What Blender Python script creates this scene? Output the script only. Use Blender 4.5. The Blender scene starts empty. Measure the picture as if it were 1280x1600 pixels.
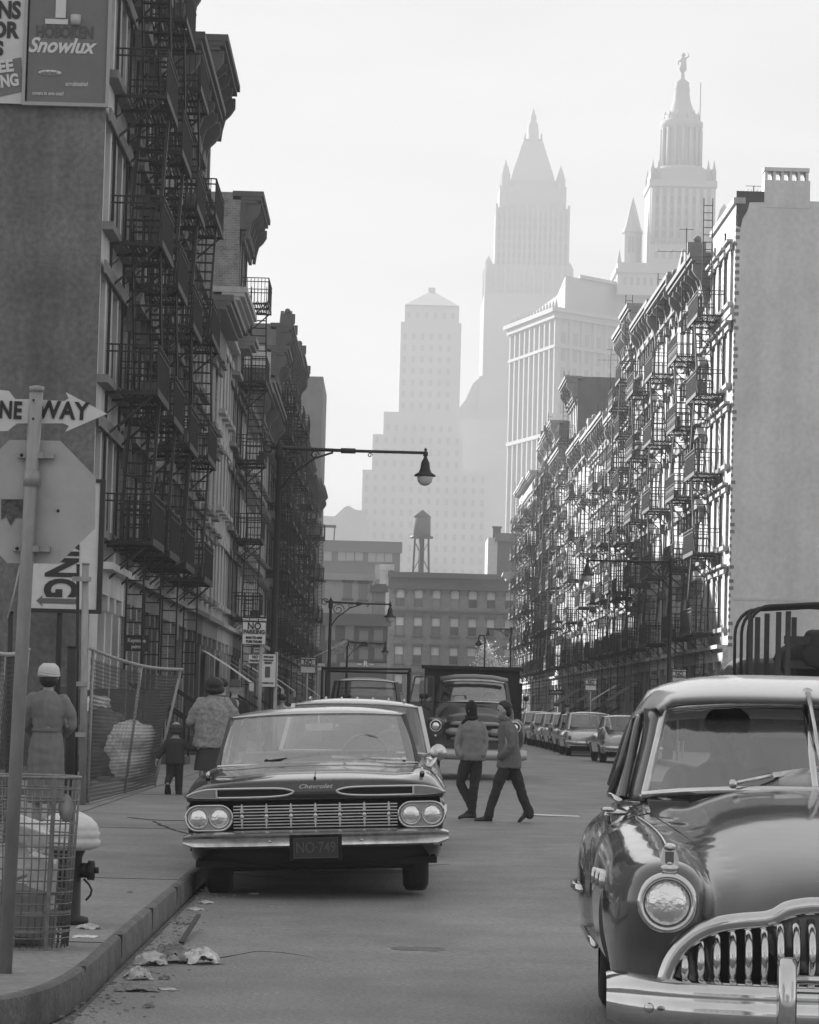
import bpy, bmesh, math, random
from mathutils import Vector, Matrix, Euler
C = bpy.context.scene
R = math.radians
rnd = random.Random(7)
# ------------------------------------------------------------------ camera
FPX, CAMZ = 4600.0, 1.48
cam_d = bpy.data.cameras.new('camera'); cam = bpy.data.objects.new('camera', cam_d)
C.collection.objects.link(cam); C.camera = cam
cam_d.sensor_fit = 'HORIZONTAL'; cam_d.sensor_width = 36.0
cam_d.lens = FPX / 1280 * 36.0
cam_d.clip_start = 0.1; cam_d.clip_end = 6000
YAW, PITCH, ROLL = R(-0.40), R(3.842), R(1.5)
cam.location = (0, 0, CAMZ)
CM = Matrix.Rotation(YAW, 3, 'Z') @ Matrix.Rotation(R(90) + PITCH, 3, 'X') @ Matrix.Rotation(ROLL, 3, 'Z')
cam.rotation_euler = CM.to_euler()
C.render.resolution_x, C.render.resolution_y = 819, 1024
# ------------------------------------------------------------------ sky, sun, exposure
SUN_EL, SUN_AZ = 22.5, 39.0
HAZE = .00076      # azimuth measured from street axis (+Y) towards -X
w = bpy.data.worlds.new('World'); C.world = w; w.use_nodes = True
nt = w.node_tree; nt.nodes.clear()
o_ = nt.nodes.new('ShaderNodeOutputWorld'); b_ = nt.nodes.new('ShaderNodeBackground')
s_ = nt.nodes.new('ShaderNodeTexSky'); s_.sky_type = 'NISHITA'; s_.sun_disc = False
s_.sun_elevation = R(SUN_EL); s_.sun_rotation = R(-SUN_AZ); s_.air_density = 1.0; s_.dust_density = 0.3; s_.ozone_density = 1.0
bw = nt.nodes.new('ShaderNodeRGBToBW')
# monochrome, evenly hazed sky: the sky texture's luminance with its range compressed
pw_ = nt.nodes.new('ShaderNodeMath'); pw_.operation = 'POWER'; pw_.inputs[1].default_value = .25
ml_ = nt.nodes.new('ShaderNodeMath'); ml_.operation = 'MULTIPLY'; ml_.inputs[1].default_value = 2.4
nt.links.new(s_.outputs[0], bw.inputs[0]); nt.links.new(bw.outputs[0], pw_.inputs[0]); nt.links.new(pw_.outputs[0], ml_.inputs[0]); 
tc_ = nt.nodes.new('ShaderNodeTexCoord'); mp_ = nt.nodes.new('ShaderNodeMapping'); mp_.inputs['Scale'].default_value = (3, 3, 16); nz_ = nt.nodes.new('ShaderNodeTexNoise'); nz_.inputs['Scale'].default_value = 2.2; nz_.inputs['Detail'].default_value = 6
mr_ = nt.nodes.new('ShaderNodeMapRange'); mr_.inputs[1].default_value = .35; mr_.inputs[2].default_value = .7; mr_.inputs[3].default_value = .95; mr_.inputs[4].default_value = 1.08; mu_ = nt.nodes.new('ShaderNodeMath'); mu_.operation = 'MULTIPLY'
nt.links.new(tc_.outputs['Generated'], mp_.inputs[0]); nt.links.new(mp_.outputs[0], nz_.inputs[0]); nt.links.new(nz_.outputs[0], mr_.inputs[0]); nt.links.new(mr_.outputs[0], mu_.inputs[1]); nt.links.new(ml_.outputs[0], mu_.inputs[0]); nt.links.new(mu_.outputs[0], b_.inputs[0]); nt.links.new(b_.outputs[0], o_.inputs[0])
b_.inputs[1].default_value = 0.1
sd = bpy.data.lights.new('sun', 'SUN'); sun = bpy.data.objects.new('sun', sd); C.collection.objects.link(sun)
sd.energy = 5.0; sd.angle = R(0.6); sd.color = (1, 1, 1)
_az = R(SUN_AZ); _el = R(SUN_EL)
to_sun = Vector((-math.sin(_az) * math.cos(_el), math.cos(_az) * math.cos(_el), math.sin(_el)))
sun.rotation_euler = to_sun.to_track_quat('Z', 'Y').to_euler(); sun.location = (-60, 80, 90)
C.view_settings.view_transform = 'Standard'; C.view_settings.look = 'None'; C.view_settings.gamma = 1
C.view_settings.exposure = 1.34
C.render.engine = 'CYCLES'
C.cycles.use_denoising = True
C.cycles.max_bounces = 6; C.cycles.diffuse_bounces = 2; C.cycles.glossy_bounces = 3; C.cycles.transmission_bounces = 4
C.cycles.transparent_max_bounces = 16; C.cycles.volume_bounces = 1; C.cycles.caustics_reflective = False; C.cycles.caustics_refractive = False
C.cycles.sample_clamp_indirect = 4.0

def at(px, py, Y):
    """world point seen at photo pixel (px,py) at street depth Y"""
    d = CM @ Vector(((px - 640) / FPX, -(py - 800) / FPX, -1)); s = Y / d.y
    return Vector((d.x * s, Y, CAMZ + d.z * s))
def onz(px, py, z):
    d = CM @ Vector(((px - 640) / FPX, -(py - 800) / FPX, -1)); s = (z - CAMZ) / d.z
    return Vector((d.x * s, d.y * s, z))
# ------------------------------------------------------------------ materials
MATS = {}
def mat(name, col, rough=.7, metal=0., var=0., scale=2., bump=0., bscale=None, coat=0., spec=.5, stretch=None, brick=None, alpha=1., emit=0., stain=0., grain=0., gscale=70.):
    if name in MATS: return MATS[name]
    m = bpy.data.materials.new(name); m.use_nodes = True; n = m.node_tree; P = n.nodes['Principled BSDF']; L = n.links
    P.inputs['Base Color'].default_value = (col, col, col, 1); P.inputs['Roughness'].default_value = rough
    P.inputs['Metallic'].default_value = metal; P.inputs['Coat Weight'].default_value = coat; P.inputs['Coat Roughness'].default_value = .06
    P.inputs['Specular IOR Level'].default_value = spec
    tc = n.nodes.new('ShaderNodeTexCoord'); mp = n.nodes.new('ShaderNodeMapping'); L.new(tc.outputs['Object'], mp.inputs[0])
    if stretch: mp.inputs['Scale'].default_value = stretch
    cur = None
    def rgb(v): return (v, v, v, 1)
    if brick:
        # brick = (mortar tone, brick height m, facing axis 'x' or 'y'); walls are mapped on their face
        sp = n.nodes.new('ShaderNodeSeparateXYZ'); L.new(tc.outputs['Object'], sp.inputs[0])
        ad = n.nodes.new('ShaderNodeMath'); ad.operation = 'ADD'; L.new(sp.outputs[0], ad.inputs[0]); L.new(sp.outputs[1], ad.inputs[1])
        cb = n.nodes.new('ShaderNodeCombineXYZ'); L.new(ad.outputs[0], cb.inputs[0]); L.new(sp.outputs[2], cb.inputs[1])
        bt = n.nodes.new('ShaderNodeTexBrick'); L.new(cb.outputs[0], bt.inputs[0]); bt.inputs['Scale'].default_value = 1.0
        bt.inputs['Brick Width'].default_value = .22; bt.inputs['Row Height'].default_value = brick[1]; bt.inputs['Mortar Size'].default_value = .008
        bt.inputs['Color1'].default_value = rgb(col * .82); bt.inputs['Color2'].default_value = rgb(col * 1.15); bt.inputs['Mortar'].default_value = rgb(brick[0])
        cur = bt.outputs[0]
    if var > 0:
        nz = n.nodes.new('ShaderNodeTexNoise'); nz.inputs['Scale'].default_value = scale; nz.inputs['Detail'].default_value = 8; nz.inputs['Roughness'].default_value = .62
        L.new(mp.outputs[0], nz.inputs[0])
        mr = n.nodes.new('ShaderNodeMapRange'); L.new(nz.outputs[0], mr.inputs[0])
        mr.inputs[1].default_value = .3; mr.inputs[2].default_value = .7; mr.inputs[3].default_value = 1 - var; mr.inputs[4].default_value = 1 + var
        mx = n.nodes.new('ShaderNodeMix'); mx.data_type = 'RGBA'; mx.blend_type = 'MULTIPLY'; mx.inputs[0].default_value = 1
        if cur is None: mx.inputs[6].default_value = rgb(col)
        else: L.new(cur, mx.inputs[6])
        L.new(mr.outputs[0], mx.inputs[7]); cur = mx.outputs[2]
    if stain > 0:
        m2 = n.nodes.new('ShaderNodeMapping'); m2.inputs['Scale'].default_value = (1.3, 1.3, .12); L.new(tc.outputs['Object'], m2.inputs[0])
        nz = n.nodes.new('ShaderNodeTexNoise'); nz.inputs['Scale'].default_value = 1.0; nz.inputs['Detail'].default_value = 6; L.new(m2.outputs[0], nz.inputs[0])
        mr = n.nodes.new('ShaderNodeMapRange'); L.new(nz.outputs[0], mr.inputs[0])
        mr.inputs[1].default_value = .38; mr.inputs[2].default_value = .66; mr.inputs[3].default_value = 1.0; mr.inputs[4].default_value = 1 - stain
        mx = n.nodes.new('ShaderNodeMix'); mx.data_type = 'RGBA'; mx.blend_type = 'MULTIPLY'; mx.inputs[0].default_value = 1
        if cur is None: mx.inputs[6].default_value = rgb(col)
        else: L.new(cur, mx.inputs[6])
        L.new(mr.outputs[0], mx.inputs[7]); cur = mx.outputs[2]
    if grain > 0:
        nz = n.nodes.new('ShaderNodeTexNoise'); nz.inputs['Scale'].default_value = gscale; nz.inputs['Detail'].default_value = 3; L.new(tc.outputs['Object'], nz.inputs[0])
        mr = n.nodes.new('ShaderNodeMapRange'); L.new(nz.outputs[0], mr.inputs[0])
        mr.inputs[1].default_value = .3; mr.inputs[2].default_value = .7; mr.inputs[3].default_value = 1 - grain; mr.inputs[4].default_value = 1 + grain
        mx = n.nodes.new('ShaderNodeMix'); mx.data_type = 'RGBA'; mx.blend_type = 'MULTIPLY'; mx.inputs[0].default_value = 1
        if cur is None: mx.inputs[6].default_value = rgb(col)
        else: L.new(cur, mx.inputs[6])
        L.new(mr.outputs[0], mx.inputs[7]); cur = mx.outputs[2]
    if cur is not None: L.new(cur, P.inputs['Base Color'])
    if bump > 0:
        nb = n.nodes.new('ShaderNodeTexNoise'); nb.inputs['Scale'].default_value = bscale or scale * 6; nb.inputs['Detail'].default_value = 5
        L.new(mp.outputs[0], nb.inputs[0]); bp = n.nodes.new('ShaderNodeBump'); bp.inputs['Strength'].default_value = bump; bp.inputs['Distance'].default_value = .02
        L.new(nb.outputs[0], bp.inputs['Height']); L.new(bp.outputs[0], P.inputs['Normal'])
    if alpha < 1: P.inputs['Alpha'].default_value = alpha
    MATS[name] = m; return m
def glassmat(name, tint=.85, rough=.02, refl=.12):
    if name in MATS: return MATS[name]
    m = bpy.data.materials.new(name); m.use_nodes = True; n = m.node_tree; n.nodes.clear()
    o = n.nodes.new('ShaderNodeOutputMaterial'); t = n.nodes.new('ShaderNodeBsdfTransparent'); g = n.nodes.new('ShaderNodeBsdfGlossy'); mx = n.nodes.new('ShaderNodeMixShader')
    lw = n.nodes.new('ShaderNodeLayerWeight'); lw.inputs[0].default_value = .5
    pw = n.nodes.new('ShaderNodeMath'); pw.operation = 'POWER'; pw.inputs[1].default_value = 4.
    mr = n.nodes.new('ShaderNodeMapRange'); mr.inputs[3].default_value = refl; mr.inputs[4].default_value = .95
    n.links.new(lw.outputs['Facing'], pw.inputs[0]); n.links.new(pw.outputs[0], mr.inputs[0]); n.links.new(mr.outputs[0], mx.inputs[0])
    t.inputs[0].default_value = (tint, tint, tint, 1); g.inputs['Roughness'].default_value = rough; g.inputs[0].default_value = (.9, .9, .9, 1)
    n.links.new(t.outputs[0], mx.inputs[1]); n.links.new(g.outputs[0], mx.inputs[2]); n.links.new(mx.outputs[0], o.inputs[0])
    MATS[name] = m; return m
# ------------------------------------------------------------------ mesh builder
class MB:
    def __init__(s): s.v = []; s.f = []; s.sm = []
    def add(s, vs, fs, smooth=False):
        b = len(s.v); s.v += [tuple(p) for p in vs]; s.f += [tuple(b + i for i in f) for f in fs]; s.sm += [smooth] * len(fs); return s
    def box(s, x0, x1, y0, y1, z0, z1):
        if x0 > x1: x0, x1 = x1, x0
        if y0 > y1: y0, y1 = y1, y0
        if z0 > z1: z0, z1 = z1, z0
        return s.add([(x0,y0,z0),(x1,y0,z0),(x1,y1,z0),(x0,y1,z0),(x0,y0,z1),(x1,y0,z1),(x1,y1,z1),(x0,y1,z1)],
                     [(0,3,2,1),(4,5,6,7),(0,1,5,4),(1,2,6,5),(2,3,7,6),(3,0,4,7)])
    def bar(s, a, b, wx, wz=None, up=(0,0,1)):
        """rectangular bar from a to b"""
        a = Vector(a); b = Vector(b); wz = wz or wx; d = (b - a).normalized(); u = Vector(up)
        if abs(d.dot(u)) > .98: u = Vector((0,1,0))
        sd_ = d.cross(u).normalized() * wx / 2; uu = sd_.cross(d).normalized() * wz / 2
        vs = [p + i * sd_ + j * uu for p in (a, b) for i, j in ((-1,-1),(1,-1),(1,1),(-1,1))]
        return s.add(vs, [(0,1,2,3),(7,6,5,4),(0,4,5,1),(1,5,6,2),(2,6,7,3),(3,7,4,0)])
    def tube(s, pts, r, n=8, cap=True, smooth=True):
        pts = [Vector(p) for p in pts]; rs = r if isinstance(r, (list, tuple)) else [r] * len(pts)
        vs = []; fs = []; prev = None
        for i, p in enumerate(pts):
            d = (pts[min(i + 1, len(pts) - 1)] - pts[max(i - 1, 0)]).normalized()
            if prev is None:
                u = Vector((0,0,1)) if abs(d.z) < .9 else Vector((1,0,0)); u = (u - d * u.dot(d)).normalized()
            else: u = (prev - d * prev.dot(d)).normalized()
            prev = u; v = d.cross(u)
            rr = rs[i]; ra, rb = rr if isinstance(rr, tuple) else (rr, rr)
            for k in range(n):
                a = 2 * math.pi * k / n; vs.append(p + u * math.cos(a) * ra + v * math.sin(a) * rb)
        for i in range(len(pts) - 1):
            for k in range(n):
                k2 = (k + 1) % n; fs.append((i*n + k, i*n + k2, (i+1)*n + k2, (i+1)*n + k))
        if cap: fs.append(tuple(range(n - 1, -1, -1))); fs.append(tuple((len(pts)-1)*n + k for k in range(n)))
        return s.add(vs, fs, smooth)
    def lathe(s, prof, n=24, origin=(0,0,0), axis='z', smooth=True, cap=True, a0=0., a1=2*math.pi):
        o = Vector(origin); vs = []; fs = []; full = abs(a1 - a0 - 2*math.pi) < 1e-6; m = n if full else n + 1
        for r_, h in prof:
            for k in range(m):
                a = a0 + (a1 - a0) * k / n; x, y = r_ * math.cos(a), r_ * math.sin(a)
                p = {'z': (x, y, h), 'y': (x, h, y), 'x': (h, x, y)}[axis]; vs.append(o + Vector(p))
        for i in range(len(prof) - 1):
            for k in range(n):
                k2 = (k + 1) % m; fs.append((i*m + k, i*m + k2, (i+1)*m + k2, (i+1)*m + k))
        if cap and full:
            if prof[0][0] > 1e-5: fs.append(tuple(range(m - 1, -1, -1)))
            if prof[-1][0] > 1e-5: fs.append(tuple((len(prof)-1)*m + k for k in range(m)))
        return s.add(vs, fs, smooth)
    def prism(s, poly, a, b, axis='x', smooth=False):
        """poly: 2D points; extruded from a to b along axis. x:(y,z) y:(x,z) z:(x,y)"""
        n = len(poly)
        def P(p, t): return {'x': (t, p[0], p[1]), 'y': (p[0], t, p[1]), 'z': (p[0], p[1], t)}[axis]
        vs = [P(p, a) for p in poly] + [P(p, b) for p in poly]
        fs = [tuple(range(n)), tuple(range(2*n - 1, n - 1, -1))] + [(i, i + n, (i+1) % n + n, (i+1) % n) for i in range(n)]
        return s.add(vs, fs, smooth)
    def grid(s, g, smooth=True, close_u=False, flip=False):
        """g: rows of points"""
        nr, nc = len(g), len(g[0]); vs = [p for r_ in g for p in r_]; fs = []
        for i in range(nr - 1):
            for j in range(nc if close_u else nc - 1):
                j2 = (j + 1) % nc; q = (i*nc + j, i*nc + j2, (i+1)*nc + j2, (i+1)*nc + j); fs.append(q[::-1] if flip else q)
        return s.add(vs, fs, smooth)
    def ball(s, c, r, n=12, sz=None):
        rx, ry, rz = sz if sz else (r, r, r); c = Vector(c); m = max(6, n // 2 + 2); g = []
        for i in range(m + 1):
            t = math.pi * i / m
            g.append([c + Vector((rx * math.sin(t) * math.cos(2*math.pi*k/n), ry * math.sin(t) * math.sin(2*math.pi*k/n), -rz * math.cos(t))) for k in range(n)])
        return s.grid(g, True, True)
    def mesh(s, name, m):
        me = bpy.data.meshes.new(name); me.from_pydata(s.v, [], s.f)
        me.polygons.foreach_set('use_smooth', s.sm)
        bm = bmesh.new(); bm.from_mesh(me); bmesh.ops.remove_doubles(bm, verts=bm.verts, dist=1e-5); bmesh.ops.recalc_face_normals(bm, faces=bm.faces); bm.to_mesh(me); bm.free()
        if m: me.materials.append(m)
        return me
    def build(s, name, m, parent=None, auto=None, loc=None, rotz=0):
        o = bpy.data.objects.new(name, s.mesh(name, m)); C.collection.objects.link(o)
        if parent: o.parent = parent
        if loc is not None: o.location = loc
        if rotz: o.rotation_euler.z = rotz
        if auto: sharp(o.data, auto)
        return o
def sharp(me, deg):
    bm = bmesh.new(); bm.from_mesh(me)
    for e in bm.edges:
        e.smooth = not (len(e.link_faces) == 2 and e.calc_face_angle(0) > R(deg))
    for f in bm.faces: f.smooth = True
    bm.to_mesh(me); bm.free()
def inst(name, me, parent=None, loc=(0,0,0), rot=None, scale=None):
    o = bpy.data.objects.new(name, me); C.collection.objects.link(o); o.parent = parent; o.location = loc
    if rot: o.rotation_euler = rot
    if scale: o.scale = scale
    return o
def tag(o, label=None, cat=None, group=None, kind=None):
    if label: o['label'] = label
    if cat: o['category'] = cat
    if group: o['group'] = group
    if kind: o['kind'] = kind
    return o
def thing(name, label, cat, loc=(0,0,0), rotz=0, group=None):
    o = bpy.data.objects.new(name, None); C.collection.objects.link(o); o.location = loc; o.rotation_euler.z = rotz; o.empty_display_size = .2
    return tag(o, label, cat, group)
def copy_tree(o, parent=None):
    c = o.copy(); C.collection.objects.link(c); c.parent = parent
    for ch in list(o.children): copy_tree(ch, c)
    return c
def fuse(mb, name, m, parent, voxel=.02, smooth=8, fac=.5, auto=None, fold=0.):
    """union of closed volumes as one continuous skin"""
    o = mb.build(name, m, None); md = o.modifiers.new('r', 'REMESH'); md.mode = 'VOXEL'; md.voxel_size = voxel; md.use_smooth_shade = True
    sm = o.modifiers.new('s', 'SMOOTH'); sm.factor = fac; sm.iterations = smooth
    dg = bpy.context.evaluated_depsgraph_get(); me = bpy.data.meshes.new_from_object(o.evaluated_get(dg)); old = o.data
    o.modifiers.clear(); o.data = me; me.name = name; bpy.data.meshes.remove(old)
    if not me.materials: me.materials.append(m)
    if fold:
        from mathutils import noise as _n
        nr = [v.normal.copy() for v in me.vertices]
        for v, q in zip(me.vertices, nr):
            c = v.co; v.co = c + q*fold*(_n.noise(Vector((c.x*11, c.y*11, c.z*4))) + .6*_n.noise(Vector((c.x*5 + c.z*9, c.y*14, c.z*16))))
    for p in me.polygons: p.use_smooth = True
    o.parent = parent; return o
def cr(p, n):
    """Catmull-Rom resample of a list of Vectors, n steps per span"""
    out = []; k = len(p)
    for i in range(k - 1):
        a, b, c, d = p[max(i-1, 0)], p[i], p[i+1], p[min(i+2, k-1)]
        for j in range(n):
            t = j / n; out.append(.5 * ((2*b) + (c - a) * t + (2*a - 5*b + 4*c - d) * t*t + (3*b - a - 3*c + d) * t**3))
    out.append(p[-1].copy()); return out
def surf(rows, nu=4, nv=4):
    rows = [cr([Vector(p) for p in r_], nu) for r_ in rows]
    cols = [cr([r_[j] for r_ in rows], nv) for j in range(len(rows[0]))]
    return [[cols[j][i] for j in range(len(cols))] for i in range(len(cols[0]))]
def mirror(rows): return [[Vector((-p[0], p[1], p[2])) for p in r_] for r_ in rows]
_txt = {}
def text_mesh(s, size, m, name='lettering', bold=0., depth=.004, sx=1., align='CENTER', space=1., shear=0., fw=None, fh=None):
    cu = bpy.data.curves.new('t', 'FONT'); cu.body = s; cu.size = size; cu.offset = bold; cu.extrude = depth; cu.align_x = align; cu.align_y = 'CENTER'; cu.space_character = space; cu.shear = shear
    cu.resolution_u = 4
    o = bpy.data.objects.new('t', cu); C.collection.objects.link(o); dg = bpy.context.evaluated_depsgraph_get(); dg.update()
    me = bpy.data.meshes.new_from_object(o.evaluated_get(dg)); bpy.data.objects.remove(o); bpy.data.curves.remove(cu)
    for v in me.vertices: v.co.x *= sx
    if fw:
        xs = [v.co.x for v in me.vertices]; a, b = min(xs), max(xs); q = fw/(b - a)
        for v in me.vertices: v.co.x = (v.co.x - (a+b)/2)*q
    if fh:
        xs = [v.co.y for v in me.vertices]; a, b = min(xs), max(xs); q = fh/(b - a)
        for v in me.vertices: v.co.y = (v.co.y - (a+b)/2)*q
    me.name = name; me.materials.clear(); me.materials.append(m); return me
def text_at(s, size, m, parent, loc, rot=(R(90), 0, 0), **k):
    """lettering facing -Y"""
    return inst('lettering', text_mesh(s, size, m, **k), parent, loc, rot)
ORD = ['first','second','third','fourth','fifth','sixth','seventh','eighth','ninth','tenth','eleventh','twelfth','thirteenth','fourteenth','fifteenth','sixteenth','seventeenth','eighteenth','nineteenth','twentieth','twenty-first','twenty-second','twenty-third','twenty-fourth','twenty-fifth','twenty-sixth']
# ------------------------------------------------------------------ ground, road, pavements
XL, XR = -1.46, 8.5                     # kerb lines
FL, FR = -5.8, 12.8                     # building lines
m_ground = mat('ground_dirt', .16, .95, var=.25, scale=.6, bump=.3)
m_road = mat('asphalt', .225, .6, var=.22, scale=.8, bump=.45, bscale=55, stretch=(1, .35, 1), grain=.3, gscale=38, stain=.22)
m_walk = mat('pavement_concrete', .24, .85, var=.22, scale=.8, bump=.35, bscale=40, grain=.2, gscale=30)
m_kerb = mat('kerb_stone', .12, .75, var=.4, scale=3.5, bump=.5, grain=.25, gscale=40)
def sheet(name, poly, z, m, label_kind='structure'):
    mb = MB(); mb.add([(x, y, z) for x, y in poly], [tuple(range(len(poly)))])
    o = mb.build(name, m); tag(o, kind='structure'); return o
sheet('ground', [(-3000,-800),(3000,-800),(3000,4000),(-3000,4000)], -.03, m_ground)
# road: long strip with subtle crown is one sheet; the crossing at the camera is part of it
mb = MB(); g = []
ys = [-60, 0, 8, 12, 16, 20, 26, 34, 45, 60, 80, 110, 150, 200, 260, 310]
for y in ys:
    row = []
    for i in range(13):
        t = i / 12; x = -1.40 + t * (XR - .06 + 1.40); row.append((x, y, .0 + .05 * math.sin(math.pi * t) if y > 16 else 0))
    g.append(row)
mb.grid(g); mb.box(-60, -1.4, -60, 12.8, -.02, -.001); mb.box(XR - .06, 60, -60, 14, -.02, -.001); mb.box(-60, 60, 310, 322, -.02, -.001)
mb.box(-60, -1.4, 311, 322, -.02, -.0012)
road = mb.build('road', m_road); tag(road, kind='structure')
# kerb path of the left pavement, from far to the rounded corner and away to the left
KP = [(XL, 320), (XL, 60), (XL, 30), (XL, 20), (XL, 17), (XL + .01, 15.2), (XL - .02, 14.2), (XL - .12, 13.5), (XL - .35, 13.0), (XL - .75, 12.75), (XL - 1.5, 12.65), (-6, 12.6), (-40, 12.6)]
def kerb(path, side, name):
    pts = cr([Vector((x, y, 0)) for x, y in path], 6); mb = MB(); sec = [(0, -.02), (.006, .12), (.012, .14), (.03, .152), (.06, .154), (.06, -.02)]; g = []
    for i, p in enumerate(pts):
        d = (pts[min(i+1, len(pts)-1)] - pts[max(i-1, 0)]).normalized(); nrm = Vector((d.y, -d.x, 0)) * side
        g.append([p + nrm * a + Vector((0, 0, h)) for a, h in sec])
    mb.grid(g, True); o = mb.build(name, m_kerb); sharp(o.data, 24); tag(o, kind='structure'); return pts
kl = kerb(KP, 1, 'kerb')
poly = [(p.x - .055, p.y) if p.y > 13.7 else (p.x - .04, p.y + .05) for p in kl]
poly = [q for q in poly]
sheet('pavement', poly + [(-40, 320)], .15, m_walk)
KR = [(XR, 320), (XR, 60), (XR, 30), (XR, 20), (XR + .3, 17.5), (XR + 1.2, 16.4), (XR + 3, 16), (40, 16)]
kr = kerb(KR, -1, 'kerb')
sheet('pavement', [(p.x + .055, p.y + .03) for p in kr] + [(40, 320)], .15, m_walk)
# flagstone joints and cracks of the left pavement, thin dark tar lines
mbj = MB(); m_tar = mat('tar_joint', .04, .9)
rnd.seed(3)
for y in (16.4, 22.4, 31.4, 43, 53):
    mbj.box(XL - .06, FL if y > 58 else -9, y, y + .008, .151, .154)
for x in (-3.6,): mbj.box(x, x + .012, 14.9, 59, .151, .1545)
o = mbj.build('pavement_joint', m_tar); tag(o, kind='structure')
def crack(pts, wd, z, name='crack'):
    mb = MB(); q = cr([Vector((x, y, z)) for x, y in pts], 5); q = [p + Vector((rnd.uniform(-.02, .02), rnd.uniform(-.03, .03), 0)) for p in q]
    for i in range(len(q) - 1):
        mb.bar(q[i], q[i+1], wd * rnd.uniform(.5, 1.4), .004)
    o = mb.build(name, m_tar); tag(o, kind='structure'); return o
p1, p2, p3 = onz(203, 1278, .15), onz(245, 1282, .15), onz(292, 1283, .15)
crack([(p.x, p.y) for p in (p1, p2, p3)], .05, .154)
p1, p2, p3 = onz(240, 1284, .15), onz(262, 1294, .15), onz(290, 1303, .15)
crack([(p.x, p.y) for p in (p1, p2, p3)], .03, .154)
for a in ([(255,1500),(330,1494),(420,1483),(520,1497),(560,1496)], [(330,1360),(420,1372),(520,1362),(700,1352)], [(700,1255),(780,1262),(900,1258)], [(930,1210),(840,1222),(700,1230)]):
    crack([tuple(onz(x, y, .02).xy) for x, y in a], .012, .03 if a[0][1] < 1400 else .006)
# patched strip and manhole cover, painted line
p = onz(653, 1487, 0)
mb = MB(); mb.lathe([(0, .012), (.19, .012), (.2, .009), (.2, .0)], 32, (0,0,0)); 
for k in range(-4, 5): mb.bar((-.17 * math.cos(k/5), k * .035, .014), (.17 * math.cos(k/5), k * .035, .014), .008, .006)
o = mb.build('manhole_cover', mat('worn_iron', .3, .45, .3, var=.3, scale=20), loc=(p.x, p.y, .002)); tag(o, 'round worn manhole cover flat in the asphalt in front of the dark car', 'manhole cover')
a, b = onz(835, 1274.5, .05), onz(907, 1276.5, .05)
mb = MB(); mb.add([(a.x, a.y, .056), (b.x, b.y, .05), (b.x, b.y + .55, .05), (a.x, a.y + .55, .056)], [(0,1,2,3)])
o = mb.build('road_marking', mat('road_paint', .7, .7, var=.3, scale=8)); tag(o, kind='structure')
# ------------------------------------------------------------------ haze: one closed box of even density
mh = bpy.data.materials.new('haze_air'); mh.use_nodes = True; n = mh.node_tree; n.nodes.clear()
oo = n.nodes.new('ShaderNodeOutputMaterial'); pv = n.nodes.new('ShaderNodeVolumePrincipled'); n.links.new(pv.outputs[0], oo.inputs['Volume'])
pv.inputs['Color'].default_value = (.62, .62, .62, 1); pv.inputs['Density'].default_value = HAZE if 'HAZE' in globals() else .0021; pv.inputs['Anisotropy'].default_value = .0
mb = MB(); mb.box(-85, 210, -60, 1400, -1.1, 262); hz = mb.build('haze', mh); tag(hz, kind='stuff')
# ------------------------------------------------------------------ tenement rows
m_iron = mat('black_iron', .012, .6)
m_rust = mat('painted_iron', .05, .6)
m_void = mat('dark_room', .012, .35)
m_pane = mat('window_glass', .03, .08, spec=.9)
m_shade = mat('window_shade', .42, .8, var=.1)
m_sash = mat('sash_paint', .22, .6)
m_sashd = mat('sash_dark', .05, .6)
m_roof = mat('tar_roof', .06, .9)
_wc = {}
def win_meshes(w_, h_, style):
    k = (round(w_, 2), round(h_, 2), style)
    if k in _wc: return _wc[k]
    t = .06
    fr = MB()
    fr.box(-w_/2, -w_/2 + t, -.02, .06, 0, h_); fr.box(w_/2 - t, w_/2, -.02, .06, 0, h_); fr.box(-w_/2 + t, w_/2 - t, -.02, .06, 0, t); fr.box(-w_/2 + t, w_/2 - t, -.02, .06, h_ - t, h_)
    fr.box(-w_/2 + t, w_/2 - t, -.035, .04, h_*.49, h_*.49 + .05)
    pn = MB(); pn.box(-w_/2 + t, w_/2 - t, .03, .045, t, h_ - t)
    sl = MB(); sl.box(-w_/2 - .12, w_/2 + .12, -.38, -.02, -.16, -.003)
    lt = MB(); sx = w_/2 + .14
    y0 = -.22
    if style == 0:
        lt.box(-sx, sx, -.34, y0 - .003, h_ + .003, h_ + .24); lt.box(-sx - .07, sx + .07, -.46, y0 - .003, h_ + .24, h_ + .34)
    elif style == 1:
        lt.box(-sx, sx, -.32, y0 - .003, h_ + .003, h_ + .2)
        lt.prism([(-sx - .12, h_ + .2), (sx + .12, h_ + .2), (sx + .12, h_ + .3), (0, h_ + .62), (-sx - .12, h_ + .3)], -.52, y0 - .003, 'y')
        for s in (-1, 1): lt.box(s*sx - .07, s*sx + .07, -.42, y0 - .003, h_ - .35, h_ + .2)
    elif style == 2:
        n = 10; po = [(sx * math.cos(math.pi * i / n), h_ - .05 + .42 * math.sin(math.pi * i / n)) for i in range(n + 1)] + [((sx - .2) * math.cos(math.pi * i / n), h_ - .06 + .2 * math.sin(math.pi * i / n)) for i in range(n, -1, -1)]
        for i in range(n):
            a, b = po[i], po[i+1]; c, d = po[2*n + 1 - i], po[2*n - i]
            lt.prism([a, b, d, c], -.42, y0 - .003, 'y')
        lt.box(-w_/2, w_/2, -.2, y0 + .2, h_ - .03, h_ + .1)
    else:
        lt.box(-sx, sx, -.27, y0 - .003, h_ + .003, h_ + .26)
    _wc[k] = (fr.mesh('window', m_sash), pn.mesh('pane', m_pane), sl.mesh('sill', None), lt.mesh('lintel', None)); return _wc[k]
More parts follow.
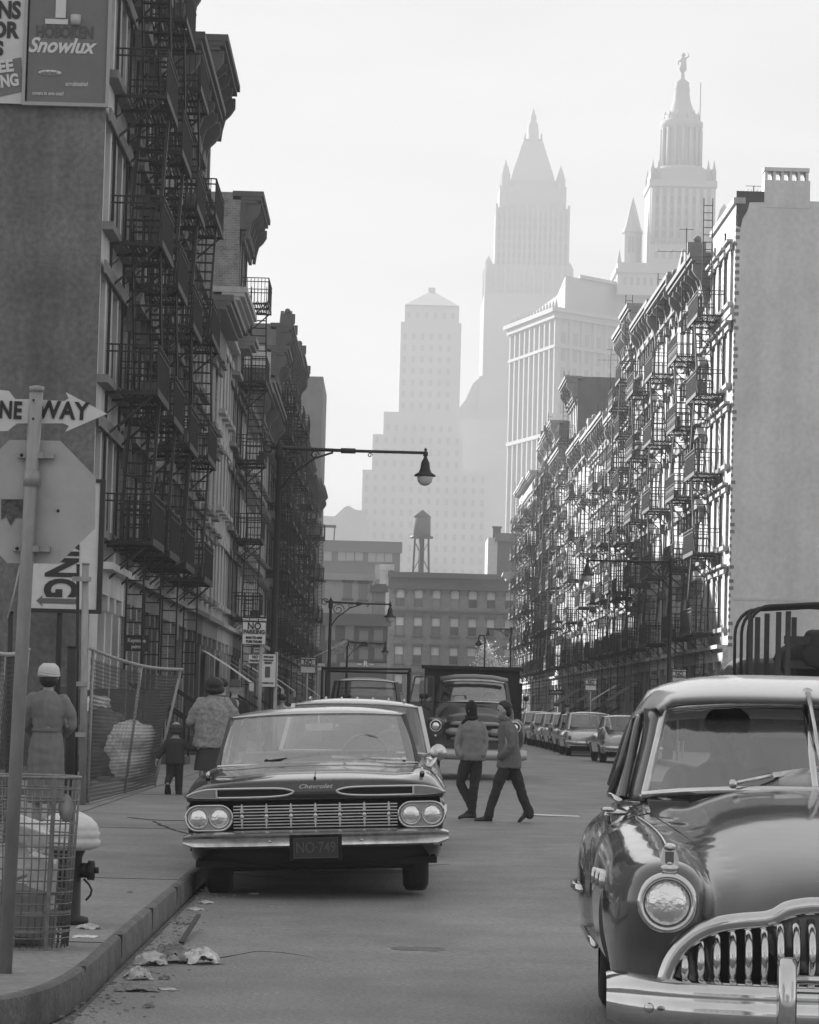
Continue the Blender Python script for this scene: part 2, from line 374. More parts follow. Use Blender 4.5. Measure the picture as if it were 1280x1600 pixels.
def wall_grid(mb, W, holes, z0, z1, y=0., dep=.22, u0=0.):
    us = sorted({round(v, 4) for v in [u0, W] + [a for h in holes for a in h[:2]]}); zs = sorted({round(v, 4) for v in [z0, z1] + [a for h in holes for a in h[2:4]]})
    for i in range(len(us) - 1):
        for j in range(len(zs) - 1):
            cu, cz = (us[i] + us[i+1]) / 2, (zs[j] + zs[j+1]) / 2
            if any(h[0] < cu < h[1] and h[2] < cz < h[3] for h in holes): continue
            mb.add([(us[i], y, zs[j]), (us[i+1], y, zs[j]), (us[i+1], y, zs[j+1]), (us[i], y, zs[j+1])], [(0,1,2,3)])
    for a, b, c, d in [h[:4] for h in holes]:
        Y = y + dep
        mb.add([(a,y,c),(b,y,c),(b,y,d),(a,y,d),(a,Y,c),(b,Y,c),(b,Y,d),(a,Y,d)], [(0,4,5,1),(1,5,6,2),(2,6,7,3),(3,7,4,0),(4,7,6,5)])
_fe = {}
def fe_meshes(L, st, fancy=0):
    """fire escape balcony and stair; local: u along x 0..L, outward -y"""
    k = (round(L, 2), round(st, 2), fancy)
    if k in _fe: return _fe[k]
    D = 1.05; H = .92; b = MB()
    for i in range(12): y = -.08 - i * .086; b.box(0, L, y - .03, y, -.02, .02)      # slats
    for x in (0, L/2, L): b.box(x - .03, x + .03, -D, 0, -.09, -.021)
    b.box(-.02, L + .02, -D - .02, -D + .03, -.1, .05)
    for z in (H, H*.55 if fancy else H - .14): b.bar((0, -D, z), (L, -D, z), .045, .03); b.bar((0, -D, z), (0, 0, z), .04, .03); b.bar((L, -D, z), (L, 0, z), .04, .03)
    n = int(L / .13)
    for i in range(n + 1): x = L * i / n; b.box(x - .011, x + .011, -D - .011, -D + .011, .05, H)
    for i in range(1, 8):
        y = -D * i / 8
        for x in (0, L): b.box(x - .011, x + .011, y - .011, y + .011, 0, H)
    if fancy:
        for i in range(int(L / .4)):
            x = .2 + i * .4; b.tube([(x + .13 * math.cos(a), -D, H*.28 + .16 * math.sin(a)) for a in [k2 * math.pi / 4 for k2 in range(9)]], .016, 4, False)
    for x in (.1, L - .1): b.bar((x, -D + .05, -.06), (x, -.02, -.95), .045); b.bar((x, -D*.5, -.06), (x, -.02, -.5), .025)
    s = MB(); w0, w1 = -.95, -.38; xa, xb = .35, L - 1.5 if L > 3 else L - .9       # steep stair running along the facade
    for y in (w0, w1): s.bar((xa, y, .02), (xb, y, st - .05), .04, .13); s.bar((xa + .05, y, .8), (xb + .05, y, st + .7), .025)
    m_ = int(st / .26)
    for i in range(1, m_): t = i / m_; x = xa + (xb - xa) * t; z = st * t; s.box(x - .07, x + .09, w0, w1, z - .015, z + .012)
    for t in (.25, .6, .95): x = xa + (xb - xa)*t; s.bar((x, w0, st*t), (x + .05, w0, st*t + .78), .02)
    lad = MB()
    for y in (-.75, -.4): lad.box(L*.62, L*.62 + .04, y - .02, y + .02, -2.6, 1.0)
    for i in range(12): lad.box(L*.62 + .01, L*.62 + .035, -.75, -.4, -2.5 + i*.29, -2.47 + i*.29)
    _fe[k] = (b.mesh('balcony', m_iron), s.mesh('stair', m_iron), lad.mesh('ladder', m_iron)); return _fe[k]
def bracket(mb, x, y0, z, d, h, w_=.16):
    p = [(0, 0), (-d, 0), (-d, -h*.22), (-d*.75, -h*.38), (-d*.45, -h*.5), (-d*.3, -h*.75), (-d*.22, -h), (0, -h)]
    mb.prism([(y0 + a, z + b) for a, b in p], x - w_/2, x + w_/2, 'x')
def cornice(kind, W, H, m, bt, d=.8, h=1.25):
    mb = MB()
    if kind == 'parapet':
        mb.box(-.03, W + .03, -.1, .35, H - .18, H + .05); mb.box(-.01, W + .01, -.16, -.003, H - 4.35, H - 4.12); mb.box(-.01, W + .01, -.1, -.003, H - 4.6, H - 4.354)
        return mb.build('cornice', m, bt)
    z = H
    mb.box(-.02, W + .02, -d, .3, z - .16, z + .03); mb.box(.0, W, -d*.9, .28, z - .3, z - .163); mb.box(.02, W - .02, -d*.72, -.003, z - .42, z - .303)
    mb.box(.03, W - .03, -.2, -.003, z - h, z - .423)
    mb.box(.0, W, -.3, -.003, z - h - .14, z - h - .003)
    if kind != 'plain':
        n = 5 if kind == 'big' else 7
        for i in range(n):
            x = .2 + (W - .4) * i / (n - 1); bracket(mb, x, -.203, z - .425, d*.62, h * (1.05 if i in (0, n-1) else .72), .24 if i in (0, n-1) else .15)
    if kind == 'dentil':
        n = int(W / .3)
        for i in range(n): x = .15 + i * .3; mb.box(x, x + .15, -d*.62, -.21, z - .56, z - .425)
    if kind == 'pediment':
        mb.prism([(W*.22, z + .033), (W*.78, z + .033), (W*.72, z + .35), (W*.5, z + .95), (W*.28, z + .35)], -d*.8, -.1, 'y'); mb.lathe([(.0, -d*.86), (.22, -d*.84), (.22, -d*.8)], 12, (W/2, 0, z + .42), 'y')
        for i in (0.05, .95): mb.box(W*i - .14, W*i + .14, -d - .05, -.2, z + .033, z + .5); mb.ball((W*i, -d*.6, z + .62), .17, 8)
    return mb.build('cornice', m, bt)
SIGN_M = mat('shop_sign', .55, .6, var=.15)
def storefront(bt, W, H, idx, dark, light, r_):
    """ground floor: piers, recessed shop windows, fascia, door, awning or stoop"""
    mb = MB()
    mb.box(.003, W - .003, -.2, -.004, H - .55, H - .08); mb.box(0.02, W - .02, -.42, -.0, H - .08, H + .06)
    for u in (0.18, W*.36, W*.64, W - .18): mb.box(u - .16, u + .16, -.14, -.005, .02, H - .553); mb.box(u - .2, u + .2, -.2, -.005, H - .85, H - .556)
    o = mb.build('shopfront', light if r_.random() < .5 else dark, bt)
    d = MB(); d.box(W*.5 - .45, W*.5 + .45, .15, .2, .02, 2.3); dd = d.build('door', mat('door_paint', .06, .5), bt)
    h = MB(); h.ball((W*.5 + .35, .12, 1.05), .04, 6); h.build('handle', m_sash, dd)
    g = MB(); g.box(W*.08, W*.3, .12, .15, .6, 2.9); g.box(W*.7, W*.92, .12, .15, .6, 2.9); g.build('shop_window', m_pane, bt)
    if r_.random() < .45:
        a = MB(); u0, u1 = (W*.05, W*.45) if r_.random() < .5 else (W*.5, W*.95)
        n = 8; rows = []
        for i in range(n + 1):
            t = i / n; rows.append([(u0 + (u1-u0)*k/12, -.15 - 1.5*t, 3.0 - .95*t + .03*math.sin(t*3.1)) for k in range(13)])
        a.grid(rows); val = [[(u0 + (u1-u0)*k/24, -1.66, 2.03 - q*(.22 + (.05 if k % 2 else 0))) for k in range(25)] for q in (0, 1)]; a.grid(val, False)
        a.build('awning', mat('canvas_light', .5, .9, var=.1) if r_.random() < .35 else mat('canvas_dark', .08, .9, var=.2), bt)
    if r_.random() < .5:
        s = MB(); u = W*.5 + (.0)
        for k in range(5): s.box(u - .8, u + .8, -1.5 + k*.28, -1.5 + (k+1)*.28 if k < 4 else -.01, .003, .17*(k+1))
        s.build('stoop', mat('brownstone', .1, .9, var=.2, scale=3), bt)
        for sgn in (-1, 1):
            q = MB(); q.bar((u + sgn*.78, -1.45, 1.0), (u + sgn*.78, -.2, 1.75), .06); q.bar((u + sgn*.78, -1.45, .1), (u + sgn*.78, -1.45, 1.05), .05)
            for k in range(6): yy = -1.3 + k*.2; q.box(u + sgn*.78 - .012, u + sgn*.78 + .012, yy, yy + .02, .3 + k*.12, 1.1 + k*.12)
            q.build('stair_rail', m_iron, bt)
def tenement(side, Y0, Y1, H, tone, label, corn='bracket', wst=0, fe=1, ctone=None, depth=16, brick=True, grp=None, nwin=4, seed=0, shop=True, X=None, name='tenement', chim=0, fe_off=0., fancy=0, cd=.8, chh=1.25, side_m=None):
    r_ = random.Random(seed or int(Y0 * 10)); W = Y1 - Y0
    X = X if X is not None else (FL if side < 0 else FR)
    bt = thing(name, label, 'building', (X, Y0 if side < 0 else Y1, .15), R(90) if side < 0 else R(-90), grp)
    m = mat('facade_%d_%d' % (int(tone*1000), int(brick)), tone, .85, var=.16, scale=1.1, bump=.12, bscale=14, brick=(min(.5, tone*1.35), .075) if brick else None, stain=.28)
    cm = mat('trim_%d' % int((ctone or tone*1.1)*1000), ctone or tone*1.1, .75, var=.15, scale=4, bump=.1)
    G = 4.0; n = max(2, round((H - 1.3 - G) / 3.05)); st = (H - 1.5 - G) / n; wh = min(2.05, st * .66); ww = 1.02 if nwin >= 4 else 1.12
    holes = []; wins = []
    for fl in range(n):
        z0 = G + st * fl + .72
        for i in range(nwin):
            u = W * (i + .5) / nwin; holes.append((u - ww/2, u + ww/2, z0, z0 + wh)); wins.append((u, z0))
    mb = MB()
    sh = [(.34, W*.36 - .17, .45, G - .9), (W*.64 + .17, W - .34, .45, G - .9), (W*.36 + .17, W*.64 - .17, .02, G - .7)]
    wall_grid(mb, W, holes + sh, 0, H - .02)
    mb.add([(0,0,0),(0,depth,0),(0,depth,H-.02),(0,0,H-.02),(W,0,0),(W,depth,0),(W,depth,H-.02),(W,0,H-.02)], [(0,3,2,1),(4,5,6,7),(1,2,6,5)])
    wl = mb.build('wall', m, bt)
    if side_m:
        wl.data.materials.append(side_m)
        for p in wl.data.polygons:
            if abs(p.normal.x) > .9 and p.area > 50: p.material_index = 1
    rf = MB(); rf.box(.25, W - .25, .28, depth - .25, H - .5, H - .3); rf.box(0.002, W-.002, depth - .25, depth-.002, H - .5, H + .3); rfo = rf.build('roof', m_roof, bt)
    if side_m is None:
        pw = MB(); 
        for u in (0.001, W - .221): pw.box(u, u + .22, .31, depth - .26, H - .02, H + .32)
        pw.build('parapet', m, bt)
    for k in range(chim or r_.choice((0, 1, 1, 2))):
        c_ = MB(); u = r_.uniform(.6, W - 1.2); y = r_.uniform(2.5, 9); hh = r_.uniform(1.1, 2.0); c_.box(u, u + .6, y, y + 1.1, H - .31, H + hh); c_.box(u - .05, u + .65, y - .05, y + 1.15, H + hh + .002, H + hh + .12)
        for q in range(2): c_.lathe([(.11, H + hh + .12), (.09, H + hh + .45)], 8, (u + .3, y + .3 + q*.5, 0))
        c_.build('chimney', mat('chimney_brick', .13, .9, var=.2, scale=4), rfo)
    fm, pm, sm, lm = win_meshes(ww, wh, wst)
    for u, z in wins:
        wd = inst('window', fm, bt, (u, .16, z))
        dark = r_.random() < .35
        p_ = inst('pane', pm, wd)
        s_ = inst('sill', sm, wd); l_ = inst('lintel', lm, wd)
        for q in (s_, l_):
            if not q.data.materials: q.data.materials.append(cm)
            q.material_slots[0].link = 'OBJECT'; q.material_slots[0].material = cm
        if dark:
            wd.material_slots[0].link = 'OBJECT'; wd.material_slots[0].material = m_sashd
        if r_.random() < .28:
            hh = wh * r_.choice((.3, .45, .45, .7)); sd_ = MB(); sd_.box(-ww/2 + .07, ww/2 - .07, .0, .012, wh - .07 - hh, wh - .07); sd_.build('blind', m_shade, wd)
    cornice(corn, W, H, cm, bt, cd, chh)
    if shop: storefront(bt, W, G, 0, m, cm, r_)
    if fe:
        L = 3.7 if W > 7 else 3.0; b_, s_, l_ = fe_meshes(L, st, fancy); u0 = W/2 - L/2 + fe_off
        fo = MB(); fo.box(u0 + .02, u0 + .06, -.06, -.004, G + .6, H - .8); fo.box(u0 + L - .06, u0 + L - .02, -.06, -.004, G + .6, H - .8)
        f = fo.build('fire_escape', m_iron, bt)
        for fl in range(n):
            z = G + st * fl + .6; inst('balcony', b_, f, (u0, 0, z))
            if fl < n - 1:
                if fl % 2 == 0: inst('stair', s_, f, (u0, 0, z))
                else: inst('stair', s_, f, (u0 + L, -.0, z), None, (-1, 1, 1))
            if r_.random() < .5:
                for k in range(r_.randint(2, 4)): cl = MB(); x = u0 + r_.uniform(.2, L - .6); cl.box(x, x + r_.uniform(.2, .5), -.98, -.98 + r_.uniform(.15, .4), z + .023, z + r_.uniform(.2, .5)); cl.build('clutter', mat('clutter', .12, .9, var=.4, scale=9), f)
        inst('ladder', l_, f, (u0, 0, G + .6)); inst('ladder', l_, f, (u0, 0, H - .2)) if r_.random() < .5 else None
    return bt
tones_ = {}
# right row, sunlit: (Y0, Y1, height, wall tone, cornice kind, window hood, cornice tone, windows, words)
RIGHT = [
 (110.0,118.2,20.9,0.60,'parapet',0,0.38,4,'nearest right-hand tenement, flat parapet and a big blank pale stuccoed end wall'),
 (118.2,128.3,20.1,0.48,'pediment',1,0.17,4,'tenement with a dark scrolled cornice beside the blank-walled pale building'),
 (128.3,139.8,20.8,0.55,'big',2,0.20,4,'tenement with heavy bracketed cornice and arched window hoods'),
 (139.8,149.8,21.2,0.45,'bracket',1,0.19,4,'tenement with a bracketed cornice and pedimented window hoods'),
 (149.8,155.0,22.4,0.60,'dentil',0,0.30,4,'tall pale tenement with a dentilled cornice'),
 (155.0,160.4,22.0,0.56,'dentil',0,0.30,4,'tall pale tenement with a dentilled cornice, the farther of two alike'),
 (160.4,167.0,18.0,0.50,'pediment',2,0.26,4,'lower tenement with a small pediment on its cornice'),
 (167.0,177.0,18.6,0.43,'bracket',1,0.26,4,'lower tenement with iron balconies and a bracketed cornice'),
 (177.0,186.0,18.7,0.60,'pediment',0,0.31,4,'lower pale tenement with a crested cornice'),
 (186.0,202.0,19.3,0.40,'bracket',2,0.24,4,'tenement of middle height just before a taller dark-sided one'),
 (202.0,210.0,24.6,0.48,'big',0,0.21,4,'taller tenement whose dark side wall rises above its neighbours'),
 (210.0,223.0,20.4,0.48,'bracket',1,0.26,4,'short tenement between two taller ones'),
 (223.0,228.0,23.6,0.52,'dentil',2,0.26,4,'tall tenement with dentilled cornice and a chimney'),
 (228.0,233.0,23.2,0.43,'pediment',0,0.22,4,'tall tenement with finials on its cornice'),
 (233.0,238.0,23.2,0.50,'dentil',1,0.26,4,'tall tenement with a pale facade and dark iron'),
 (238.0,243.0,23.1,0.40,'bracket',0,0.24,4,'darker tall tenement'),
 (243.0,248.5,18.9,0.48,'bracket',0,0.26,3,'narrow short tenement with a chimney'),
 (248.5,254.0,19.2,0.45,'plain',0,0.26,3,'narrow short tenement with a plain cornice'),
 (254.0,262.0,22.3,0.60,'plain',0,0.36,4,'pale smooth tenement with a plain cornice'),
 (262.0,270.0,22.4,0.60,'plain',0,0.36,4,'pale smooth tenement with few fire escapes'),
 (270.0,278.0,22.4,0.57,'plain',0,0.36,4,'pale tenement next to the last of the row'),
 (278.0,286.0,22.6,0.60,'plain',0,0.36,4,'pale tenement closing the right-hand row'),
]
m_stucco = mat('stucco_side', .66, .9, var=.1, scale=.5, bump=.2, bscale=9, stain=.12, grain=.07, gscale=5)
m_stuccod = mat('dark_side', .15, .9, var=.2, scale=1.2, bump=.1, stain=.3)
for i, (a, b, h, t, ck, ws, ct, nw, words) in enumerate(RIGHT):
    lab = words if i == 0 else ORD[i] + ' on the right: ' + words
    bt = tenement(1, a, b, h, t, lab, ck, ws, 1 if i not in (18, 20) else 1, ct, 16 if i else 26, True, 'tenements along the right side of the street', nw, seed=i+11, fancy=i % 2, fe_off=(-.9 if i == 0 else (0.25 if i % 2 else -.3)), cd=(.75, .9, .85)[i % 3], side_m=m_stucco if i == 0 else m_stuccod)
    if i == 0: endwall = bt
# chimney stack with slots, tar patch and quoin teeth on the blank end wall; local x runs from far to near, outward is -y
W0 = RIGHT[0][1] - RIGHT[0][0]; H0 = RIGHT[0][2]
c_ = MB(); c_.box(W0 - .8, W0 + .012, 1.05, 2.78, H0 - .3, H0 + .75)
for k in range(6): y = 1.07 + k * .31; c_.box(W0 - .7, W0 - .05, y, y + .1, H0 + .75, H0 + 1.1)
c_.box(W0 - .78, W0 - .0, 1.03, 2.75, H0 + 1.1, H0 + 1.24); c_.build('chimney', m_stucco, endwall)
c_ = MB(); c_.prism([(0, H0 + .3), (1.05, H0 + .3), (1.05, H0 - .1), (.5, H0 - .12), (.42, H0 - .45), (.25, H0 - .75), (.18, H0 - 1.1), (.0, H0 - 1.0)], W0 + .004, W0 + .012, 'x'); c_.build('tar_patch', mat('tar_patch', .06, .8, var=.3, scale=3), endwall)
c_ = MB(); rnd.seed(5)
for k in range(62):
    z = 4 + k * .265; c_.box(W0 - .06, W0 + .014, -.012, rnd.choice((.06, .16)), z, z + .13)
c_.build('quoin', mat('quoin_brick', .2, .9, var=.3, scale=6), endwall)
c_ = MB(); c_.box(W0 - .02, W0 + .02, .2, 25.9, 5.75, 5.85); c_.build('band', mat('stucco_side2', .6, .9, var=.08), endwall)
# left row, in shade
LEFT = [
 (57.5,62.7,26.7,0.62,'bracket',3,.18,4,1,'tenement with pale piers and dark blank end wall carrying posters'),  # unseen top and depth enlarged to keep sun off the foreground
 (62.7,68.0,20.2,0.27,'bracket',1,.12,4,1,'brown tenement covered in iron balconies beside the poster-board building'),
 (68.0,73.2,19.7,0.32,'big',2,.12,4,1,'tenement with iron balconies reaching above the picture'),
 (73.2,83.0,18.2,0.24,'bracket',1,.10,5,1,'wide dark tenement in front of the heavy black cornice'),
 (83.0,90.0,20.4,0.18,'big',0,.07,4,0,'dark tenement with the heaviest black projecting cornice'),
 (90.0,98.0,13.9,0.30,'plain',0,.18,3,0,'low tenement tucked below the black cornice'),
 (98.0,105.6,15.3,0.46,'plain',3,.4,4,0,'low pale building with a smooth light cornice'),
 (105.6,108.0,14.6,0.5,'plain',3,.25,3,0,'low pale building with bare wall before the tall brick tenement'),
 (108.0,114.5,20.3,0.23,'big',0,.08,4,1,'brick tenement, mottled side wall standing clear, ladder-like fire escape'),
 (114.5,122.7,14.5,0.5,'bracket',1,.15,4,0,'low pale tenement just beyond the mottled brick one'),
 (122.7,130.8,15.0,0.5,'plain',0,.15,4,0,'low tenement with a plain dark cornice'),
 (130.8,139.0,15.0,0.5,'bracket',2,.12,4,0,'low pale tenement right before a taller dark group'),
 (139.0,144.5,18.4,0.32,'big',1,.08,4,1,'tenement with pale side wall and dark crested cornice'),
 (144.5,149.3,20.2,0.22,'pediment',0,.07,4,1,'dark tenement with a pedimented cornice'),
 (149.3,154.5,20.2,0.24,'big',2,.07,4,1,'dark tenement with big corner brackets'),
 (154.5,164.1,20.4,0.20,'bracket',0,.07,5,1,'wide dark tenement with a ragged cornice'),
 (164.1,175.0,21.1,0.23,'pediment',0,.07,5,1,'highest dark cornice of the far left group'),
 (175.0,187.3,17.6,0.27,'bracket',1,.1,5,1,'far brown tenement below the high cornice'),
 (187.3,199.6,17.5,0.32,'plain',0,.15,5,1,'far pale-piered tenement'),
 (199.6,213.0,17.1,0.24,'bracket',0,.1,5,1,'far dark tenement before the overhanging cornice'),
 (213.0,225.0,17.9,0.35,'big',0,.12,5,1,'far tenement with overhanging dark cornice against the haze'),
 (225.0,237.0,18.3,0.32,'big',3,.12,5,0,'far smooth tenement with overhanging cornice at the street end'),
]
m_near = mat('stucco_near', .16, .92, var=.3, scale=.55, bump=.5, bscale=16, stain=.3, grain=.22, gscale=9)
m_bside = mat('side_brick', .20, .92, var=.3, scale=2.5, bump=.2, brick=(.3, .09), stain=.2)
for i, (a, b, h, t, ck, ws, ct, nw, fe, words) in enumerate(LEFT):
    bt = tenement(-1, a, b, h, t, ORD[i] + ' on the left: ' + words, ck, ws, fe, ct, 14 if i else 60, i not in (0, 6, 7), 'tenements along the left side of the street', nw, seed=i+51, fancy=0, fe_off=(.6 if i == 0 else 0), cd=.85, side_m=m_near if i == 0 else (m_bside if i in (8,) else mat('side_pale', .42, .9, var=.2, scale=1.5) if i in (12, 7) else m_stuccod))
    if i == 0: nearwall = bt
# tall slab at the left end of the street
tb = thing('office_block', 'tall plain slab with a pale edge rising above the far end of the left row', 'building', (-6.2, 262, 0), R(90))
mb = MB(); mb.box(0, 16, 0, 3, 0, 31); mb.box(.3, 15.7, 3, 14, 0, 29.5); mb.build('wall', mat('slab_wall', .17, .9, var=.15, scale=.6), tb)
for r_i in range(8):
    for k in range(4):
        q = MB(); q.box(-.03, .0, 3.6 + k*1.9, 4.8 + k*1.9, 5 + r_i*3.1, 7 + r_i*3.1); q.build('window', m_void, tb)
# ------------------------------------------------------------------ far buildings
def windows(parent, rects, m, name='window'):
    """rects of (mesh box args); the largest hundred are parts, the rest one part of stuff"""
    for k, b in enumerate(rects[:98]):
        q = MB(); q.box(*b); q.build(name, m, parent)
    if len(rects) > 98:
        q = MB(); [q.box(*b) for b in rects[98:]]; o = q.build(name, m, parent); tag(o, kind='stuff')
m_brown = mat('warehouse_brick', .21, .9, var=.2, scale=.8, brick=(.24, .09))
m_trimd = mat('dark_trim', .12, .9)
# warehouse closing the street
YW = 330.
p0 = at(609, 897, YW); p1 = at(806, 907, YW); W = p1.x - p0.x + 6; Ht = p0.z
wh = thing('warehouse', 'brown brick warehouse with round-arched top windows closing the end of the street', 'building', (p0.x, YW, 0))
mb = MB(); holes = []; wins = []
xs = [at(x, 960, YW).x - p0.x for x in (625, 653.5, 681.5, 710.5, 738.5, 767)] + [at(796, 960, YW).x - p0.x, at(826, 960, YW).x - p0.x]
sc = YW / FPX
for x in xs:
    for (zp, hp, arch) in ((950, 28, 1), (994, 29, 0), (1039, 28, 0), (1085, 30, 0)):
        z0 = at(700, zp, YW).z; h = hp * sc; holes.append((x - .54, x + .54, z0, z0 + h)); wins.append((x, z0, h, arch))
wall_grid(mb, W, holes, 0, Ht, 0, .35); mb.add([(0,0,0),(0,14,0),(0,14,Ht),(0,0,Ht),(W,0,0),(W,14,0),(W,14,Ht),(W,0,Ht)], [(0,3,2,1),(4,5,6,7),(1,2,6,5),(3,7,6,2)])
wo = mb.build('wall', m_brown, wh)
c_ = MB(); c_.box(-.2, W, -.7, .0, Ht - .35, Ht + .25); c_.box(-.1, W, -.45, -.003, Ht - 1.6, Ht - .353); 
for k in range(30): c_.box(k*.62, k*.62 + .25, -.62, -.453, Ht - .8, Ht - .355)
c_.build('cornice', m_trimd, wh); z_ = at(700, 951, YW).z; c_ = MB(); c_.box(-.05, W, -.2, -.003, z_ - .5, z_ - .25); c_.build('string_course', m_trimd, wh)
c_ = MB(); c_.box(-1.1, -.003, 0, 9, 0, Ht + .4); c_.box(-1.15, .5, -.1, 2, Ht + .4, Ht + 1.1); c_.build('sunlit_side', mat('sunlit_side_tone', .5, .9, var=.2, scale=1), wh)  # sunlit left side of the warehouse, its brightness put into a pale colour
for x, z0, h, arch in wins:
    w2 = .54
    q = MB(); q.box(-w2, -w2 + .08, 0, .1, 0, h); q.box(w2 - .08, w2, 0, .1, 0, h); q.box(-w2 + .08, w2 - .08, 0, .1, h*.48, h*.48 + .08); q.box(-w2 + .08, w2 - .08, 0, .1, h - .08, h); q.box(-w2 + .08, w2 - .08, 0, .1, 0, .08)
    wn = q.build('window', m_sash, wh, loc=(x, .12, z0))
    q = MB(); q.box(-w2 + .1, w2 - .1, .1, .13, h*.5, h - .02); q.build('blind', mat('blind_pale', .62, .8, var=.1), wn)
    q = MB(); q.box(-w2 + .1, w2 - .1, .1, .13, .02, h*.48); q.build('pane', m_pane if rnd.random() < .6 else mat('pane_pale', .25, .3), wn)
    q = MB()
    if arch:
        n = 12
        for k in range(n):
            a, b = math.pi * k / n, math.pi * (k+1) / n
            P_ = lambda r, t: (r * math.cos(t), h - .54 + r * math.sin(t) * 1.0)
            q.prism([P_(.54, a), P_(.74, a), P_(.74, b), P_(.54, b)], -.32, -.13, 'y')
            r2 = .54
            q.prism([P_(r2, a), P_(r2, b), (r2*math.cos(b), h + .02), (r2*math.cos(a), h + .02)], -.118, .06, 'y')
    else: q.box(-w2 - .14, w2 + .14, -.34, -.123, h + .02, h + .28); q.box(-w2 - .12, w2 + .12, -.3, -.123, -.2, -.02)
    q.build('lintel', m_trimd, wn)
def simple_block(name, label, x0, x1, ytop, Y, m, depth=14, wm=None, wl=(), ctop=0, cm=None, ww=.5, whh=.9, base=0, cat='building'):
    a = at(x0, ytop, Y); b = at(x1, ytop, Y); W = b.x - a.x; H = (a.z + b.z) / 2
    t = thing(name, label, cat, (a.x, Y, base)); q = MB(); q.box(0, W, 0, depth, 0, H - base); q.build('wall', m, t)
    if ctop: q = MB(); q.box(-.3, W + .3, -.5, -.003, H - base - ctop, H - base + .2); q.build('cornice', cm or m_trimd, t)
    for (px, py, s) in wl:
        c = at(px, py, Y); q = MB(); q.box(-ww*s, ww*s, -.04, -.003, 0, whh*2*s); wn = q.build('window', wm or m_pane, t, loc=(c.x - a.x, 0, c.z - base))
        q = MB(); q.box(-ww*s - .15, ww*s + .15, -.2, -.003, whh*2*s + .003, whh*2*s + .25); q.box(-ww*s - .12, ww*s + .12, -.2, -.003, -.2, -.003); q.build('lintel', m_trimd, wn)
    return t, W, H
m_palefar = mat('pale_far', .34, .9, var=.12, scale=1)
t, W_, H_ = simple_block('house', 'dark brick house with a signboard left of the arched-window warehouse', 486, 607, 962, 298, mat('dark_far', .09, .9, var=.2, scale=1), 12, mat('pane_mid', .2, .4), [(516, 1000, 1), (568, 1011, .9), (591, 1009, .9), (518, 1035, 1), (545, 1030, .9), (568, 1030, .9), (592, 1030, .9), (546, 1000, .9)], 1.0)
a = at(531, 1036, 296); b = at(604, 1043, 296)
q = MB(); q.box(0, b.x - a.x, -.15, 0, 0, a.z - b.z + .1); sg = q.build('signboard', mat('sign_grey', .25, .7, var=.1), None, loc=(a.x, 297.9, b.z)); tag(sg, 'long grey signboard with a pale letter R on the dark brick house', 'sign')
sg.parent = None; text_at('– R –', .75, mat('letter_white', .7, .6), sg, ((b.x-a.x)*.55, -.16, .32), depth=.01, bold=.02)
simple_block('house', 'light plastered house with two windows above the dark brick house', 484, 583, 899, 312, m_palefar, 12, mat('pane_mid', .2, .4), [(543, 935, .95), (567, 937, .95), (500, 935, .95)], .5, m_palefar)
simple_block('house', 'narrow pale house squeezed beside the pale-coloured sunlit side of the warehouse', 583, 603, 918, 312, mat('narrow_pale', .28, .9, var=.2, scale=1), 12, mat('pane_mid', .2, .4), [(594, 940, .9)], .5)
t, W_, H_ = simple_block('office_block', 'hazy loft building with a row of arched windows behind the light house', 470, 626, 847, 470, mat('loft', .1, .9, var=.1), 20, mat('pane_pale2', .3, .4), [(512, 876, 1.2), (534, 876, 1.2), (547, 876, 1.2), (561, 876, 1.2), (581, 878, 1.2), (594, 878, 1.2), (607, 878, 1.2), (592, 905, 1.3)], 1.6)
a = at(502, 843, 470); q = MB()
for sx_ in (0, 2.1):
    for sy_ in (0, 2.1): q.bar((sx_, sy_, 0), (sx_ + .1, sy_, 2.6), .15)
q.box(-.2, 2.4, -.2, 2.4, 2.6, 2.9); o = q.build('roof_frame', m_iron, None, loc=(at(501, 847, 474).x, 474, H_)); tag(o, 'open iron frame on the roof of the hazy loft building', 'frame')
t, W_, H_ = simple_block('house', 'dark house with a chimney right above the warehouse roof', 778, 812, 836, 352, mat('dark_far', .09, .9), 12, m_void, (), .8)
t, W_, H_ = simple_block('house', 'bright face of the dark chimneyed house, sunlight put into its pale colour', 763, 778.5, 840, 352, mat('sunlit_tone', .45, .9, var=.1), 10, m_void, (), 0)  # lit face of the dark chimneyed building, brightness put into the colour
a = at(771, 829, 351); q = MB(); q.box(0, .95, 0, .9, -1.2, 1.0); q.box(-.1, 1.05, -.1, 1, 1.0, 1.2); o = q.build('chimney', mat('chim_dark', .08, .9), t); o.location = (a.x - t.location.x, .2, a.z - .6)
# water tower
YT = 440.; a = at(641.5, 837, YT); b = at(677, 837, YT); s = YT / FPX; cx = (a.x + b.x) / 2; zb = a.z; r_ = 13.6 * s
wt = thing('water_tower', 'wooden water tower with conical roof on iron legs in the haze', 'water tower', (cx, YT, at(658, 897, YT).z - 5.0))
z0 = wt.location.z; q = MB(); q.lathe([(r_, zb - z0), (r_*.97, at(658, 808, YT).z - z0)], 20); q.build('tank', mat('tank_wood', .09, .9, var=.2, scale=3), wt)
q = MB(); q.lathe([(r_*1.06, at(658, 808, YT).z - z0), (.25, at(658, 801, YT).z - z0 + .3), (.0, at(658, 799, YT).z - z0 + .3)], 20); q.build('roof', mat('tank_roof', .07, .9), wt)
q = MB(); q.lathe([(18*s, zb - z0 - .35), (18*s, zb - z0 - .05)], 20); q.build('platform', m_iron, wt)
hh = zb - z0 - .35
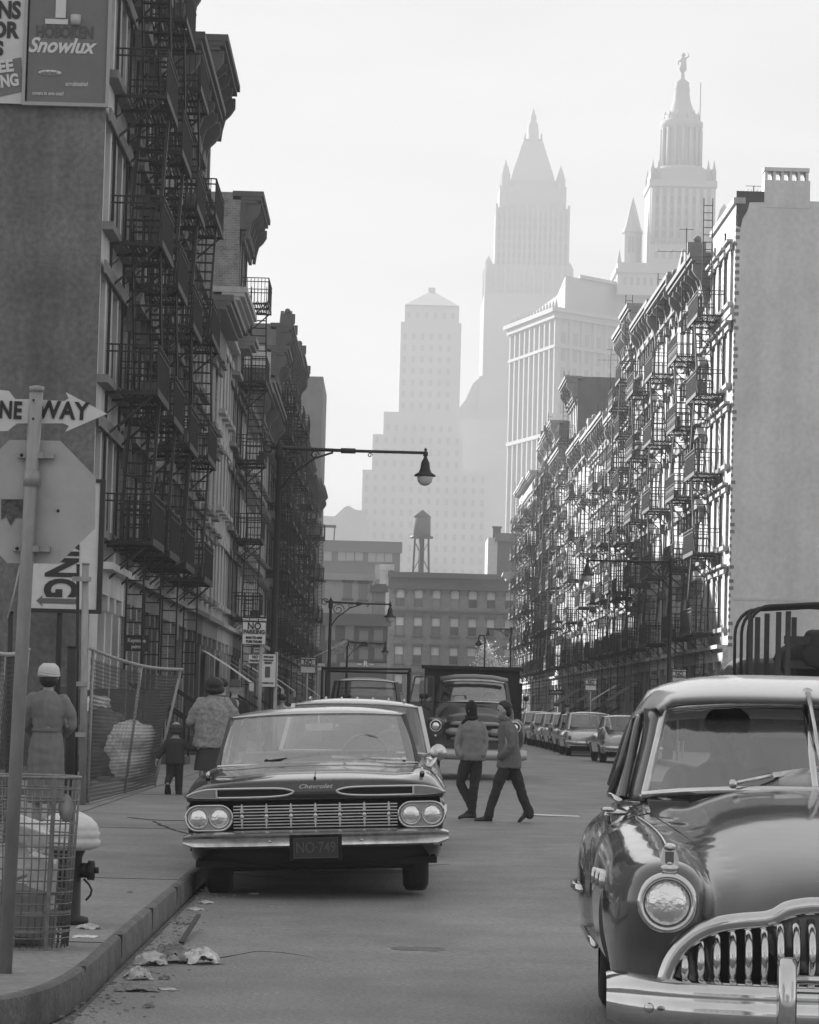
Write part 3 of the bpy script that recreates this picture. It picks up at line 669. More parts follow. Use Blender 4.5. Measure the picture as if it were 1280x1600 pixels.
for sx_ in (-1, 1):
    for sy_ in (-1, 1):
        q = MB(); q.bar((sx_*17.0*s, sy_*15*s, -8), (sx_*10.5*s, sy_*10*s, hh), .28); q.build('leg', m_iron, wt)
q = MB(); q.tube([(0, 0, -8), (0, 0, hh)], .42, 8); q.build('riser_pipe', m_iron, wt)
q = MB()
for sy_ in (-1, 1):
    for (f0, f1) in ((.1, .5), (.5, .95)):
        X0 = (17 - 6.5*f0)*s; X1 = (17 - 6.5*f1)*s
        q.bar((-X0, sy_*12*s, f0*hh), (X1, sy_*11*s, f1*hh), .09); q.bar((X0, sy_*12*s, f0*hh), (-X1, sy_*11*s, f1*hh), .09); q.bar((-X0, sy_*12*s, f0*hh), (X0, sy_*12*s, f0*hh), .14)
q.build('brace', m_iron, wt)
# supporting building for the tower, hidden behind the warehouse roof
simple_block('office_block', 'hazy flat-roofed building carrying the water tower behind the warehouse', 630, 700, 902, 436, m_brown, 14)
# ------------------------------------------------------------------ skyline
m_stone = mat('sky_stone', .36, .9, var=.1, scale=.05)
m_stone2 = mat('sky_stone_dark', .42, .9, var=.1, scale=.05)
m_wdark = mat('sky_window', .29, .6)
def px(Y): return Y / FPX
# tower 1: stepped slab with pyramid roof
Y1_ = 1080.; k = px(Y1_); base = at(667, 1100, Y1_)
def Z(py, Y, x=667): return at(x, py, Y).z
cx = at(670, 640, Y1_).x
t1 = thing('skyscraper', 'stepped skyscraper with a low pyramid roof and chimney box, leftmost in the haze', 'skyscraper', (cx, Y1_, 0), 0, 'skyscrapers fading in the haze')
tiers = [(-100, 95, 745), (-86, 52, 690), (-70, 46, 655), (-47.5, 46, 516), (-42, 42, 490)]
mb = MB(); zz = 0; prev = 0; wr = []
for (a, b, py) in tiers:
    z = Z(py, Y1_); mb.box(a*k, b*k, -20 + abs(a)*-.05, 22, prev, z)
    y = -20 + abs(a)*-.05
    nx = int((b - a) * k / 3.2)
    for r_i in range(int((z - max(prev, 40)) / 4.2)):
        zc = max(prev, 40) + 1.5 + r_i * 4.2
        if zc + 2 > z: break
        for c in range(nx): xc = a*k + 1.6 + c * 3.2; wr.append((xc - .62, xc + .62, y - .14, y - .01, zc, zc + 2.2))
    prev = z - .02
mb.build('tower_block', m_stone2, t1)
rf = MB(); z = Z(490, Y1_); zt = Z(458, Y1_); rf.add([(-42*k,-23,z),(42*k,-23,z),(42*k,22,z),(-42*k,22,z),(-4*k,-3,zt),(4*k,-3,zt),(4*k,3,zt),(-4*k,3,zt)], [(0,1,5,4),(1,2,6,5),(2,3,7,6),(3,0,4,7),(4,5,6,7)])
ro = rf.build('roof', m_stone2, t1); c_ = MB(); c_.box(-5.5*k, 5.5*k, -3, 3, zt - 2, Z(451, Y1_)); c_.build('chimney', m_stone2, ro)
wr.reverse(); windows(t1, wr, m_wdark)
# tower 2: gothic tower with pyramid crown
Y2_ = 1184.; k = px(Y2_); cx = at(828, 420, Y2_).x
t2 = thing('skyscraper', 'tall gothic skyscraper with steep pyramid crown and corner turrets in the haze', 'skyscraper', (cx, Y2_, 0), 0, 'skyscrapers fading in the haze')
def z2(py): return at(828, py, Y2_).z
mb = MB(); hw = 56*k
mb.box(-hw, hw, -15, 15, 0, z2(335)); mb.box(-52*k, 52*k, -13.5, 13.5, z2(335) - .1, z2(300)); mb.box(-45*k, 45*k, -12, 12, z2(300) - .1, z2(290))
mb.build('tower_block', m_stone, t2)
mb = MB(); mb.box(-70*k, 62*k, -18, 16, 0, z2(424)); mb.box(-73*k, 66*k, -21, 30, 0, z2(470)) ; mb.box(-78*k, 70*k, -24, 40, 0, z2(600)); mb.build('lower_block', m_stone, t2)
mb = MB(); mb.box(-112*k, 90*k, -26, 44, 0, z2(655)); mb.prism([(-112*k, z2(655)), (-70*k, z2(655)), (-76*k, z2(600)), (-88*k, z2(612)), (-98*k, z2(636))], -22, 40, 'y'); mb.build('wing', m_stone, t2)
pr = MB()
for i in range(15): x = -hw + i * 2*hw/14; pr.box(x - .45, x + .45, -16.2 if i % 2 == 0 else -15.7, -15.003, 60, z2(330 if i % 2 == 0 else 340))
for i in range(10): x = -70*k + i * 132*k/9; pr.box(x - .5, x + .5, -19, -18.004, 40, z2(430))
pr.build('pier', m_stone, t2)
wr = []
for i in range(14):
    x = -hw + (i + .5) * 2*hw/14
    for j in range(60):
        z = 50 + j * 3.7
        if z + 2.3 > z2(345): break
        wr.append((x - .55, x + .55, -15.15, -15.01, z, z + 2.1))
wr.reverse(); windows(t2, wr, m_wdark)
rf = MB(); prof = [(36*k, z2(292)), (30*k, z2(270)), (23*k, z2(248)), (17*k, z2(228)), (15*k, z2(222))]
zz = [[Vector((sx_*r0, sy_*r0*.9, z)) for sx_, sy_ in ((-1,-1),(1,-1),(1,1),(-1,1))] for r0, z in prof]; rf.grid(zz, False, True); rf.add([(-15*k,-14*k,z2(222)),(15*k,-14*k,z2(222)),(15*k,14*k,z2(222)),(-15*k,14*k,z2(222))], [(0,1,2,3)])
rf.build('pyramid_roof', m_stone2, t2)
ln = MB(); ln.lathe([(15.5*k, z2(223)), (15.5*k, z2(219)), (9.5*k, z2(217)), (9*k, z2(206)), (8*k, z2(198)), (8.6*k, z2(196)), (5.5*k, z2(190)), (4.8*k, z2(185)), (5.2*k, z2(183)), (2.5*k, z2(176)), (.8*k, z2(171)), (.0, z2(167))], 8)
for sx_ in (-1, 1):
    for sy_ in (-1, 1): ln.lathe([(1.6*k, z2(222)), (1.4*k, z2(214)), (0, z2(209))], 6, (sx_*13*k, sy_*12*k, 0))
ln.build('lantern', m_stone2, t2)
for (dx, topy, boty, wd) in ((-43.5, 258, 340, 7.5), (43, 265, 345, 7.5), (-67, 408, 440, 6), (60, 415, 450, 6)):
    for yy in (-12, 13):
        tu = MB(); zt, zb = z2(topy), z2(boty); H_ = zt - zb; tu.lathe([(wd*k, zb - 8), (wd*k, zb + H_*.72), (wd*.85*k, zb + H_*.73), (wd*.6*k, zb + H_*.84), (wd*.3*k, zb + H_*.9), (0, zt)], 8, (dx*k, yy, 0), smooth=False); tu.build('turret', m_stone, t2)
m_stone3 = mat('sky_granite', .42, .9, var=.08, scale=.05)
# tower 3: municipal style tower on a colonnaded block
Y3_ = 783.; k = px(Y3_); cx = at(1063, 300, Y3_).x
t3 = thing('skyscraper', 'tiered tower with drums, pinnacles and a gilded statue on top, rightmost in the haze', 'skyscraper', (cx, Y3_, 0), 0, 'skyscrapers fading in the haze')
def z3(py): return at(1063, py, Y3_).z
mb = MB(); mb.box(-51*k, 51*k, -8, 9, z3(470), z3(300)); mb.box(-53*k, 53*k, -8.6, 9.6, z3(300), z3(290)); mb.box(-49*k, 49*k, -8, 9, z3(290), z3(272)); mb.build('square_stage', m_stone3, t3)
co = MB()
for i in range(9): x = -46*k + i * 92*k/8; co.tube([(x, -8.3, z3(388)), (x, -8.3, z3(303))], .65, 8)
co.build('colonnade', m_stone3, t3)
wr = []
for i in range(8):
    x = -46*k + (i + .5) * 92*k/8
    for j, py in enumerate((380, 362, 344, 326, 412, 430, 450)): wr.append((x - .6, x + .6, -8.12, -8.01, z3(py), z3(py - 11)))
windows(t3, wr, m_wdark)
dr = MB(); dr.lathe([(38*k, z3(275)), (38*k, z3(264)), (29*k, z3(262)), (29*k, z3(205)), (33.5*k, z3(200)), (34*k, z3(192)), (28*k, z3(190)), (28*k, z3(182)), (20*k, z3(176)), (14*k, z3(160)), (11.5*k, z3(145)), (12.5*k, z3(141)), (10.5*k, z3(133)), (11*k, z3(129)), (4*k, z3(124)), (2.5*k, z3(114)), (0, z3(112))], 24); dr.build('drum', m_stone3, t3)
co = MB()
for i in range(16):
    a = 2*math.pi*i/16; co.tube([(31*k*math.cos(a), 31*k*math.sin(a), z3(262)), (31*k*math.cos(a), 31*k*math.sin(a), z3(203))], .5, 6)
co.build('drum_columns', m_stone3, t3)
for a in range(12):
    an = 2*math.pi*a/12 + .2; q = MB(); q.lathe([(2*k, 0), (1.6*k, 8*k), (0, 14*k)], 6, (27*k*math.cos(an), 27*k*math.sin(an), z3(188))); q.build('pinnacle', m_stone3, t3)
for sx_ in (-1, 1):
    for sy_ in (-1, 1):
        for ox in (0, 9):
            q = MB(); q.lathe([(3.4*k, 0), (3.2*k, 14*k), (4*k, 15*k), (2*k, 24*k), (0, 36*k)], 8, (sx_*(48 - ox)*k, sy_*8, z3(292))); q.build('pinnacle', m_stone3, t3)
st = MB(); st.tube([(0,0,z3(114)), (0,0,z3(108)), (.2,0,z3(100)), (0,0,z3(93)), (.1,0,z3(88))], [.35, 1.1, .8, .95, .3], 8); st.ball((.15, 0, z3(85.5)), .6, 8); st.tube([(.5, 0, z3(92)), (1.6, 0, z3(87)), (1.2, 0, z3(81))], [.3, .2, .12], 6); st.tube([(-.5, 0, z3(93)), (-1.3, 0, z3(97)), (-1.0, 0, z3(101))], [.3, .2, .15], 6)
st.build('statue', m_stone2, t3)
q = MB(); q.tube([(29*k, 0, z3(190)), (29*k, 0, z3(128))], .12, 5); q.build('mast', m_iron, t3)
for (pxc, top, mid, bot, wd) in ((989, 309, 357, 402, 15.5), (1133, 316, 352, 402, 15.5)):
    q = MB(); x = (pxc - 1063)*k; q.lathe([(wd*k, z3(bot + 40)), (wd*k, z3(mid + 12)), ((wd+1.5)*k, z3(mid + 9)), (wd*k, z3(mid + 5)), (wd*.85*k, z3(mid)), (wd*.42*k, z3(mid - 26)), (0, z3(top))], 10, (x, 0, 0), smooth=False); q.build('turret', m_stone3, t3)
    for i in range(3):
        q = MB(); q.box(x + (-8 + i*6.5)*k, x + (-5 + i*6.5)*k, -wd*k - .15, -wd*k - .02 + .3, z3(bot - 4), z3(mid + 17)); q.build('window', m_wdark, t3)
q = MB(); q.lathe([(5*k, z3(445)), (4.5*k, z3(418)), (0, z3(394))], 8, ((967-1063)*k, -4, 0)); q.build('pinnacle', m_stone3, t3)
# attic stages and concave main block
mb = MB(); x0 = (963 - 1063)*k; mb.box(x0, 90*k, -9, 14, z3(470), z3(420)); mb.box(x0 - 3*k, 95*k, -9.5, 14.5, z3(436), z3(430)); mb.build('attic', m_stone3, t3)
wr = []
for i in range(16): x = x0 + 1.6 + i*1.75; wr.append((x, x + .8, -9.12, -9.01, z3(455), z3(443)))
windows(t3, wr, m_wdark)
A = at(872, 488, 760.); B = at(802, 514, 797.); D_ = at(1180, 500, 752.); E_ = at(960, 500, 783.)
mb_x = t3.location.x
def loc(p, z=None): return Vector((p.x - mb_x, p.y - Y3_, p.z if z is None else z))
mb = MB(); ring = [loc(B), loc(A), Vector((loc(E_).x, 775 - Y3_, A.z)), Vector((loc(at(1060, 500, 780)).x, 777 - Y3_, A.z)), loc(D_, A.z), Vector((loc(D_).x + 30, 60, A.z)), Vector((loc(B).x + 6, 60, A.z))]
pl = [(p.x, p.y) for p in ring]; mb.prism(pl, 0, A.z, 'z'); mb.build('main_block', m_stone3, t3)
pl2 = [(p.x, p.y + 4) for p in ring]; pl2[0] = (pl2[0][0] + 12, pl2[0][1]); pl2[1] = (pl2[1][0] + 2, pl2[1][1]); mb = MB(); mb.prism(pl2, A.z - .5, z3(452), 'z'); pl3 = [(x + 4, y + 3) for x, y in pl2]; mb.prism(pl3, z3(452), z3(447), 'z'); mb.build('attic', m_stone3, t3)
def along(P, Q, n, out): # unit frame along a face
    d = (Q - P); L_ = d.length; d.normalize(); nn = Vector((d.y, -d.x, 0)); return d, nn, L_
faces = [(Vector((ring[0].x, ring[0].y, 0)), Vector((ring[1].x, ring[1].y, 0))), (Vector((ring[1].x, ring[1].y, 0)), Vector((ring[2].x, ring[2].y, 0))), (Vector((ring[2].x, ring[2].y, 0)), Vector((ring[3].x, ring[3].y, 0))), (Vector((ring[3].x, ring[3].y, 0)), Vector((ring[4].x, ring[4].y, 0)))]
wn_, pr, cn = [], MB(), MB()
for fi, (P_, Q_) in enumerate(faces):
    d, nn, L_ = along(P_, Q_, 0, 0); H_ = A.z
    def pt(s_, o__, z): v = P_ + d*s_ + nn*o__; return Vector((v.x, v.y, z))
    for (za, zb_, o__) in ((H_ - .1, H_ + 1.0, 2.2), (H_ - 1.6, H_ - .1, 1.4), (H_ - 9.2, H_ - 8.4, 1.0), (H_ - 32, H_ - 31, 1.0)):
        cn.add([pt(-o__, .02, za), pt(L_ + o__, .02, za), pt(L_ + o__, o__, za), pt(-o__, o__, za), pt(-o__, .02, zb_), pt(L_ + o__, .02, zb_), pt(L_ + o__, o__, zb_), pt(-o__, o__, zb_)], [(0,3,2,1),(4,5,6,7),(0,1,5,4),(1,2,6,5),(2,3,7,6),(3,0,4,7)])
    nb = max(4, int(L_ / 4.2))
    for i in range(nb + 1):
        s_ = L_ * i / nb
        for (za, zb_) in ((H_ - 31, H_ - 9.2), (H_ - 8.4, H_ - 1.6), (20, H_ - 32)):
            a_, b_ = pt(s_ - .45, .01, za), pt(s_ + .45, .9, zb_)
            q = [pt(s_ - .45, .01, za), pt(s_ + .45, .01, za), pt(s_ + .45, .8, za), pt(s_ - .45, .8, za)]; q2 = [Vector((v.x, v.y, zb_)) for v in q]
            pr.add(q + q2, [(0,3,2,1),(4,5,6,7),(0,1,5,4),(1,2,6,5),(2,3,7,6),(3,0,4,7)])
    for i in range(nb):
        s_ = L_ * (i + .5) / nb; z = H_ - 6
        while z > 25:
            q = [pt(s_ - .85, .03, z - 1.9), pt(s_ + .85, .03, z - 1.9), pt(s_ + .85, .03, z + 1.2), pt(s_ - .85, .03, z + 1.2), ]; wn_.append(q); z -= 4.6
cn.build('cornice', m_stone3, t3); pr.build('pilaster', m_stone3, t3)
for i, q in enumerate(wn_[:60]): m_ = MB(); m_.add(q, [(0,1,2,3)]); m_.build('window', m_wdark, t3)
m_ = MB(); [m_.add(q, [(0,1,2,3)]) for q in wn_[60:]]; tag(m_.build('window', m_wdark, t3), kind='stuff')
fin = MB(); d, nn, L_ = along(*faces[0], 0, 0)
for i in range(16): v = faces[0][0] + d * (L_*i/15) + nn*.5; fin.lathe([(.5, A.z + 1), (.3, A.z + 2.6), (0, A.z + 3.6)], 5, (v.x, v.y, 0))
fin.build('cresting', m_stone3, t3)
# filler: long hazy block behind, lower left
for (x0, x1, yt, Y, lab) in ((500, 574, 806, 900, 'faint low building with a stepped gable roof at the left of the skyline'), (716, 812, 655, 1130, 'faint broad block between the stepped tower and the gothic tower')):
    a = at(x0, yt, Y); b = at(x1, yt, Y); t = thing('office_block', lab, 'building', (a.x, Y, 0)); q = MB(); q.box(0, b.x - a.x, 0, 30, 0, a.z)
    if Y == 900:
        W_ = b.x - a.x; q.prism([(W_*.3, a.z - .1), (W_*1.0, a.z - .1), (W_*.92, a.z + 2.0), (W_*.75, a.z + 2.2), (W_*.6, a.z + 3.4), (W_*.52, a.z + 3.0)], 0.5, 29, 'y')
    q.build('wall', m_stone2, t)

# ------------------------------------------------------------------ unseen blocks added behind the camera to darken low reflections in the cars
for (x0, x1, h, y, t_, lab) in ((-34, -9, 17, -30, .16, 'brown brick block across the crossing, unseen, added at left behind the viewpoint for car reflections'), (14, 40, 18, -26, .2, 'grey block across the crossing, unseen, added at right behind the viewpoint for car reflections'), (-9, 14, 13, -75, .14, 'unseen low block added behind the viewpoint for car reflections')):
    P = thing('tenement', lab, 'building', (x0, y, 0)); W = x1 - x0; mb = MB(); mb.box(0, W, -14, 0, 0, h); mb.build('wall', mat('rear_block_%d' % (t_*100), t_, .9, var=.2), P)
    mb = MB(); mb.box(-.2, W + .2, .002, .7, h - .9, h + .1); mb.build('cornice', m_trimd, P)
    for i in range(int(W/3.4)):
        for j in range(4): mb = MB(); mb.box(1 + i*3.4, 2.2 + i*3.4, .002, .05, 4 + j*3.1, 5.9 + j*3.1); mb.build('window', m_pane, P)
# ------------------------------------------------------------------ vehicles
m_chrome = mat('chrome', .62, .1, 1.0, bump=.03, bscale=14, var=.08, scale=9)
m_chromew = mat('chrome_worn', .6, .22, 1.0, var=.25, scale=14)
m_tyre = mat('tyre_rubber', .018, .75, bump=.2, bscale=60)
m_black = mat('flat_black', .008, .9)
m_under = mat('underbody', .012, .9)
m_glass = glassmat('car_glass', .72, .01, .14)
m_glassf = glassmat('windshield_glass', .94, .015, .28)
m_lens = mat('lamp_glass', .85, .12, .9, bump=.35, bscale=55, coat=1)
m_seat = mat('seat_cloth', .10, .85, var=.15)
m_seatl = mat('seat_light', .3, .85, var=.15)
m_chevp = mat('dark_paint', .006, .16, 0, coat=1.0, spec=.4, var=.15, scale=9)
m_chevr = mat('pale_roof_paint', .5, .22, 0, coat=.8)
m_buickp = mat('grey_paint', .085, .22, .22, coat=1.0, spec=.6, var=.1, scale=3)
def shell(mb, st, nu=3, nv=4):
    """st: stations (y,[(x,z) from centre top to sill]); both halves as one sheet"""
    rows = [[(x, y, z) for x, z in reversed(sec)] + [(-x, y, z) for x, z in sec[1:]] for y, sec in st]
    rows = [[(x, y, z) for x, y, z in r_] for r_ in rows]
    mb.grid(surf(rows, nu, nv)); return mb
def superell(cx, cz, rx, rz, n=20, e=2.6, y=0):
    out = []
    for k in range(n):
        a = 2*math.pi*k/n; c, s = math.cos(a), math.sin(a)
        out.append(Vector((cx + rx*math.copysign(abs(c)**(2/e), c), y, cz + rz*math.copysign(abs(s)**(2/e), s))))
    return out
def vol(mb, st, e=2.6, n=20, cap=True):
    """closed volume through elliptical stations (y, cx, cz, rx, rz)"""
    ks = [Vector(s[:3] + (0,)) if False else s for s in st]; par = cr([Vector((s[0], s[1], s[2])) for s in st], 5); rad = cr([Vector((s[3], s[4], 0)) for s in st], 5)
    g = [superell(p[1], p[2], max(.005, r_[0]), max(.005, r_[1]), n, e, p[0]) for p, r_ in zip(par, rad)]
    b = len(mb.v); mb.grid(g, True, True)
    mb.add(g[0], [tuple(range(n))]); mb.add(g[-1], [tuple(range(n-1, -1, -1))]); return mb
def wheel(parent, x, y, r=.35, wd=.2, whitewall=False, cap=m_chrome):
    s = 1 if x > 0 else -1; t = MB()
    t.lathe([(r*.6, -wd/2), (r*.86, -wd/2), (r*.97, -wd*.4), (r, -wd*.25), (r, wd*.25), (r*.97, wd*.4), (r*.86, wd/2), (r*.6, wd/2)], 32, (0,0,0), 'x', cap=False)
    w_ = t.build('wheel', m_tyre, parent, loc=(x, y, r))
    t = MB(); t.lathe([(0, s*wd*.44), (r*.12, s*wd*.44), (r*.3, s*wd*.36), (r*.42, s*wd*.4), (r*.5, s*wd*.3), (r*.62, s*wd*.34)], 24, (0,0,0), 'x', cap=False)
    t.lathe([(0, -s*wd*.2), (r*.62, -s*wd*.2)], 24, (0,0,0), 'x', cap=False); t.build('rim', cap, w_)
    return w_
def greenhouse(P, m_roof_, zb, hb, ht, fb, ft, rt, rb, zt, ze, zw=None, pil=(), belt=None, gl=m_glass, gf=None, trim=m_chrome, crown=.05, tr=.014, post=.03, zdb=.02, mpil=None):
    """fb/ft/rt/rb: (y centre, y edge) of windshield base, its top, rear-glass top, its base"""
    N = 12; mpil = mpil or m_roof_
    def arc(y2, hw, z, zdrop=0.):
        return [Vector((hw*s, y2[0] + (y2[1]-y2[0])*abs(s)**2.2, z - zdrop*abs(s)**2.5)) for s in [(-1 + 2*i/N) for i in range(N+1)]]
    zr = zb if isinstance(zb, tuple) else (zb, zb)
    fbase, ftop = arc(fb, hb, zr[0] + .0, zdb), arc(ft, ht, zt - crown*.4, crown*.8)
    rbase, rtop = arc(rb, hb*.96, zr[1], .02), arc(rt, ht*.97, zt - crown*.4, crown*.8)
    def panel(a, b, name, bulge=.02, sgn=-1):
        mb = MB(); g = []
        for i in range(6):
            t = i/5; g.append([p.lerp(q, t) + Vector((0, sgn*bulge*math.sin(math.pi*t), 0)) for p, q in zip(a, b)])
        mb.grid(g); return mb.build(name, gf if (gf and name == 'windshield') else gl, P)
    panel(fbase, ftop, 'windshield'); panel(rbase, rtop, 'rear_window', .02, 1)
    # roof
    mb = MB(); g = []; n = 14
    for i in range(n + 1):
        t = i/n; hw = ht + .015 if 0 < i < n else ht + .005
        row = []
        for j in range(N+1):
            s = -1 + 2*j/N; y = ftop[j].y*(1-t) + rtop[j].y*t; lift = (1 - (2*t-1)**4)
            row.append(Vector((hw*s*1.01, y, ftop[j].z*(1-t) + rtop[j].z*t + ze*lift*(1-.75*abs(s)**3))))
        g.append(row)
    mb.grid(g); rf = mb.build('roof', m_roof_, P)
    md = rf.modifiers.new('t', 'SOLIDIFY'); md.thickness = .025; md.offset = -1
    # side glass and posts
    for s in (-1, 1):
        a, b = fbase[-1 if s > 0 else 0], ftop[-1 if s > 0 else 0]; c, d = rtop[-1 if s > 0 else 0], rbase[-1 if s > 0 else 0]
        mb = MB(); mb.add([a, b, c, d], [(0,1,2,3)]); mb.build('side_window', gl, P)
        for p, q, wx in ((a, b, post*1.5), (d, c, post*2)): mp_ = MB(); mp_.bar(p, q, wx, post*1.6); mp_.build('pillar', mpil, P)
        for yb in pil:
            t = (yb - a.y)/(d.y - a.y); p = a.lerp(d, t); q = b.lerp(c, max(0, min(1, (yb - b.y)/(c.y - b.y)))); mp_ = MB(); mp_.bar(p, q, post*1.3, post*1.5); mp_.build('pillar', mpil, P)
        tb_ = MB(); tb_.tube([b + Vector((s*.012,0,.0)), c + Vector((s*.012,0,.0))], tr*1.2, 6); tb_.tube([a + Vector((0,0,-.005)), d + Vector((0,0,-.005))], tr*1.2, 6); tb_.build('side_trim', trim, P)
    tb_ = MB(); path = cr(fbase, 2)[::1] + cr(ftop, 2)[::-1]; tb_.tube([p + Vector((0,-.008,0)) for p in path] + [path[0] + Vector((0,-.008,0))], tr, 8, False); tb_.build('windshield_trim', trim, P)
    tb_ = MB(); path = rbase + rtop[::-1]; tb_.tube([p + Vector((0,.008,0)) for p in path] + [path[0] + Vector((0,.008,0))], tr*.8, 6, False); tb_.build('rear_trim', trim, P)
    return fbase, ftop, rbase, rtop
def interior(P, x_, yd, ys, z0, zs, hw, mseat=m_seat, wheel_x=.38, wz=None, rear=True, ym=None):
    mb = MB(); mb.box(-hw, hw, yd, yd + .28, z0 - .2, z0 - .02); mb.build('dashboard', m_seat, P)
    for y in ([ys] + ([ys + 1.0] if rear else [])):
        mb = MB(); mb.prism([(y, z0 - .5), (y + .16, z0 - .5), (y + .26, zs - .02), (y + .2, zs), (y + .12, zs - .03)], -hw*.93, hw*.93, 'x'); mb.build('seat', mseat, P, auto=40)
    mb = MB(); c = Vector((wheel_x, yd + .32, wz or (z0 + .06))); q = [c + Vector((.19*math.cos(a), -.07*math.sin(a), .18*math.sin(a))) for a in [2*math.pi*k/28 for k in range(29)]]
    mb.tube(q, .012, 6, False); mb.bar(c + Vector((-.18,0,0)), c + Vector((.18,0,0)), .02); mb.bar(c, c + Vector((0,-.2,-.15)), .04); mb.build('steering_wheel', m_seatl, P)
def script_text(P, s, size, loc, m, **k):
    return inst('lettering', text_mesh(s, size, m, **k), P, loc, (R(90), 0, 0))
# ================================================================== dark parked car with paired headlights
cc = at(498, 1305, 22.66)
P = thing('parked_car', 'dark glossy car with paired headlights and two slit nostrils, parked facing us at the kerb', 'car', (cc.x, 22.62, .015), R(.6))
P.rotation_euler.y = R(-2.6)
Z0 = .28
def chs(y, ztop, zed, w5=.995, arch=0, wtop=1.0, dz=0):
    a = max(0, arch)
    return (y, [(0, ztop), (.33, ztop - .004), (.62, ztop - .022), (.82*wtop, zed + .015), (.93*wtop, zed - .02), (w5, zed - .1), (w5 + .002, zed - .15), (w5 - .03, zed - .22), (w5 - .012, .52 + a*.1), (w5 - .03, Z0 + .06 + a*.33), (w5 - .09, Z0 + a*.36)])
st = [(.085, [(0,.885),(.33,.884),(.62,.878),(.80,.862),(.90,.84),(.985,.80),(.990,.792),(.955,.765),(.985,.64),(.94,.52),(.80,.42)]),
      (.13, [(0,.915),(.33,.914),(.62,.905),(.81,.886),(.915,.858),(1.0,.805),(1.004,.79),(.965,.755),(.99,.62),(.95,.42),(.86,.33)]),
      chs(.30, .945, .915), chs(.46, .96, .925, arch=.15), chs(.52, .965, .93, arch=.75), chs(.88, .985, .945, arch=1.05), chs(1.24, .995, .95, arch=.75), chs(1.30, 1.0, .955, arch=.1), chs(1.75, 1.02, .96), chs(2.3, 1.0, .965), chs(3.2, 1.0, .965), chs(3.75, 1.0, .965, arch=.1), chs(3.82, 1.0, .965, arch=.7), chs(4.15, 1.0, .97, arch=.95), chs(4.48, .99, .97, arch=.7), chs(4.55, .98, .97, arch=.1), chs(5.0, .93, .96), chs(5.3, .86, .93), (5.36, [(0,.8),(.33,.8),(.62,.8),(.8,.84),(.9,.84),(.97,.78),(.97,.76),(.95,.7),(.95,.55),(.93,.4),(.85,.34)])]
mb = MB(); shell(mb, st, 3, 4); body = mb.build('body', m_chevp, P)
# front panel under the brow: dark recess
mb = MB(); g = []
for (y, z, hw) in ((.085,.885,.0),):
    pass
rows = [[(x, .085 + .02*abs(x)**3, zt) for x, zt in ((-.985,.80),(-.9,.84),(-.8,.862),(-.62,.878),(-.33,.884),(0,.885),(.33,.884),(.62,.878),(.8,.862),(.9,.84),(.985,.80))],
        [(x, .075, .775) for x in (-.985,-.9,-.8,-.62,-.33,0,.33,.62,.8,.9,.985)], [(x, .12, .752) for x in (-.97,-.9,-.8,-.62,-.33,0,.33,.62,.8,.9,.97)], [(x, .2, .745) for x in (-.96,-.9,-.8,-.62,-.33,0,.33,.62,.8,.9,.96)]]
mb.grid(surf(rows, 3, 3)); mb.build('brow_panel', m_chevp, P)
mb = MB(); mb.box(-.97, .97, .2, .22, .38, .76); mb.box(-.93, .93, .22, 1.6, .25, .3); mb.build('radiator_panel', m_black, P)
mb = MB(); rows = [[(x, y0 + .12*abs(x)**4, z) for x in (-.97,-.8,-.5,0,.5,.8,.97)] for y0, z in ((.1,.535),(.06,.52),(.07,.46),(.1,.40))]; mb.grid(surf(rows, 3, 2)); mb.build('stone_guard', mat('guard_grey', .05, .4), P)
mb = MB(); rows = [[(x*w_, y0 + .15*abs(x)**3, z) for x in (-1,-.8,-.5,0,.5,.8,1)] for y0, z, w_ in ((.08,.42,.92),(.1,.34,.90),(.2,.26,.82),(.4,.22,.72))]; mb.grid(surf(rows, 3, 3)); mb.build('valance', m_under, P)
mb = MB(); mb.box(-.75, .75, .5, 4.9, .2, .27); mb.build('floor_pan', m_under, P)
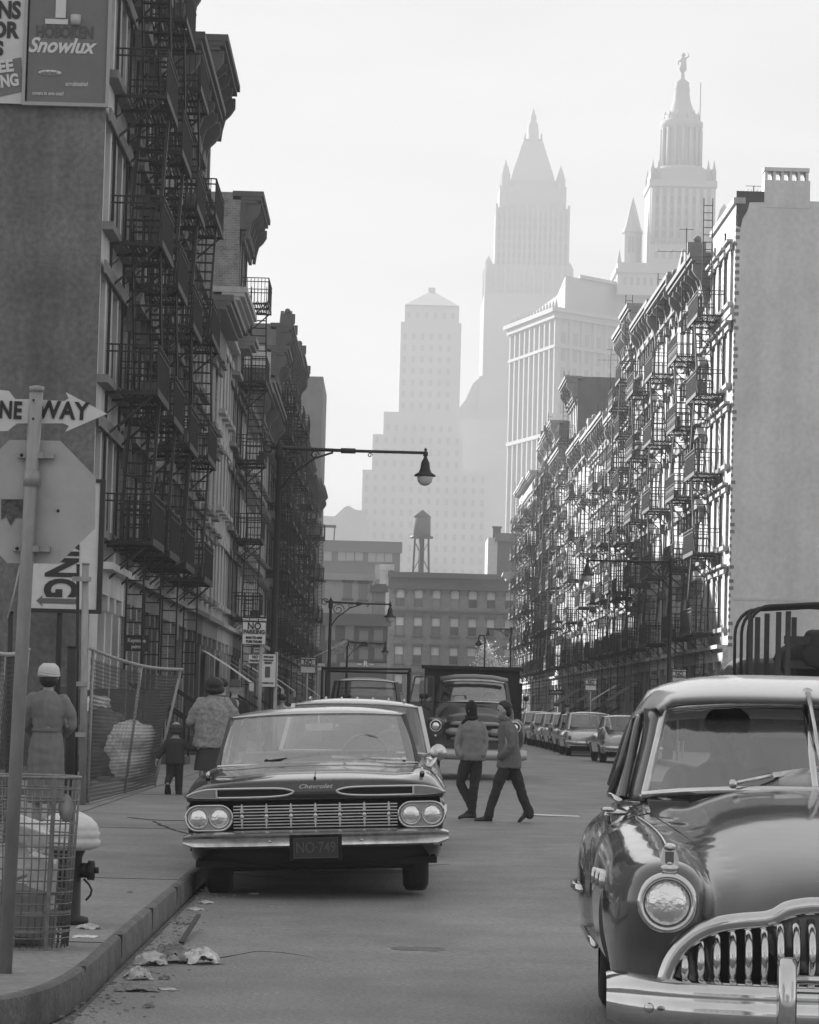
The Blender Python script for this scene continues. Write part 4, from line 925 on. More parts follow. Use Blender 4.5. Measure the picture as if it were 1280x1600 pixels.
# nostril slits with bright surround
for s in (-1, 1):
    mb = MB(); pts = []
    def zc(x): return .822 + .012*(1 - ((x - .55)/.45)**2)
    xs_ = [.16, .20, .3, .45, .62, .74]; up = [(x, .835 + (.006 if x > .2 else -.012)) for x in xs_]; 
    outer = [(.985, .800), (.93, .826), (.84, .846), (.74, .851), (.6, .852), (.4, .852), (.27, .849), (.20, .838), (.165, .822), (.20, .803), (.27, .792), (.4, .786), (.6, .785), (.75, .786), (.88, .789), (.96, .795)]
    q = cr([Vector((s*x, .062 + .03*abs(x)**4, z)) for x, z in outer + outer[:1]], 4); mb.tube(q, .0095, 8, False); mb.build('nostril_trim', m_chrome, P)
    mb = MB(); inner = [(x, z) for x, z in outer[3:14]]; mb.prism([(s*x, z) for x, z in inner], .066, .072, 'y'); mb.build('nostril_opening', m_black, P)
    mb = MB(); inner = [outer[0], outer[1], outer[2], (.76,.848), (.76,.788), (.88,.79), (.95,.795)]; mb.prism([(s*x*.995, z) for x, z in inner], .06, .075, 'y'); mb.build('parking_lamp', mat('lamp_dull', .25, .25, .2), P)
    mb = MB(); mb.box(s*.755 - .007, s*.755 + .007, .052, .066, .788, .85); mb.build('lamp_divider', m_chrome, P)
    # headlight pod
    def stadium(hw, hh, n=10, cx=.815, cz=.634):
        p = [(cx + (hw - hh) + hh*math.cos(a), cz + hh*math.sin(a)) for a in [math.pi/2 - math.pi*k/n for k in range(n+1)]]
        return p + [(cx - (hw - hh) + hh*math.cos(a), cz + hh*math.sin(a)) for a in [3*math.pi/2 - math.pi*k/n for k in range(n+1)]]
    mb = MB(); g = []
    for hw, hh, y in ((.19, .104, .16), (.188, .103, .04), (.182, .098, .02), (.17, .087, .03), (.166, .083, .06)): g.append([Vector((s*x, y, z)) for x, z in stadium(hw, hh)])
    mb.grid(g, True, True); pod = mb.build('headlight_bezel', m_chrome, P)
    mb = MB(); mb.prism([(s*x, z) for x, z in stadium(.167, .084)], .058, .065, 'y'); mb.build('bezel_plate', mat('satin_metal', .45, .35, .8, bump=.1, bscale=30), P)
    for cx in (.735, .895):
        mb = MB(); mb.lathe([(.079, .058), (.08, .035), (.073, .03), (.071, .045)], 28, (s*cx, 0, .634), 'y', cap=False); hl = mb.build('headlight', m_chromew, P)
        mb = MB(); mb.lathe([(.0, .018), (.025, .02), (.05, .028), (.072, .044)], 28, (s*cx, 0, .634), 'y', cap=False); mb.build('lens', m_lens, hl)
    # fender sight ornaments
    mb = MB(); x = s*.83; mb.tube([(x, .30, .93), (x, .26, .955), (x, .36, .975), (x, .75, .975)], [.006, .016, .012, .004], 8); mb.build('fender_ornament', m_chrome, P); mb = MB(); mb.ball((x, .29, .935), .02, 8); mb.build('ornament_base', m_black, P)
# grille
mb = MB()
for k in range(8): z = .552 + k*.0235; mb.bar((-.63, .11, z), (.63, .11, z), .012, .009)
mb.build('grille', m_chrome, P)
for k in range(-3, 4):
    x = k*.188; mb = MB(); mb.prism([(x - .004, .735), (x + .004, .735), (x + .014, .665), (x - .014, .665)], .085, .1, 'y'); mb.ball((x, .09, .64), .021, 10); mb.prism([(x - .01, .62), (x + .01, .62), (x + .004, .545), (x - .004, .545)], .085, .1, 'y'); mb.build('grille_star', m_chrome, P)
# bumper
def bump_(sec, hw, curve, n=24, tip=.5):
    g = []
    for i in range(n+1):
        s = -1 + 2*i/n; x = hw*s; dy = curve*abs(s)**4; sc = 1 - tip*max(0, (abs(s) - .9)/.1)**2
        cz = sum(z for _, z in sec)/len(sec); g.append([Vector((x, y + dy, cz + (z - cz)*sc)) for y, z in sec])
    return g
mb = MB(); g = bump_([(.14,.525),(.03,.532),(-.03,.525),(-.052,.512),(-.05,.497),(-.02,.475),(-.015,.44),(-.02,.415),(.02,.395),(.1,.385)], 1.02, .10); mb.grid(g); o = mb.build('front_bumper', m_chromew, P); sharp(o.data, 28)
for x in (-.35, .35, -.12):
    mb = MB(); mb.ball((x, -.03, .45), .012, 8); mb.build('bumper_bolt', m_chrome, P)
mb = MB(); mb.box(-.17, .17, -.045, -.035, .318, .474); pl = mb.build('number_plate', mat('plate_dark', .03, .5), P)
mb = MB()
for a in ((-.17, .17, .468, .474), (-.17, .17, .318, .324)): mb.box(a[0], a[1], -.05, -.0451, a[2], a[3])
for a in ((-.17, -.164), (.164, .17)): mb.box(a[0], a[1], -.05, -.0451, .3241, .4679)
mb.build('plate_frame', mat('plate_rim', .07, .5), pl)
script_text(pl, 'NO·749', .118, (0, -.047, .395), mat('plate_letters', .085, .5), sx=.78, bold=.0008)
mb = MB(); mb.box(-.2, -.17, -.03, .05, .3, .48); mb.box(.17, .2, -.03, .05, .3, .48); mb.build('plate_bracket', m_under, P)
# emblem: flying V over script
mb = MB(); mb.prism([(-.145, .905), (0, .885), (.145, .905), (.02, .878), (0, .873), (-.02, .878)], .10, .112, 'y'); mb.build('emblem', m_chrome, P)
o = script_text(P, 'Chevrolet', .046, (0, .075, .86), m_chrome, sx=1.35, bold=.0006, shear=.35, space=1.02)
mb = MB(); mb.tube([(0, .12, .925), (0, .7, .99), (0, 1.4, 1.015)], .004, 5); mb.ball((0, .13, .925), .012, 8); mb.build('hood_line', m_chevp, P)
fb_, ft_, rb_, rt_ = greenhouse(P, m_chevr, (1.005, 1.0), .84, .735, (1.78, 2.28), (2.42, 2.58), (3.85, 3.75), (4.35, 4.0), 1.43, .055, pil=(3.0,), gf=m_glassf, crown=.035, tr=.011, post=.022, mpil=m_chevp)
interior(P, 0, 1.95, 2.75, 1.0, 1.08, .72, m_seatl, .40, 1.05)
mb = MB(); mb.box(-.1, .13, 2.36, 2.38, 1.27, 1.33); mb.bar((.01, 2.38, 1.33), (.01, 2.42, 1.41), .01); mb.build('rear_view_mirror', m_chromew, P)
for a, b in (((-.42, 1.86, 1.025), (.02, 1.98, 1.075)), ((.72, 1.92, 1.02), (.12, 1.92, 1.055))):
    mb = MB(); a, b = Vector(a), Vector(b); mid = a.lerp(b, .45) + Vector((0, -.02, .0)); mb.tube([a, mid], .011, 6); mb.bar(mid, b, .012, .02); mb.ball(a, .022, 8); mb.build('wiper', m_chromew if a.x > 0 else m_black, P)
mb = MB(); mb.box(-.7, .7, 1.70, 1.74, 1.012, 1.026)
for k in range(60): mb.box(-.7 + k*.0235, -.69 + k*.0235, 1.675, 1.70, 1.01, 1.024)
mb.build('cowl_vent', m_chromew, P)
mb = MB(); mb.lathe([(0,-.02),(.05,-.012),(.068,.0),(.07,.02),(.06,.03)], 20, (1.0, 1.72, 1.075), 'y'); wm = mb.build('wing_mirror', m_chromew, P)
mb = MB(); mb.tube([(.99, 1.72, 1.04), (.93, 1.72, .97), (.92, 1.72, .95)], [.014,.02,.03], 8); mb.build('mirror_arm', m_chromew, wm)
for s in (-1, 1):
    wheel(P, s*.775, .88, .345, .2); wheel(P, s*.76, 4.15, .345, .2)
    mb = MB(); mb.box(s*.60, s*.62, .45, 1.3, .25, .8); mb.box(s*.6, s*.97, 1.26, 1.3, .25, .8); mb.box(s*.6, s*.95, 3.75, 4.6, .72, .76); mb.build('wheel_well', m_under, P)
    mb = MB(); mb.bar((s*.997, .35, .70), (s*.995, 4.8, .74), .012, .03); mb.build('side_moulding', m_chrome, P)
# ================================================================== big rounded car, foreground right
F = at(1343, 1450, 11.2)
P = thing('sedan', 'big rounded grey sedan with toothed chrome grille, close at the right edge', 'car', (F.x, 11.2, 0), R(-2.9))
def cut_fuse(mb, name, m, parent, voxel, smooth, cutters):
    o = mb.build(name, m, None); md = o.modifiers.new('r', 'REMESH'); md.mode = 'VOXEL'; md.voxel_size = voxel; md.use_smooth_shade = True
    sm = o.modifiers.new('s', 'SMOOTH'); sm.factor = .5; sm.iterations = smooth
    cs = []
    for cmb in cutters:
        c = cmb.build('cutter', m, None); cs.append(c); b = o.modifiers.new('b', 'BOOLEAN'); b.operation = 'DIFFERENCE'; b.object = c; b.solver = 'FAST'
    dg = bpy.context.evaluated_depsgraph_get(); me = bpy.data.meshes.new_from_object(o.evaluated_get(dg)); o.modifiers.clear(); o.data = me; me.name = name
    for c in cs: bpy.data.objects.remove(c)
    if not me.materials: me.materials.append(m)
    for p in me.polygons: p.use_smooth = True
    o.parent = parent; return o
mb = MB()
# hood and cowl (y, cx, cz, rx, rz)
vol(mb, [(.05, 0, .66, .30, .14), (.12, 0, .66, .42, .20), (.3, 0, .66, .52, .27), (.6, 0, .68, .60, .325), (1.0, 0, .70, .67, .385), (1.5, 0, .71, .73, .44), (1.95, 0, .71, .78, .475), (2.25, 0, .7, .8, .46)], 2.5, 40)
# core of the body
vol(mb, [(.12, 0, .56, .70, .12), (.2, 0, .56, .80, .2), (.5, 0, .60, .84, .26), (1.2, 0, .64, .87, .34), (1.9, 0, .68, .91, .41), (2.4, 0, .70, .945, .43), (3.3, 0, .70, .95, .43), (4.0, 0, .70, .9, .42), (4.6, 0, .68, .8, .38), (5.0, 0, .64, .72, .3), (5.15, 0, .6, .6, .2)], 4.5, 40)
for s in (-1, 1):
    vol(mb, [(-.02, s*.727, .775, .10, .10), (.0, s*.727, .77, .135, .14), (.08, s*.73, .75, .17, .185), (.25, s*.735, .70, .20, .25), (.6, s*.745, .69, .215, .29), (1.0, s*.76, .69, .20, .32), (1.5, s*.79, .70, .175, .33), (2.0, s*.83, .69, .14, .32), (2.6, s*.86, .66, .10, .28)], 2.5, 28)
    vol(mb, [(.04, s*.66, .52, .12, .08), (.12, s*.68, .54, .18, .14), (.3, s*.72, .54, .2, .2), (.5, s*.75, .55, .18, .2)], 3.5, 20)
    vol(mb, [(2.9, s*.88, .62, .05, .2), (3.2, s*.87, .64, .12, .28), (3.6, s*.865, .64, .145, .34), (4.0, s*.86, .62, .15, .35), (4.5, s*.83, .58, .14, .31), (4.95, s*.78, .54, .12, .22), (5.15, s*.74, .52, .08, .14)], 2.4, 24)
for s in (-1, 1):
    vol(mb, [(.10, s*.50, .58, .18, .13), (.3, s*.54, .62, .2, .235), (.8, s*.58, .68, .2, .285), (1.5, s*.68, .70, .2, .335), (2.0, s*.75, .7, .2, .36)], 2.4, 24)
cut = []
for y, r_ in ((.82, .40), (3.88, .37)):
    for s in (-1, 1):
        c = MB(); c.lathe([(r_, s*.62), (r_, s*1.2)], 40, (0, y, .36 if y < 1 else .34), 'x'); cut.append(c)
    
body = cut_fuse(mb, 'body', m_buickp, P, .02, 46, cut)
# headlights
for s in (-1, 1):
    c = (s*.727, 0, .775)
    mb = MB(); mb.lathe([(.116, .07), (.117, -.005), (.111, -.028), (.100, -.034), (.092, -.028), (.088, -.01)], 40, c, 'y', cap=False); b_ = mb.build('headlight_bezel', m_chrome, P)
    mb = MB(); mb.lathe([(0, -.046), (.03, -.044), (.056, -.036), (.08, -.02), (.089, -.008)], 36, c, 'y', cap=False); mb.build('headlight', m_lens, b_)
    mb = MB(); mb.tube(cr([Vector((s*.72, -.01, .915)), Vector((s*.722, .06, .95)), Vector((s*.735, .3, 1.0)), Vector((s*.76, .7, 1.03)), Vector((s*.80, 1.3, 1.05))], 5), [.012]+[.013]*4+[.01]*16, 8); mb.build('fender_strip', m_chrome, P)
    mb = MB(); mb.prism([(s*.69, .905), (s*.75, .905), (s*.755, .94), (s*.745, .985), (s*.70, .985), (s*.685, .94)], -.0, .05, 'y'); mb.ball((s*.72, -.01, .905), .028, 10, (.036, .02, .02)); mb.ball((s*.72, .02, .985), .02, 10, (.028, .05, .016)); o = mb.build('fender_badge', m_chrome, P, auto=30)
    mb = MB(); mb.prism([(s*.705, .925), (s*.738, .925), (s*.738, .968), (s*.705, .968)], -.006, -.0, 'y'); mb.build('badge_lens', mat('badge_grey', .12, .3), P)
    for k in range(3):
        mb = MB(); y = .95 + k*.17; xo = s*(.955 + k*.012); mb.lathe([(.03, s*-.03), (.036, s*.004), (.026, s*.014), (.018, s*.006)], 16, (xo - s*.0, y, .80), 'x', cap=False); mb.build('porthole', m_chrome, P)
    mb = MB(); mb.box(s*.60, s*.63, .35, 1.3, .25, .85); mb.box(s*.6, s*.9, 1.24, 1.27, .25, .8); mb.box(s*.58, s*.62, 3.4, 4.4, .25, .8); mb.build('wheel_well', m_under, P)
    wheel(P, s*.77, .82, .37, .19); wheel(P, s*.79, 3.88, .37, .19)
    mb = MB(); mb.tube([(s*.965, 1.35, .5), (s*.975, 2.2, .47), (s*.985, 3.3, .44)], .014, 6); mb.build('side_moulding', m_chrome, P)
    # bright band around the rear fender
    q = [Vector((s*(.865 + .152*math.cos(a)), 3.62 - .0*a, .62 + .36*math.sin(a))) for a in [-1.15 + 2.2*k/12 for k in range(13)]]
    mb = MB(); mb.tube([(s*.99, 3.3, .62), (s*1.022, 3.5, .62), (s*1.025, 3.9, .615), (s*.99, 4.5, .6)], .02, 8); mb.build('rear_fender_band', m_chrome, P)
    mb = MB(); mb.ball((s*.86, 2.0, 1.045), .03, 8, (.05,.05,.014)); mb.ball((s*.905, 1.98, 1.058), .02, 8, (.035,.03,.012)); mb.tube([(s*.90, 2.05, 1.0), (s*.91, 2.0, 1.04)], .014, 6); mb.build('door_handle', m_chrome, P)
# chrome lip round the grille and its teeth
lip = [(.0, .785), (.153, .780), (.20, .778), (.274, .762), (.32, .735), (.36, .722), (.444, .713), (.53, .697), (.60, .668), (.66, .62), (.70, .565), (.725, .50), (.725, .47)]
def ydep(x): return .0 + .10*abs(x)**3 - .03
q = cr([Vector((-x, ydep(x), z)) for x, z in lip[::-1]] + [Vector((x, ydep(x), z)) for x, z in lip[1:]], 4)
mb = MB(); mb.tube(q, [(.034, .027)]*len(q), 12, False); o = mb.build('grille_surround', m_chrome, P)
mb = MB(); poly = [(x, z) for x, z in lip] + [(.6, .45), (0, .44)] ; poly = poly + [(-x, z) for x, z in poly[::-1] if x > 0]
mb.prism(poly, .075, .09, 'y'); mb.build('grille_opening', m_black, P)
mb = MB(); rows = [[(x, ydep(x) + a, .48 - .02*b) for x in (-.74,-.5,-.25,0,.25,.5,.74)] for a, b in ((.10, .2), (.0, 0), (-.02, 1), (.08, 2))]; mb.grid(surf(rows, 3, 2)); mb.build('grille_sill', m_chrome, P)
def lipz(x):
    x = abs(x)
    for (a, za), (b, zb) in zip(lip, lip[1:]):
        if a <= x <= b and b > a: return za + (zb - za)*(x - a)/(b - a)
    return .5
for k in range(-11, 12):
    x = k*.0595; zt = min(lipz(x) - .035, .715 if abs(x) < .3 else 9); zb = .475
    mb = MB(); q = [(x, ydep(x) + .07 - .085*math.sin(math.pi*t)**.6, zb + (zt - zb)*t) for t in [i/10 for i in range(11)]]
    mb.tube(q, [(.019*(.55 + .45*math.sin(math.pi*max(.08, min(.92, i/10)))**.5), .017) for i in range(11)], 10); mb.build('grille_tooth', m_chrome, P)
mb = MB(); g = bump_([(.10,.50),(.0,.505),(-.10,.497),(-.145,.475),(-.16,.445),(-.15,.42),(-.165,.40),(-.17,.36),(-.15,.315),(-.08,.285),(.02,.28)], .945, .30, 36, .25); mb.grid(g); o = mb.build('front_bumper', m_chrome, P); md = o.modifiers.new('t', 'SUBSURF'); md.levels = md.render_levels = 1
for s in (-1, 1):
    mb = MB(); q = [(-.10,.30),(-.22,.30),(-.245,.40),(-.235,.50),(-.21,.57),(-.16,.60),(-.10,.585),(-.08,.5)]
    mb.prism(q, s*.285 - .035, s*.285 + .035, 'x'); o = mb.build('bumper_guard', m_chrome, P); md = o.modifiers.new('bv', 'BEVEL'); md.width = .02; md.segments = 3
    for p in o.data.polygons: p.use_smooth = True
    mb = MB(); mb.ball((s*.79, -.075, .385), .02, 10); mb.build('bumper_bolt', m_chrome, P)
mb = MB(); mb.tube([(-.28, -.17, .515), (0, -.175, .515), (.28, -.17, .515)], .016, 8); mb.build('guard_bar', m_chrome, P)
mb = MB(); mb.box(-.16, .16, -.19, -.185, .33, .48); mb.build('number_plate', mat('plate_dark', .05, .45), P)
# hood ridge, hood seam, ornament
mb = MB(); mb.tube([(0, .10, .86), (0, .3, .935), (0, .8, 1.055), (0, 1.4, 1.145), (0, 2.0, 1.19)], [.006,.007,.007,.006,.004], 8); mb.tube([(0, -.02, .9), (0, .1, .915), (0, .25, .94)], [.012,.03,.008], 8); mb.build('hood_ornament', m_chrome, P)
fb_, ft_, rb_, rt_ = greenhouse(P, m_seatl, (1.17, 1.04), .735, .64, (1.82, 2.30), (2.38, 2.52), (3.9, 3.8), (4.5, 4.15), 1.575, .09, pil=(2.45, 3.35), gf=glassmat('windshield_glass2', .96, .015, .2), crown=.05, tr=.019, post=.02, mpil=m_buickp, zdb=.05)
# thick rounded roof skin over the glass, and the broad front pillars
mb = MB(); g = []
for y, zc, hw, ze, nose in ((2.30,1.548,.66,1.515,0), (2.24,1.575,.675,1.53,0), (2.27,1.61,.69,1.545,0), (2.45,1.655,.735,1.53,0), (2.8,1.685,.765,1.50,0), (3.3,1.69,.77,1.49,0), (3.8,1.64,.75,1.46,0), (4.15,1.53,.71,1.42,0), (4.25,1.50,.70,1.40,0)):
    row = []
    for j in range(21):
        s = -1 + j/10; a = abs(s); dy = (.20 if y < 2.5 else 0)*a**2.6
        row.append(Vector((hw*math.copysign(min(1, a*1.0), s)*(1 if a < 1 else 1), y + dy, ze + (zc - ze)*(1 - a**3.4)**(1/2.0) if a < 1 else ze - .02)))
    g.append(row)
mb.grid(surf(g, 1, 4)); rf = mb.build('roof_skin', mat('roof_sky_sheen', .78, .25, .1, coat=1), P); md = rf.modifiers.new('t', 'SOLIDIFY'); md.thickness = .02; md.offset = -1  # pale colour stands for sky reflected in the grey roof
for s in (-1, 1):
    a = fb_[-1 if s > 0 else 0] + Vector((s*.0, 0, -.03)); b = ft_[-1 if s > 0 else 0] + Vector((s*.01, -.0, .0)); mb = MB(); g = []
    for i in range(9):
        t = i/8; c = a.lerp(b, t); wd_ = .075 - .03*t + .03*t**5; g.append([c + Vector((s*-.004, -.012, 0)), c + Vector((s*wd_*.5, .015, 0)), c + Vector((s*wd_, .10, 0)), c + Vector((s*(wd_+.004), .16, 0))])
    mb.grid(g); o = mb.build('pillar_cover', m_buickp, P); md = o.modifiers.new('t', 'SOLIDIFY'); md.thickness = .012; md.offset = 0
    # side window frame arch, bright lower sill
    mb = MB(); q = cr([Vector((s*.83, 2.38, 1.10)), Vector((s*.765, 2.62, 1.42)), Vector((s*.745, 2.8, 1.475)), Vector((s*.745, 3.3, 1.48)), Vector((s*.765, 3.9, 1.40)), Vector((s*.84, 4.15, 1.12))], 5); mb.tube(q, .02, 8, False); mb.build('window_arch', m_buickp, P)
    mb = MB(); mb.tube([(s*.845, 2.28, 1.09), (s*.87, 3.2, 1.09), (s*.85, 4.1, 1.08)], .014, 6); mb.build('window_sill', m_chrome, P)
    mb = MB(); mb.tube([(s*.80, 2.62, 1.1), (s*.74, 2.75, 1.44)], .012, 6); mb.build('vent_post', m_chrome, P); mb = MB(); mb.tube([(s*.86, 3.35, 1.08), (s*.75, 3.38, 1.46)], .022, 6); mb.build('window_post', m_buickp, P)
interior(P, 0, 2.02, 2.95, 1.12, 1.14, .72, mat('seat_dark', .05, .9), .35, 1.18)
for a, b in (((-.36, 1.86, 1.19), (.06, 2.02, 1.27)),):
    mb = MB(); a, b = Vector(a), Vector(b); mid = a.lerp(b, .42) + Vector((0, -.03, .01)); mb.tube([a, mid], .010, 6); mb.bar(mid, b, .012, .022); mb.ball(a, .022, 8); mb.build('wiper', m_chromew, P)
mb = MB(); mb.lathe([(.0, -.03), (.028, -.02), (.03, .02), (.0, .03)], 12, (0, 2.30, 1.60), 'y'); mb.tube([(0, 2.26, 1.60), (.02, 2.12, 1.45), (.045, 1.95, 1.20)], [.016, .01, .007], 8); mb.build('antenna', m_chromew, P)
mb = MB(); mb.tube([(0, 1.83, 1.18), (0, 2.14, 1.40), (0, 2.38, 1.565)], .016, 8); mb.build('windshield_divider', m_chrome, P)
mb = MB(); mb.ball((.02, 2.0, 1.2), .08, 10, (.17, .09, .05)); mb.ball((.1, 2.02, 1.21), .05, 8, (.09, .06, .05)); cl = mb.build('rag', mat('rag_cloth', .5, .9, bump=.5, bscale=20), None, loc=P.location); cl.rotation_euler = P.rotation_euler; tag(cl, 'crumpled pale cloth lying on the dashboard of the rounded grey sedan', 'cloth')
# hood seam line: thin dark groove along the fender/hood junction
def on_body(x, y, off=.003):
    return x, y
bpy.context.view_layer.update()
from mathutils.bvhtree import BVHTree
bvh = BVHTree.FromPolygons([v.co for v in body.data.vertices], [p.vertices for p in body.data.polygons])
def seam(pts, r_=.0035, name='hood_seam', m=m_black, lift=0., sink=None):
    out = []
    for p in cr([Vector(q) for q in pts], 8):
        h = bvh.ray_cast(Vector((p.x, p.y, 2.0)), Vector((0, 0, -1)))
        if h[0]: out.append(h[0] + Vector((0, 0, lift)))
    for _ in range(14): out = [out[0]] + [(out[i-1] + out[i]*2 + out[i+1])/4 for i in range(1, len(out) - 1)] + [out[-1]]
    if len(out) > 2: mb = MB(); mb.tube(out, r_, 6, False); return mb.build(name, m, P)
for s in (-1, 1):
    seam([(s*.40, .06, 0), (s*.43, .14, 0), (s*.50, .35, 0), (s*.58, .8, 0), (s*.66, 1.3, 0), (s*.74, 1.9, 0)])
    seam([(s*.86, 1.78, 0), (s*.78, 1.80, 0), (s*.72, 1.84, 0)])
# ================================================================== generic parked cars
m_cars = [mat('car_paint_skygloss_%d' % i, c, .25, .1, coat=.9, var=.06, scale=3) for i, c in enumerate((.42, .14, .5, .06, .62, .2, .55, .1))]  # paints raised towards white to include the gloss of the sky
m_tail = mat('tail_lamp', .06, .15, coat=1)
def sedan(label, Xc, Yr, heading, paint, roofp, L=5.0, hwid=.93, belt=.92, top=1.46, fins=0, round_=0, group=None, detail=True, name='parked_car', bikes=False):
    """front at local y=0; heading 0 faces the camera"""
    P = thing(name, label, 'car', (Xc, Yr, .02), heading, group)
    rb = .10 if round_ else .03
    def sec(y, zt, w=1.0, zb=.28, arch=0):
        W = hwid*w
        return (y, [(0, zt), (W*.4, zt - .005), (W*.72, zt - .03 - rb*.4), (W*.9, zt - .06 - rb), (W*.99, zt - .17 - rb), (W, .62), (W*.985, .5 + arch*.08), (W*.95, zb + .06 + arch*.32), (W*.88, zb + arch*.36)])
    def tail(y, zt, zf, w=1.0, arch=0):
        W = hwid*w
        return (y, [(0, zt), (W*.4, zt - .005), (W*.72, zt - .02), (W*.88, zf), (W*.97, zf - .02), (W, .62), (W*.985, .5 + arch*.08), (W*.95, .34 + arch*.32), (W*.88, .28 + arch*.36)])
    zf = belt + (.12 if fins else -.07)
    st = [(.06, [(0,.78),(hwid*.4,.78),(hwid*.7,.76),(hwid*.88,.72),(hwid*.93,.66),(hwid*.93,.58),(hwid*.93,.5),(hwid*.9,.42),(hwid*.84,.36)]), sec(.16, .84, .97), sec(.45, .9), sec(.5, .905, 1, .28, .75), sec(.85, .93, 1, .28, 1), sec(1.2, .95, 1, .28, .75), sec(1.26, .955), sec(1.6, .97), sec(2.4, belt + .03), sec(3.3, belt + .02), tail(3.5, belt, zf - .03), tail(3.55, belt, zf - .03, 1, .7), tail(3.9, belt, zf, 1, .95), tail(4.25, belt - .02, zf, 1, .7), tail(4.3, belt - .02, zf), tail(L - .35, belt - .06, zf + .02), tail(L - .08, belt - .14, zf - .02, .98),
          (L, [(0,.62),(hwid*.4,.62),(hwid*.7,.62),(hwid*.86,.68),(hwid*.93,.66),(hwid*.95,.58),(hwid*.95,.5),(hwid*.92,.42),(hwid*.85,.36)])]
    mb = MB(); shell(mb, st, 2, 2); n0 = len(mb.v)
    for sct in (st[0], st[-1]):
        pts = [(-x, sct[0], z) for x, z in reversed(sct[1])] + [(x, sct[0], z) for x, z in sct[1][1:]]
        mb.add(pts, [tuple(range(len(pts)))])
    mb.build('body', paint, P)
    greenhouse(P, roofp, (belt + .035, belt + .01), hwid*.84, hwid*.72, (1.65, 2.05), (2.25, 2.4), (3.35 if not round_ else 3.3, 3.3), (3.9, 3.6), top - .04, .05, pil=(2.75,), crown=.04, tr=.012, post=.03, mpil=paint)
    interior(P, 0, 1.8, 2.5, belt + .02, belt + .1, hwid*.75)
    def bp(y0, sgn, nm):
        mb = MB(); g = []
        for i in range(17):
            s = -1 + i/8; g.append([Vector((hwid*1.01*s, y0 + sgn*(-dy) + (-sgn)*-.0 + sgn*(-.0) + (abs(s)**4)*.1*sgn, z)) for dy, z in ((-.06, .53), (.03, .54), (.06, .5), (.06, .44), (.03, .40), (-.06, .39))])
        mb.grid(g); mb.build(nm, m_chromew, P)
    bp(.0, 1, 'front_bumper'); bp(L + .02, -1, 'rear_bumper')
    for s in (-1, 1):
        wheel(P, s*(hwid - .16), .85, .34, .19); wheel(P, s*(hwid - .16), 3.9, .34, .19)
        mb = MB(); mb.lathe([(.0, -.05), (.08, -.04), (.1, -.01), (.105, .04)], 16, (s*hwid*.78, .07, .68), 'y'); mb.build('headlight', m_lens, P)
        mb = MB()
        if fins: mb.ball((s*hwid*.92, L - .03, .80), .05, 10, (.05, .05, .12)); mb.ball((s*hwid*.92, L - .0, .64), .05, 10, (.045, .04, .055))
        else: mb.ball((s*hwid*.86, L - .01, .64), .06, 10, (.06, .05, .08))
        mb.build('tail_lamp', m_tail, P)
        if fins:
            mb = MB(); mb.prism([(L - .05, .70), (L - .02, .98), (L - .5, .99), (L - 1.3, .93), (L - 1.3, .88), (L - .3, .8)], s*hwid*.86, s*hwid*.97, 'x'); mb.build('fin', paint, P, auto=40)
        mb = MB(); mb.box(s*hwid*.995, s*hwid*1.01, .6, L - .5, .68, .70); mb.build('side_moulding', m_chrome, P)
    mb = MB(); mb.box(-.68, .68, .05, .09, .46, .66); mb.build('grille', m_chromew, P)
    mb = MB(); mb.box(-.16, .16, L + .01, L + .03, .56, .68); mb.build('number_plate', mat('plate_pale', .3, .5), P)
    mb = MB(); mb.box(-hwid*.7, hwid*.7, .4, L - .3, .2, .27); mb.build('floor_pan', m_under, P)
    if round_:
        for sx_ in (-.22, .22): mb = MB(); mb.box(sx_ - .03, sx_ + .03, L + .06, L + .12, .38, .66); mb.build('bumper_guard', m_chrome, P)
        mb = MB(); q = [Vector((.62*math.cos(a), L + .12, .42 + .28*math.sin(a))) for a in [math.pi*k/16 for k in range(17)]]; mb.tube(q, .013, 6, False); mb.build('trunk_rail', m_chromew, P)
    return P
GR = 'cars parked along the right kerb'
fa = R(180)
XPK = 6.45 + .93
rows_ = [('pale two-tone sedan with tall round tail lamps, nearest in the right parked row', 89.4, 0, 4, 1.48, 1, 0, XPK + .05),
 ('light rounded older sedan with an arched rear bumper rail, behind the two-tone car', 101.8, 4, 4, 1.56, 0, 1, XPK - .12),
 ('dark-bodied sedan with pale roof, third in the right parked row', 109.6, 5, 4, 1.5, 0, 0, XPK + .0),
 ('white-roofed sedan, fourth in the right parked row', 116.6, 2, 4, 1.5, 1, 0, XPK + .05),
 ('pale sedan with bright rear glass, fifth in the right parked row', 123.2, 6, 4, 1.52, 0, 1, XPK),
 ('light sedan, sixth in the right parked row', 129.8, 4, 4, 1.5, 1, 0, XPK + .05),
 ('white sedan, seventh in the right parked row', 136.4, 6, 4, 1.55, 0, 1, XPK),
 ('grey sedan, eighth in the right parked row', 143.0, 0, 6, 1.5, 0, 0, XPK + .05),
 ('pale sedan, ninth in the right parked row', 150.0, 4, 4, 1.5, 0, 0, XPK), ('small dark sedan, last visible in the right parked row', 157.0, 1, 4, 1.5, 0, 1, XPK)]
for lab, y, pc, rc, tp, fn, rd, xx in rows_:
    sedan(lab, xx + rnd.uniform(-.1, .08), y + 5.0 + rnd.uniform(-.35, .35), fa + R(rnd.uniform(-2, 2)), m_cars[pc], m_cars[rc], 5.0, .93, .92, tp, fn, rd, GR)
